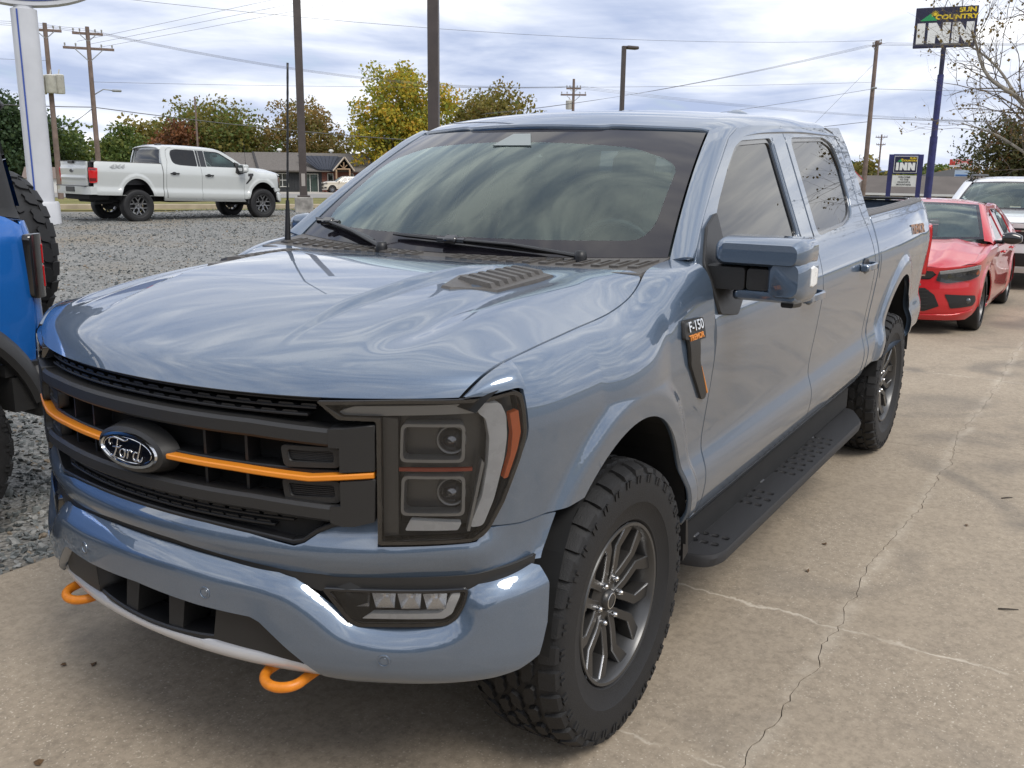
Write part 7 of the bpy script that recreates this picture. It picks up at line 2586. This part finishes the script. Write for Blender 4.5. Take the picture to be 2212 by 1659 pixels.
# ------------------------------------------------------------------ utility poles and wires
pA = wood_pole((-26.6, -44.9, -.3), 8.9, 'wooden utility pole with three grey transformer cans behind the sign column', arms=((8.55, .75, 0),), az=R(56), tilt=R(1.0), cans=((.05, .42, 5.5, .95), (.36, .05, 5.5, .9), (.05, -.42, 5.45, .95)))
pB = wood_pole((-29.2, -45.3, -.3), 9.1, 'wooden utility pole with two crossarms between the column and white pickup', arms=((8.75, .75, 0), (8.0, 1.25, 0)), az=R(56), tilt=R(-.6), lamp=(.0, 1.1, 5.9))
pC = wood_pole((-70.0, -87.6, -2.0), 11.2, 'thin wooden pole standing among the trees behind the white pickup', r=.14)
pD = wood_pole((-67.3, -37.25, -1.0), 10.0, 'distant wooden pole with two crossarms above the truck roof', arms=((9.25, .60, 0), (8.75, 1.05, 0)), az=R(30), cans=((.1, -.36, 7.6, .7),))
pE = wood_pole((-62.0, -12.5, .0), 9.9, 'leaning wooden utility pole beside the motel signs', arms=((9.65, .75, 0),), az=R(-58), r=.17, lamp=(.1, .5, 7.0))
wood_pole((-150, -30.5, -2), 9.6, 'small far wooden pole behind the lower motel sign', arms=((9.2, .9, 0), (8.1, .7, 0)), az=R(-10), r=.16)
for (px_, py_, h_) in ((-120, -12.2, 7.5), (-170, -10.4, 9.0), (-140, -15.5, 7.0)):
    wood_pole((px_, py_, -2), h_, 'thin distant pole beyond the parked cars', r=.10, name='distant_pole')['group'] = 'thin poles far beyond the parked cars'

A_ = (-26.6, -44.9); B_ = (-29.2, -45.3)
W_ = wire
top = lambda p, z, dx=0, dy=0: (p[0] + dx, p[1] + dy, z)
l1, l2, l3 = 'high power line running left from the transformer pole', 'short line between the transformer pole and the two-armed pole', 'high power line from the two-armed pole to the distant pole'
l4, l5, l6 = 'power line rising from the two-armed pole to the top of the sky', 'power line leaving the distant two-armed pole to the right', 'power line sloping from the leaning pole towards the truck roof'
for off in (-.7, 0, .7):
    W_((-10, -56, 9.2), (A_[0] + off, A_[1] + off * .7, 8.5), .25, label=l1)
    W_((A_[0] + off, A_[1] + off * .7, 8.5), (B_[0] + off, B_[1] + off * .7, 8.6), .05, label=l2)
    W_((B_[0] + off, B_[1] + off * .7, 8.6), (-67.3 + off * .6, -37.25 + off * .4, 8.4), 1.0, label=l3)
    W_((B_[0] + off * 1.5, B_[1] + off * .9, 7.9), (-67 + off * 2, 18, 24 + off), .6, label=l4)
    W_((-67.3 + off * .6, -37.25 + off, 8.4), (-115, -8 + off, 7.4), .6, label=l5)
    W_((-62.0 + off * .4, -12.5 + off * .9, 9.7), (-64 + off, -44 + off, 6.2), .5, label=l6)
    W_((-62.0 + off * .4, -12.5 + off * .9, 9.7), (-66, 8 + off, 9.4), .2, label='power line from the leaning pole past the tall motel sign')
W_((-10, -50, 5.3), (B_[0], B_[1], 4.7), .35, .022, 'thick low cable passing behind the sign column')
W_((B_[0], B_[1], 4.7), (-62, -36, 3.6), .45, .022, 'thick low cable sagging over the white pickup and office')
W_((A_[0], A_[1], 3.4), (B_[0], B_[1], 4.7), .15, .02, 'thick cable slanting up between the two left poles')
W_((-10, -50, 7.2), (A_[0], A_[1], 6.8), .3, label='thin line meeting the transformer pole above its cans')
W_((B_[0], B_[1], 6.0), (-62.0, -12.5, 7.4), .3, label='thin line crossing the middle sky at tree top height')
W_((-8, -40, 8.8), (-62.0, -12.5, 9.9), 1.2, label='long line crossing the whole sky to the leaning pole top')
W_((-62.0, -12.5, 5.0), (-64, -48, 3.2), .4, .016, 'thicker cable sloping from the leaning pole to the cab corner')
W_((-62.0, -12.5, 5.2), (-66, 8, 4.8), .15, .016, 'thicker cable running right across the tall sign post')
W_((-62.0, -12.5, 7.0), (-66, -46, 4.4), .4, .011, 'thin cable sloping left from the lamp on the leaning pole')
W_((-62.0, -12.5, 7.0), (-66, 8, 6.6), .15, .010, 'thin cable running right from the lamp on the leaning pole')
W_((-62.0, -12.5, 8.6), (-58.5, -19.5, .0), 0.0, .008, 'taut guy wire slanting down from the leaning pole')

# ------------------------------------------------------------------ motel signs
def motel_signs():
    navy = mat('sign_navy_paint', (.010, .010, .040), .45, noise=(3, .2)); post = mat('post_blue_paint', (.020, .022, .105), .5, noise=(3, .3))
    # tall sign
    root = empty('tall_motel_sign', (-71.65, -10.18, .0)); tag(root, 'tall motel sign reading SUN COUNTRY INN on a dark blue pole', 'sign')
    MB().tube([(0, 0, -1), (0, 0, 4.4)], .26, 14).build('pole', post, root, angle=50)
    MB().tube([(0, 0, 4.4), (0, 0, 8.6)], .215, 14).build('pole', post, root, angle=50)
    MB().tube([(0, 0, 8.6), (0, 0, 10.6)], .16, 14).build('pole', navy, root, angle=50)
    yaw = math.atan2(12.26, 74)          # faces down the lot
    nrm = Vector((math.cos(yaw), math.sin(yaw), 0)); rd = Vector((-nrm.y, nrm.x, 0))
    rd = Vector((-.16, .987, 0)); nrm = Vector((.987, .16, 0))
    w, h = 3.95, 2.66
    Mx = frame(rd, nrm).to_4x4(); Mx.translation = Vector((.16, -.02, 11.73))
    cb = MB(); cb.box((0, 0, -.16), (w, h, .32), bev=.03); o = cb.build('cabinet', navy, root); o.matrix_local = Mx
    sign_face(root, w, h, Mx @ Matrix.Translation((0, 0, .005)), navy)
    # low sign with message board
    r2 = empty('low_motel_sign', (-66.43, -10.9, .0)); tag(r2, 'low blue motel sign with a white WELCOME TO THE OUACHITA MOUNTAINS board', 'sign')
    rd = Vector((-.18, .984, 0)); nrm = Vector((.984, .18, 0))
    for k, dy in enumerate((-.93, .93)):
        c = MB(); c.box((0, 0, 1.25), (.30, .30, 3.6)); o = c.build('post', post, r2); o.location = rd * dy; o.rotation_euler = (0, 0, math.atan2(nrm.y, nrm.x))
    c = MB(); c.box((0, 0, 2.42), (.22, 1.60, 1.30)); o = c.build('cabinet', post, r2); o.rotation_euler = (0, 0, math.atan2(nrm.y, nrm.x))
    Mx = frame(rd, nrm).to_4x4(); Mx.translation = Vector((0, 0, 2.40)) + nrm * .13
    fr_ = MB(); fr_.box((0, 0, 0), (1.46, 1.10, .04)); o = fr_.build('white_frame', mat('sign_frame_white', (.6, .6, .6), .5), r2); o.matrix_local = Mx
    fc = MB(); fc.box((0, 0, .012), (1.38, 1.02, .04)); o = fc.build('face_panel', navy, r2); o.matrix_local = Mx
    sign_face(r2, 1.30, .98, Mx @ Matrix.Translation((0, 0, .035)), navy)
    wb = MB(); wb.box((0, 0, 0), (1.5, .74, .10)); o = wb.build('message_board', mat('board_white', (.62, .62, .60), .5, noise=(3, .08)), r2)
    Mb = frame(rd, nrm).to_4x4(); Mb.translation = Vector((0, 0, 1.30)) + nrm * .10; o.matrix_local = Mb
    for k, line in enumerate(('WELCOME', 'TO THE', 'OUACHITA', 'MOUNTAINS')):
        t = text('lettering', line, mat('letter_black', (.02, .02, .02), .6), r2, (0, 0, 0), Matrix.Identity(3), .155, .004, 1, 0, bold=.003)
        t.matrix_local = Mb @ Matrix.Translation((0, .25 - k * .165, .056))
    # red roadside sign far off
    r3 = empty('red_road_sign', (-146.2, -18.6, -2)); tag(r3, 'distant red and white roadside sign on a single post', 'sign')
    MB().tube([(0, 0, 0), (0, 0, 5.2)], .14, 8).build('post', mat('rust_post', (.12, .04, .03), .6), r3)
    rp = mat('faded_red_panel', (.50, .05, .035), .5); wp = mat('faded_white_panel', (.62, .60, .58), .5)
    rd = Vector((-.12, .99, 0)); nrm = Vector((.99, .12, 0))
    Mr = frame(rd, nrm).to_4x4(); Mr.translation = Vector((0, 0, 5.5))
    o = MB().box((0, .05, 0), (2.95, .80, .2)).build('panel', rp, r3); o.matrix_local = Mr
    o = MB().box((0, -.48, 0), (2.95, .24, .2)).build('lower_panel', wp, r3); o.matrix_local = Mr
    o = MB().prism([(-.75, -.38), (1.05, -.38), (.9, -.12), (.4, -.06), (-.5, -.20)], .10, .13, 'z').build('vehicle_mark', wp, r3); o.matrix_local = Mr
    for k, (ln, sz) in enumerate((('B & W TOWING', .30), ('479-437-3700', .27))):
        t = text('lettering', ln, wp, r3, (0, 0, 0), Matrix.Identity(3), sz, .004, 1, 0, bold=.006); t.matrix_local = Mr @ Matrix.Translation((0, .26 - k * .30, .105))
    # diamond notice by the leaning pole
    r4 = empty('diamond_sign', (-50.4, -10.4, .0)); tag(r4, 'small diamond shaped white notice board beside the leaning pole', 'sign')
    MB().tube([(0, 0, -.2), (0, 0, 1.2)], .03, 6).build('post', TM['black'], r4)
    Md = frame((-.2, .98, 0), (.98, .2, 0)).to_4x4(); Md.translation = Vector((.03, 0, 1.42))
    o = MB().prism([(0, -.46), (.46, 0), (0, .46), (-.46, 0)], -.01, .01, 'z').build('board', mat('notice_white', (.66, .64, .66), .5), r4); o.matrix_local = Md
    rdm = mat('notice_red', (.45, .03, .04), .5); bl = mat('notice_blue', (.05, .06, .25), .5)
    for x0, y0, x1, y1, mm in ((.04, .43, .46, .01, rdm), (-.43, .04, -.40, -.02, rdm)):
        o = MB().tube([(x0, y0, .014), (x1, y1, .014)], .022, 5).build('border', mm, r4); o.matrix_local = Md
    for k in range(4):
        o = MB().box((-.02, .20 - k * .13, .014), (.26 - .05 * k + .1 * (k == 1), .05, .006)).build('print_line', bl, r4); o.matrix_local = Md


motel_signs()

# ------------------------------------------------------------------ roadside office building
def office():
    x0, y0 = un(0, 106); zb = -1.06
    root = empty('roadside_office', (x0, y0, zb), math.atan2(UD[1], UD[0]))       # local x along the road, local y towards the lot is -... see sign below
    tag(root, 'low roadside office with grey shingle roof, dark siding and brick, timber porch gable', 'building')
    # local frame: X along UD; Y = left of X.  ND (away from lot) equals +Y?
    yv = np.array([-UD[1], UD[0]]); away = float(yv @ ND)      # +1 or -1
    s = 1 if away > 0 else -1
    Y = lambda d: s * d                                         # d metres behind the facade
    shingle = mat('brown_grey_shingles', (.125, .112, .10), .9, noise=(6, .25), bump=(30, .6)); dark = mat('dark_board_siding', (.028, .030, .034), .7, noise=(3, .2)); brick = brick_mat(); trim = mat('white_window_trim', (.62, .61, .58), .5)
    metal = mat('dark_standing_metal', (.040, .045, .060), .4, metal=.5); timber = mat('cedar_timber', (.33, .22, .13), .7, noise=(5, .2)); fas = mat('dark_fascia', (.030, .027, .027), .7)
    gl = mat('dark_window_glass', (.02, .025, .024), .06, spec=.8)
    eav, rid = 2.40, 4.25
    # walls
    w = MB(); w.box((12.5, Y(5), eav / 2), (11.5, 10, eav)); w.build('wall', dark, root)
    w = MB(); w.box((19.1, Y(5) - s * .03, eav / 2), (5.4, 10, eav)); w.build('brick_wall', brick, root)
    bt = MB()
    for k in range(19): bt.box((10.3 + k * .305, Y(-.02), eav / 2), (.05, .05, eav))
    bt.build('battens', dark, root)
    # main roof: two stepped gable roofs running along the road
    def roof(xa, xb, y_front, y_back, ze, zr, name, mt, gable_dark=True):
        r_ = MB(); ym = (y_front + y_back) / 2
        P = [(xa, Y(y_front), ze), (xb, Y(y_front), ze), (xb, Y(ym), zr), (xa, Y(ym), zr), (xa, Y(y_back), ze), (xb, Y(y_back), ze)]
        th = .14
        Q = [(p[0], p[1], p[2] - th) for p in P]
        r_.add(P + Q, [(0, 1, 2, 3), (3, 2, 5, 4), (6, 9, 8, 7), (9, 10, 11, 8), (0, 6, 7, 1), (0, 3, 9, 6), (3, 4, 10, 9), (1, 7, 8, 2), (2, 8, 11, 5)])
        o = r_.build(name, mt, root)
        f = MB(); f.tube([(xa, Y(y_front), ze), (xa, Y(ym), zr)], .13, 4, flat=.4); f.build('barge_board', fas, o)
        return o
    roof(6.2, 13.9, -.5, 10.5, eav - .10, rid + .05, 'roof', shingle)
    rr = roof(9.4, 22.6, -.8, 10.8, eav, rid + .15, 'roof', shingle)
    g = MB(); g.add([(6.5, Y(0), eav - .2), (6.5, Y(5), rid - .15), (6.5, Y(10), eav - .2), (6.5, Y(10), 0), (6.5, Y(0), 0)], [(0, 1, 2, 3, 4)]); g.build('gable_wall', dark, root)
    w = MB(); w.box((8.6, Y(5.2), eav / 2 - .05), (4.2, 9.6, eav - .1)); w.build('wall', dark, root)
    for xv, yv_ in ((12.4, 5.2), (18.4, 5.2)):
        MB().lathe([(.16, -.3), (.16, .1), (.30, .12), (.30, .22), (.2, .38), (0, .42)], 12, 'z', c=(xv, Y(yv_), rid + .2)).build('roof_vent', mat('vent_white', (.6, .6, .58), .5), rr)
    # porch gable with metal roof and timber truss
    gx, gz_ = 18.55, 3.95
    p = MB()
    fr_y = -2.6
    P = [(gx, Y(fr_y), gz_), (gx, Y(4), gz_), (gx - 1.35, Y(fr_y), eav + .05), (gx - 1.35, Y(4), eav + .05), (gx + 1.1, Y(fr_y), eav + .02), (gx + 1.1, Y(4), eav + .02)]
    p.add(P, [(0, 1, 3, 2), (0, 4, 5, 1)])
    p.add([(a, b, c - .12) for a, b, c in P], [(0, 2, 3, 1), (0, 1, 5, 4)])
    p.build('porch_roof', metal, root)
    m2 = MB(); m2.add([(13.9, Y(1.2), rid - .25), (gx, Y(1.2), rid - .25), (gx - 1.3, Y(-.85), eav + .04), (16.0, Y(-.85), eav + .04)], [(0, 3, 2, 1)]); m2.add([(13.9, Y(1.2), rid - .22), (gx, Y(1.2), rid - .22), (gx - 1.2, Y(-.8), eav + .12), (15.8, Y(-.8), eav + .12)], [(0, 1, 2, 3)]); m2.build('metal_roof', metal, root)
    sm_ = MB()
    for k in range(10):
        t = k / 9; sm_.tube([(13.95 + t * (gx - 13.95), Y(1.2), rid - .19), (15.85 + t * (gx - 1.25 - 15.85), Y(-.8), eav + .15)], .02, 4)
    sm_.build('standing_seams', metal, root)
    t = MB()
    for a, b in (((gx, gz_ - .06), (gx - 1.30, eav + .0)), ((gx, gz_ - .06), (gx + 1.08, eav - .02))):
        t.tube([(a[0], Y(fr_y - .03), a[1]), (b[0], Y(fr_y - .03), b[1])], .085, 4)
    t.build('rake_timber', mat('pale_rake_timber', (.45, .38, .30), .7), root)
    t = MB(); t.tube([(gx - .85, Y(fr_y), eav + .18), (gx + .62, Y(fr_y), eav + .18)], .09, 4); t.tube([(gx - .1, Y(fr_y), eav + .18), (gx - .1, Y(fr_y), eav + .95)], .06, 4)
    t.tube([(gx - .1, Y(fr_y), eav + .25), (gx - .5, Y(fr_y), eav + .65)], .05, 4); t.tube([(gx - .1, Y(fr_y), eav + .25), (gx + .3, Y(fr_y), eav + .65)], .05, 4); t.build('truss', timber, root)
    for xx in (gx - .95, gx + .55):
        MB().box((xx, Y(fr_y), 1.5), (.17, .17, 2.1)).build('porch_post', timber, root)
        MB().box((xx, Y(fr_y), .45), (.45, .45, .95)).build('post_pier', brick, root)
    # openings
    def win(name, xa, xb, za, zb_, mull, y=-.03, glass=gl, frame_w=.07):
        o = empty(name, (0, 0, 0), 0, root)
        MB().box(((xa + xb) / 2, Y(y + .02), (za + zb_) / 2), (xb - xa, .04, zb_ - za)).build('pane', glass, o)
        f = MB()
        for xx in [xa, xb] + [xa + (xb - xa) * m_ for m_ in mull[0]]: f.box((xx, Y(y - .02), (za + zb_) / 2), (frame_w, .07, zb_ - za + frame_w))
        for zz in [za, zb_] + [za + (zb_ - za) * m_ for m_ in mull[1]]: f.box(((xa + xb) / 2, Y(y - .022), zz), (xb - xa, .065, frame_w))
        f.build('frame', trim, o)
    win('window', 11.35, 12.65, .60, 2.03, ((.5,), (.5,)))
    win('sliding_door', 14.55, 15.95, .02, 2.02, ((.36,), ()), glass=mat('sliding_glass', (.045, .075, .065), .06, spec=.8))
    win('door', 17.05, 17.65, .02, 2.06, ((), ()), y=-.07)
    win('window', 19.55, 19.95, .95, 2.06, ((), ()), y=-.07)
    MB().box((17.35, Y(-.12), 1.15), (.22, .02, .28)).build('door_notice', trim, root)
    b = MB()
    rnd = random.Random(4)
    for k in range(26): b.box((16.6 + rnd.uniform(0, .9), Y(-.6 + rnd.uniform(-.2, .2)), rnd.uniform(.05, .35)), (.25, .25, .2), Matrix.Rotation(rnd.random() * 3, 3, 'X'))
    sh = b.build('shrub', leaf_mat((.16, .03, .015)), None); sh.matrix_world = root.matrix_world if False else Matrix.Translation((x0, y0, zb)) @ Matrix.Rotation(math.atan2(UD[1], UD[0]), 4, 'Z')
    tag(sh, 'low reddish shrub beside the brick office door', 'shrub')


def brick_mat():
    m, nt, b = nodes_of('red_brick_wall')
    co = nt.nodes.new('ShaderNodeTexCoord').outputs['Object']
    mp = nt.nodes.new('ShaderNodeMapping'); mp.inputs['Rotation'].default_value = (R(90), 0, 0); nt.links.new(co, mp.inputs[0])
    br = nt.nodes.new('ShaderNodeTexBrick'); nt.links.new(mp.outputs[0], br.inputs['Vector'])
    br.inputs['Color1'].default_value = (.20, .055, .035, 1); br.inputs['Color2'].default_value = (.11, .035, .026, 1); br.inputs['Mortar'].default_value = (.30, .24, .20, 1)
    br.inputs['Scale'].default_value = 3.2; br.inputs['Mortar Size'].default_value = .014
    nt.links.new(br.outputs['Color'], b.inputs['Base Color']); b.inputs['Roughness'].default_value = .9
    return m


office()

def dealership():
    r = empty('dealership_building', (15, 0, 0)); tag(r, 'low dark dealership building mirrored in the front of the blue grey pickup', 'building')
    wl = mat('charcoal_wall_panel', (.10, .105, .11), .6, noise=(.6, .1)); wh = mat('white_fascia', (.55, .55, .55), .5); gl = mat('shop_glass', (.03, .035, .04), .05, spec=.8)
    MB().box((5, 4, 2.4), (10, 34, 4.8)).build('wall', wl, r)
    MB().box((4.8, 4, 5.05), (11, 35, .6)).build('fascia', wh, r)
    for k in range(7):
        o = empty('shop_window', (0, 0, 0), 0, r)
        MB().box((-.02, -9 + k * 4.4, 1.7), (.06, 3.4, 2.8)).build('pane', gl, o)
        f = MB(); f.box((-.04, -9 + k * 4.4, 3.15), (.10, 3.6, .12)); f.box((-.04, -9 + k * 4.4, .25), (.10, 3.6, .12)); f.box((-.04, -10.75 + k * 4.4, 1.7), (.10, .12, 2.9)); f.box((-.04, -7.25 + k * 4.4, 1.7), (.10, .12, 2.9)); f.build('frame', wh, o)


dealership()

# small white house far left, tan motel block and stores far right
def far_buildings():
    r = empty('white_cottage', (-50.0, -83.0, -2.4), math.atan2(UD[1], UD[0])); tag(r, 'small white cottage seen between the column and the white pickup', 'building')
    MB().box((0, 0, 1.4), (5, 5, 2.8)).build('wall', mat('white_siding', (.55, .55, .52), .6), r)
    MB().prism([(-2.8, 2.8), (2.8, 2.8), (0, 3.8)], -2.8, 2.8, 'x').build('roof', mat('cottage_roof', (.16, .12, .10), .9), r)
    for xx in (-1.4, 1.4):
        o = empty('window', (0, 0, 0), 0, r)
        MB().box((xx, 2.52, 1.7), (.8, .06, 1.2)).build('pane', mat('dark_window_glass', (.02, .025, .024), .06, spec=.8), o)
        MB().box((xx, 2.51, 1.7), (.95, .05, 1.35)).build('frame', mat('white_window_trim', (.62, .61, .58), .5), o)
    r = empty('motel_block', (-112, -24.0, -2.5), R(8)); tag(r, 'long low tan motel block with a brown roof behind the leaning pole', 'building')
    tan = mat('tan_wall', (.40, .345, .25), .8, noise=(1, .1))
    MB().box((0, 3, 1.1), (9, 22, 2.2)).build('wall', tan, r)
    rf = MB(); rf.add([(5.2, -9, 2.2), (5.2, 15, 2.2), (0, 15, 4.1), (0, -9, 4.1), (-5.2, 15, 2.2), (-5.2, -9, 2.2)], [(0, 1, 2, 3), (3, 2, 4, 5), (0, 3, 5), (1, 4, 2)]); rf.build('roof', mat('brown_roof', (.11, .095, .085), .9, noise=(.6, .15)), r)
    MB().box((5.22, 3, 2.12), (.08, 24, .24)).build('gutter', mat('pale_gutter', (.55, .54, .5), .6), r)
    for k in range(6):
        MB().box((4.54, -5 + k * 3.4, 1.0), (.06, .9, 1.9)).build('door', mat('grey_door', (.10, .10, .10), .6), r)
    for k, (y, z) in enumerate(((-7.6, 1.1), (-4.2, 1.0))):
        tag(MB().box((-104.5, -24 + y + 6, -2.5 + z - .2), (.5, 1.3, .35), bev=.05).tube([(-104.5, -24.4 + y + 6, -2.6), (-104.5, -24.4 + y + 6, -1.6)], .04, 5).tube([(-104.5, -23.6 + y + 6, -2.6), (-104.5, -23.6 + y + 6, -1.6)], .04, 5).build('mail_box', TM['black']), ('dark mail box on thin legs left of the low motel sign' if k == 0 else 'dark mail box on thin legs under the low motel sign'), 'mail box')
    r = empty('grey_store', (-140, -24, -2.5), R(4)); tag(r, 'distant grey roofed store between the two motel signs', 'building')
    MB().box((0, 6, 1.6), (12, 16, 3.2)).build('wall', mat('grey_wall', (.33, .33, .32), .8), r)
    MB().prism([(-2.5, 3.2), (14.5, 3.2), (6, 5.1)], -6.4, 6.4, 'x').build('roof', mat('grey_roof', (.15, .15, .15), .8), r)
    r = empty('blue_white_sign', (-118, -14.4, -2.2), 0); tag(r, 'small blue and white sign board far beyond the low motel sign', 'sign')
    MB().box((0, 0, 3.5), (.2, 1.6, 2.0)).build('panel', mat('pale_blue_panel', (.42, .52, .62), .5), r)
    for k in range(3): MB().box((.12, 0, 2.85 + k * .55), (.04, 1.4, .16)).build('stripe', mat('panel_stripe', (.05, .14, .35), .5), r)
    for sy in (-.6, .6): MB().tube([(0, sy, -.5), (0, sy, 2.6)], .05, 6).build('post', TM['black'], r)


far_buildings()

# ------------------------------------------------------------------ vegetation
GREEN = [(.030, .050, .014), (.052, .080, .020), (.080, .105, .028), (.12, .13, .035)]
OLIVE = [(.055, .055, .016), (.095, .088, .024), (.14, .118, .030), (.19, .14, .036)]
DEEP = [(.016, .032, .015), (.026, .046, .020), (.042, .064, .026)]
YELL = [(.075, .11, .022), (.12, .145, .026), (.20, .19, .028), (.30, .23, .026), (.34, .20, .03)]
RUST = [(.065, .034, .018), (.105, .046, .022), (.145, .062, .026)]
BRWN = [(.085, .066, .026), (.14, .10, .036), (.19, .12, .040)]
LOW = []; FAR = []
FT = 'trees along the far side of the road'
tree('dark_tree', 'dark green tree behind the sign column at the far left', (-55.5, -102, -1.2), 10.6, 5.4, DEEP, 1, 12000, .42, .08, group=FT)
tree('dark_tree', 'dark green tree between the column and the utility pole', (-61.0, -104, -1.2), 8.6, 4.2, DEEP + GREEN[1:3], 2, 9000, .40, .08, group=FT)
tree('green_tree', 'bright green shrubby tree behind the transformer pole', (-68.5, -99, -1.5), 7.6, 4.0, GREEN, 3, 9000, .38, .06, group=FT)
tree('rust_tree', 'rust red tree behind the bed of the white pickup', (-71.5, -93.0, -1.5), 7.6, 3.9, RUST, 4, 10000, .36, .08, group=FT)
tree('broad_tree', 'broad olive green tree behind the cab of the white pickup', (-78.5, -95.0, -1.5), 10.6, 7.2, [GREEN[1], GREEN[2], OLIVE[1], OLIVE[2]], 5, 20000, .42, .10, group=FT)
tree('thinning_tree', 'thinning brown and green tree above the hood of the white pickup', (-84.5, -86.0, -1.5), 11.6, 6.2, [OLIVE[0], OLIVE[1], BRWN[1], BRWN[2]], 6, 10000, .36, .12, gaps=.7, clump=.22, group=FT)
for k, (x, y, h, r_, c) in enumerate(((-96, -92, 7.5, 6.5, OLIVE), (-101, -84, 7.4, 6.0, GREEN), (-108, -78, 7.8, 6.0, BRWN), (-88, -99, 8.2, 6.5, GREEN), (-112, -72, 7.2, 5.5, OLIVE), (-66, -108, 9, 6.5, GREEN), (-75, -104, 9.5, 6.5, OLIVE), (-58, -112, 10, 6, DEEP))):
    LOW.append(tree('background_tree', 'low olive tree in the row of trees beyond the road', (x, y, -1.8), h, r_, c, 20 + k, 6500, .50, .05, group='low trees in the row beyond the road'))
tree('yellow_tree', 'large tree turning yellow and orange left of the thick light pole', (-85.5, -70.2, -1.6), 15.0, 7.0, YELL, 7, 26000, .38, .10, squash=1.0, clump=.20, gaps=.5, group=FT, trunks=2)
tree('olive_tree', 'rounded olive brown tree just right of the thick light pole', (-98.0, -65.5, -1.6), 13.2, 6.6, [GREEN[2], OLIVE[1], OLIVE[2], BRWN[1]], 8, 17000, .42, .12, group=FT)
tree('autumn_tree', 'dark red and green tree behind the white suv at right', (-57.5, -3.2, -.5), 5.9, 2.9, [(.030, .036, .014), (.045, .050, .018), (.060, .055, .020), (.095, .050, .020)], 9, 14000, .17, .10)
for k, (x, y, h, r_, c) in enumerate(((-170, -22, 5.5, 5.5, BRWN), (-190, -60, 7, 7, GREEN), (-215, -48, 6.5, 7, OLIVE), (-230, -36, 7, 7, GREEN), (-185, -14, 6.2, 5, BRWN), (-260, -20, 8, 9, OLIVE), (-240, -60, 8, 8, DEEP))):
    FAR.append(tree('far_tree', 'far rounded tree on the skyline beyond the motel signs', (x, y, -2.8), h, r_, c, 40 + k, 3500, .8, .05, group='far trees on the skyline'))
order_labels(LOW, '%s from the left among the low trees beyond the road')
order_labels(FAR, '%s from the left among the far skyline trees near the motel signs')
sycamore('sycamore_tree', 'almost bare sycamore with scattered brown leaves reaching in at the right edge', (-40.5, -2.3, -.1), [
    ([(0, 2.6, 0), (0, 2.3, 2.2), (0, 1.2, 3.6), (0, .2, 4.8), (.2, -.9, 5.6), (.3, -1.7, 7.4)], .17),
    ([(0, 2.6, 0), (.1, 2.5, 3.0), (.2, 1.9, 5.5), (.2, 1.1, 7.6), (.2, .2, 8.6), (.1, -1.4, 9.2), (0, -3.0, 9.0)], .20),
    ([(0, 2.3, 2.0), (0, .9, 2.6), (-.2, -.6, 3.5), (-.3, -1.8, 3.9)], .08),
    ([(0, 2.6, 0), (.3, 3.0, 4.0), (.5, 3.2, 8.0), (.6, 2.8, 11.0)], .20),
    ([(0, .2, 4.8), (-.2, -.9, 6.2), (-.2, -1.9, 6.9), (-.3, -2.9, 7.0)], .06),
    ([(.2, 1.1, 7.6), (.3, .6, 9.4), (.3, -.3, 10.8), (.4, -1.0, 12)], .09),
    ([(0, 2.6, .5), (.2, 5, 3.5), (.3, 7.4, 6), (.2, 9.2, 8), (0, 10.6, 9.4)], .15), ([(.2, 5, 3.5), (.4, 7.6, 5), (.4, 9.8, 6.2), (.3, 11.4, 7)], .09), ([(.3, 7.4, 6), (.4, 8.4, 8.4), (.4, 9, 10.4)], .08), ([(.2, 9.2, 8), (.5, 8.2, 9.2), (.6, 7.6, 10.6)], .07), ([(.4, 7.6, 5), (.6, 8.6, 6.8), (.6, 9.8, 7.6), (.5, 10.8, 8.8)], .07)], 31, 2300, .14)
# ------------------------------------------------------------------ distant hills
def ridge(name, dist, a0, a1, h, col, seed, rough):
    rnd = random.Random(seed); vs = []
    n = 120
    ph = [rnd.uniform(0, 6.28) for _ in range(6)]
    for i in range(n + 1):
        a = a0 + (a1 - a0) * i / n
        z = h * (.55 + .30 * math.sin(a * 9 + ph[0]) + .15 * math.sin(a * 23 + ph[1]) + rough * math.sin(a * 140 + ph[2]) + rough * math.sin(a * 311 + ph[3]))
        c_, s_ = math.cos(a), math.sin(a)
        vs += [(dist * c_, dist * s_, -40), (dist * c_, dist * s_, z), (dist * 1.2 * c_, dist * 1.2 * s_, -40)]
    fs = [(i * 3 + j, (i + 1) * 3 + j, (i + 1) * 3 + j + 1, i * 3 + j + 1) for i in range(n) for j in range(2)]
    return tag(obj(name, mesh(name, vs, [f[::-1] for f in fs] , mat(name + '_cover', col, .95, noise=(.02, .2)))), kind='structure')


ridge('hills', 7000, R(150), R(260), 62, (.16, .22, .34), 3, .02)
ridge('wooded_rise', 520, R(168), R(250), 4.2, (.045, .052, .030), 5, .10)
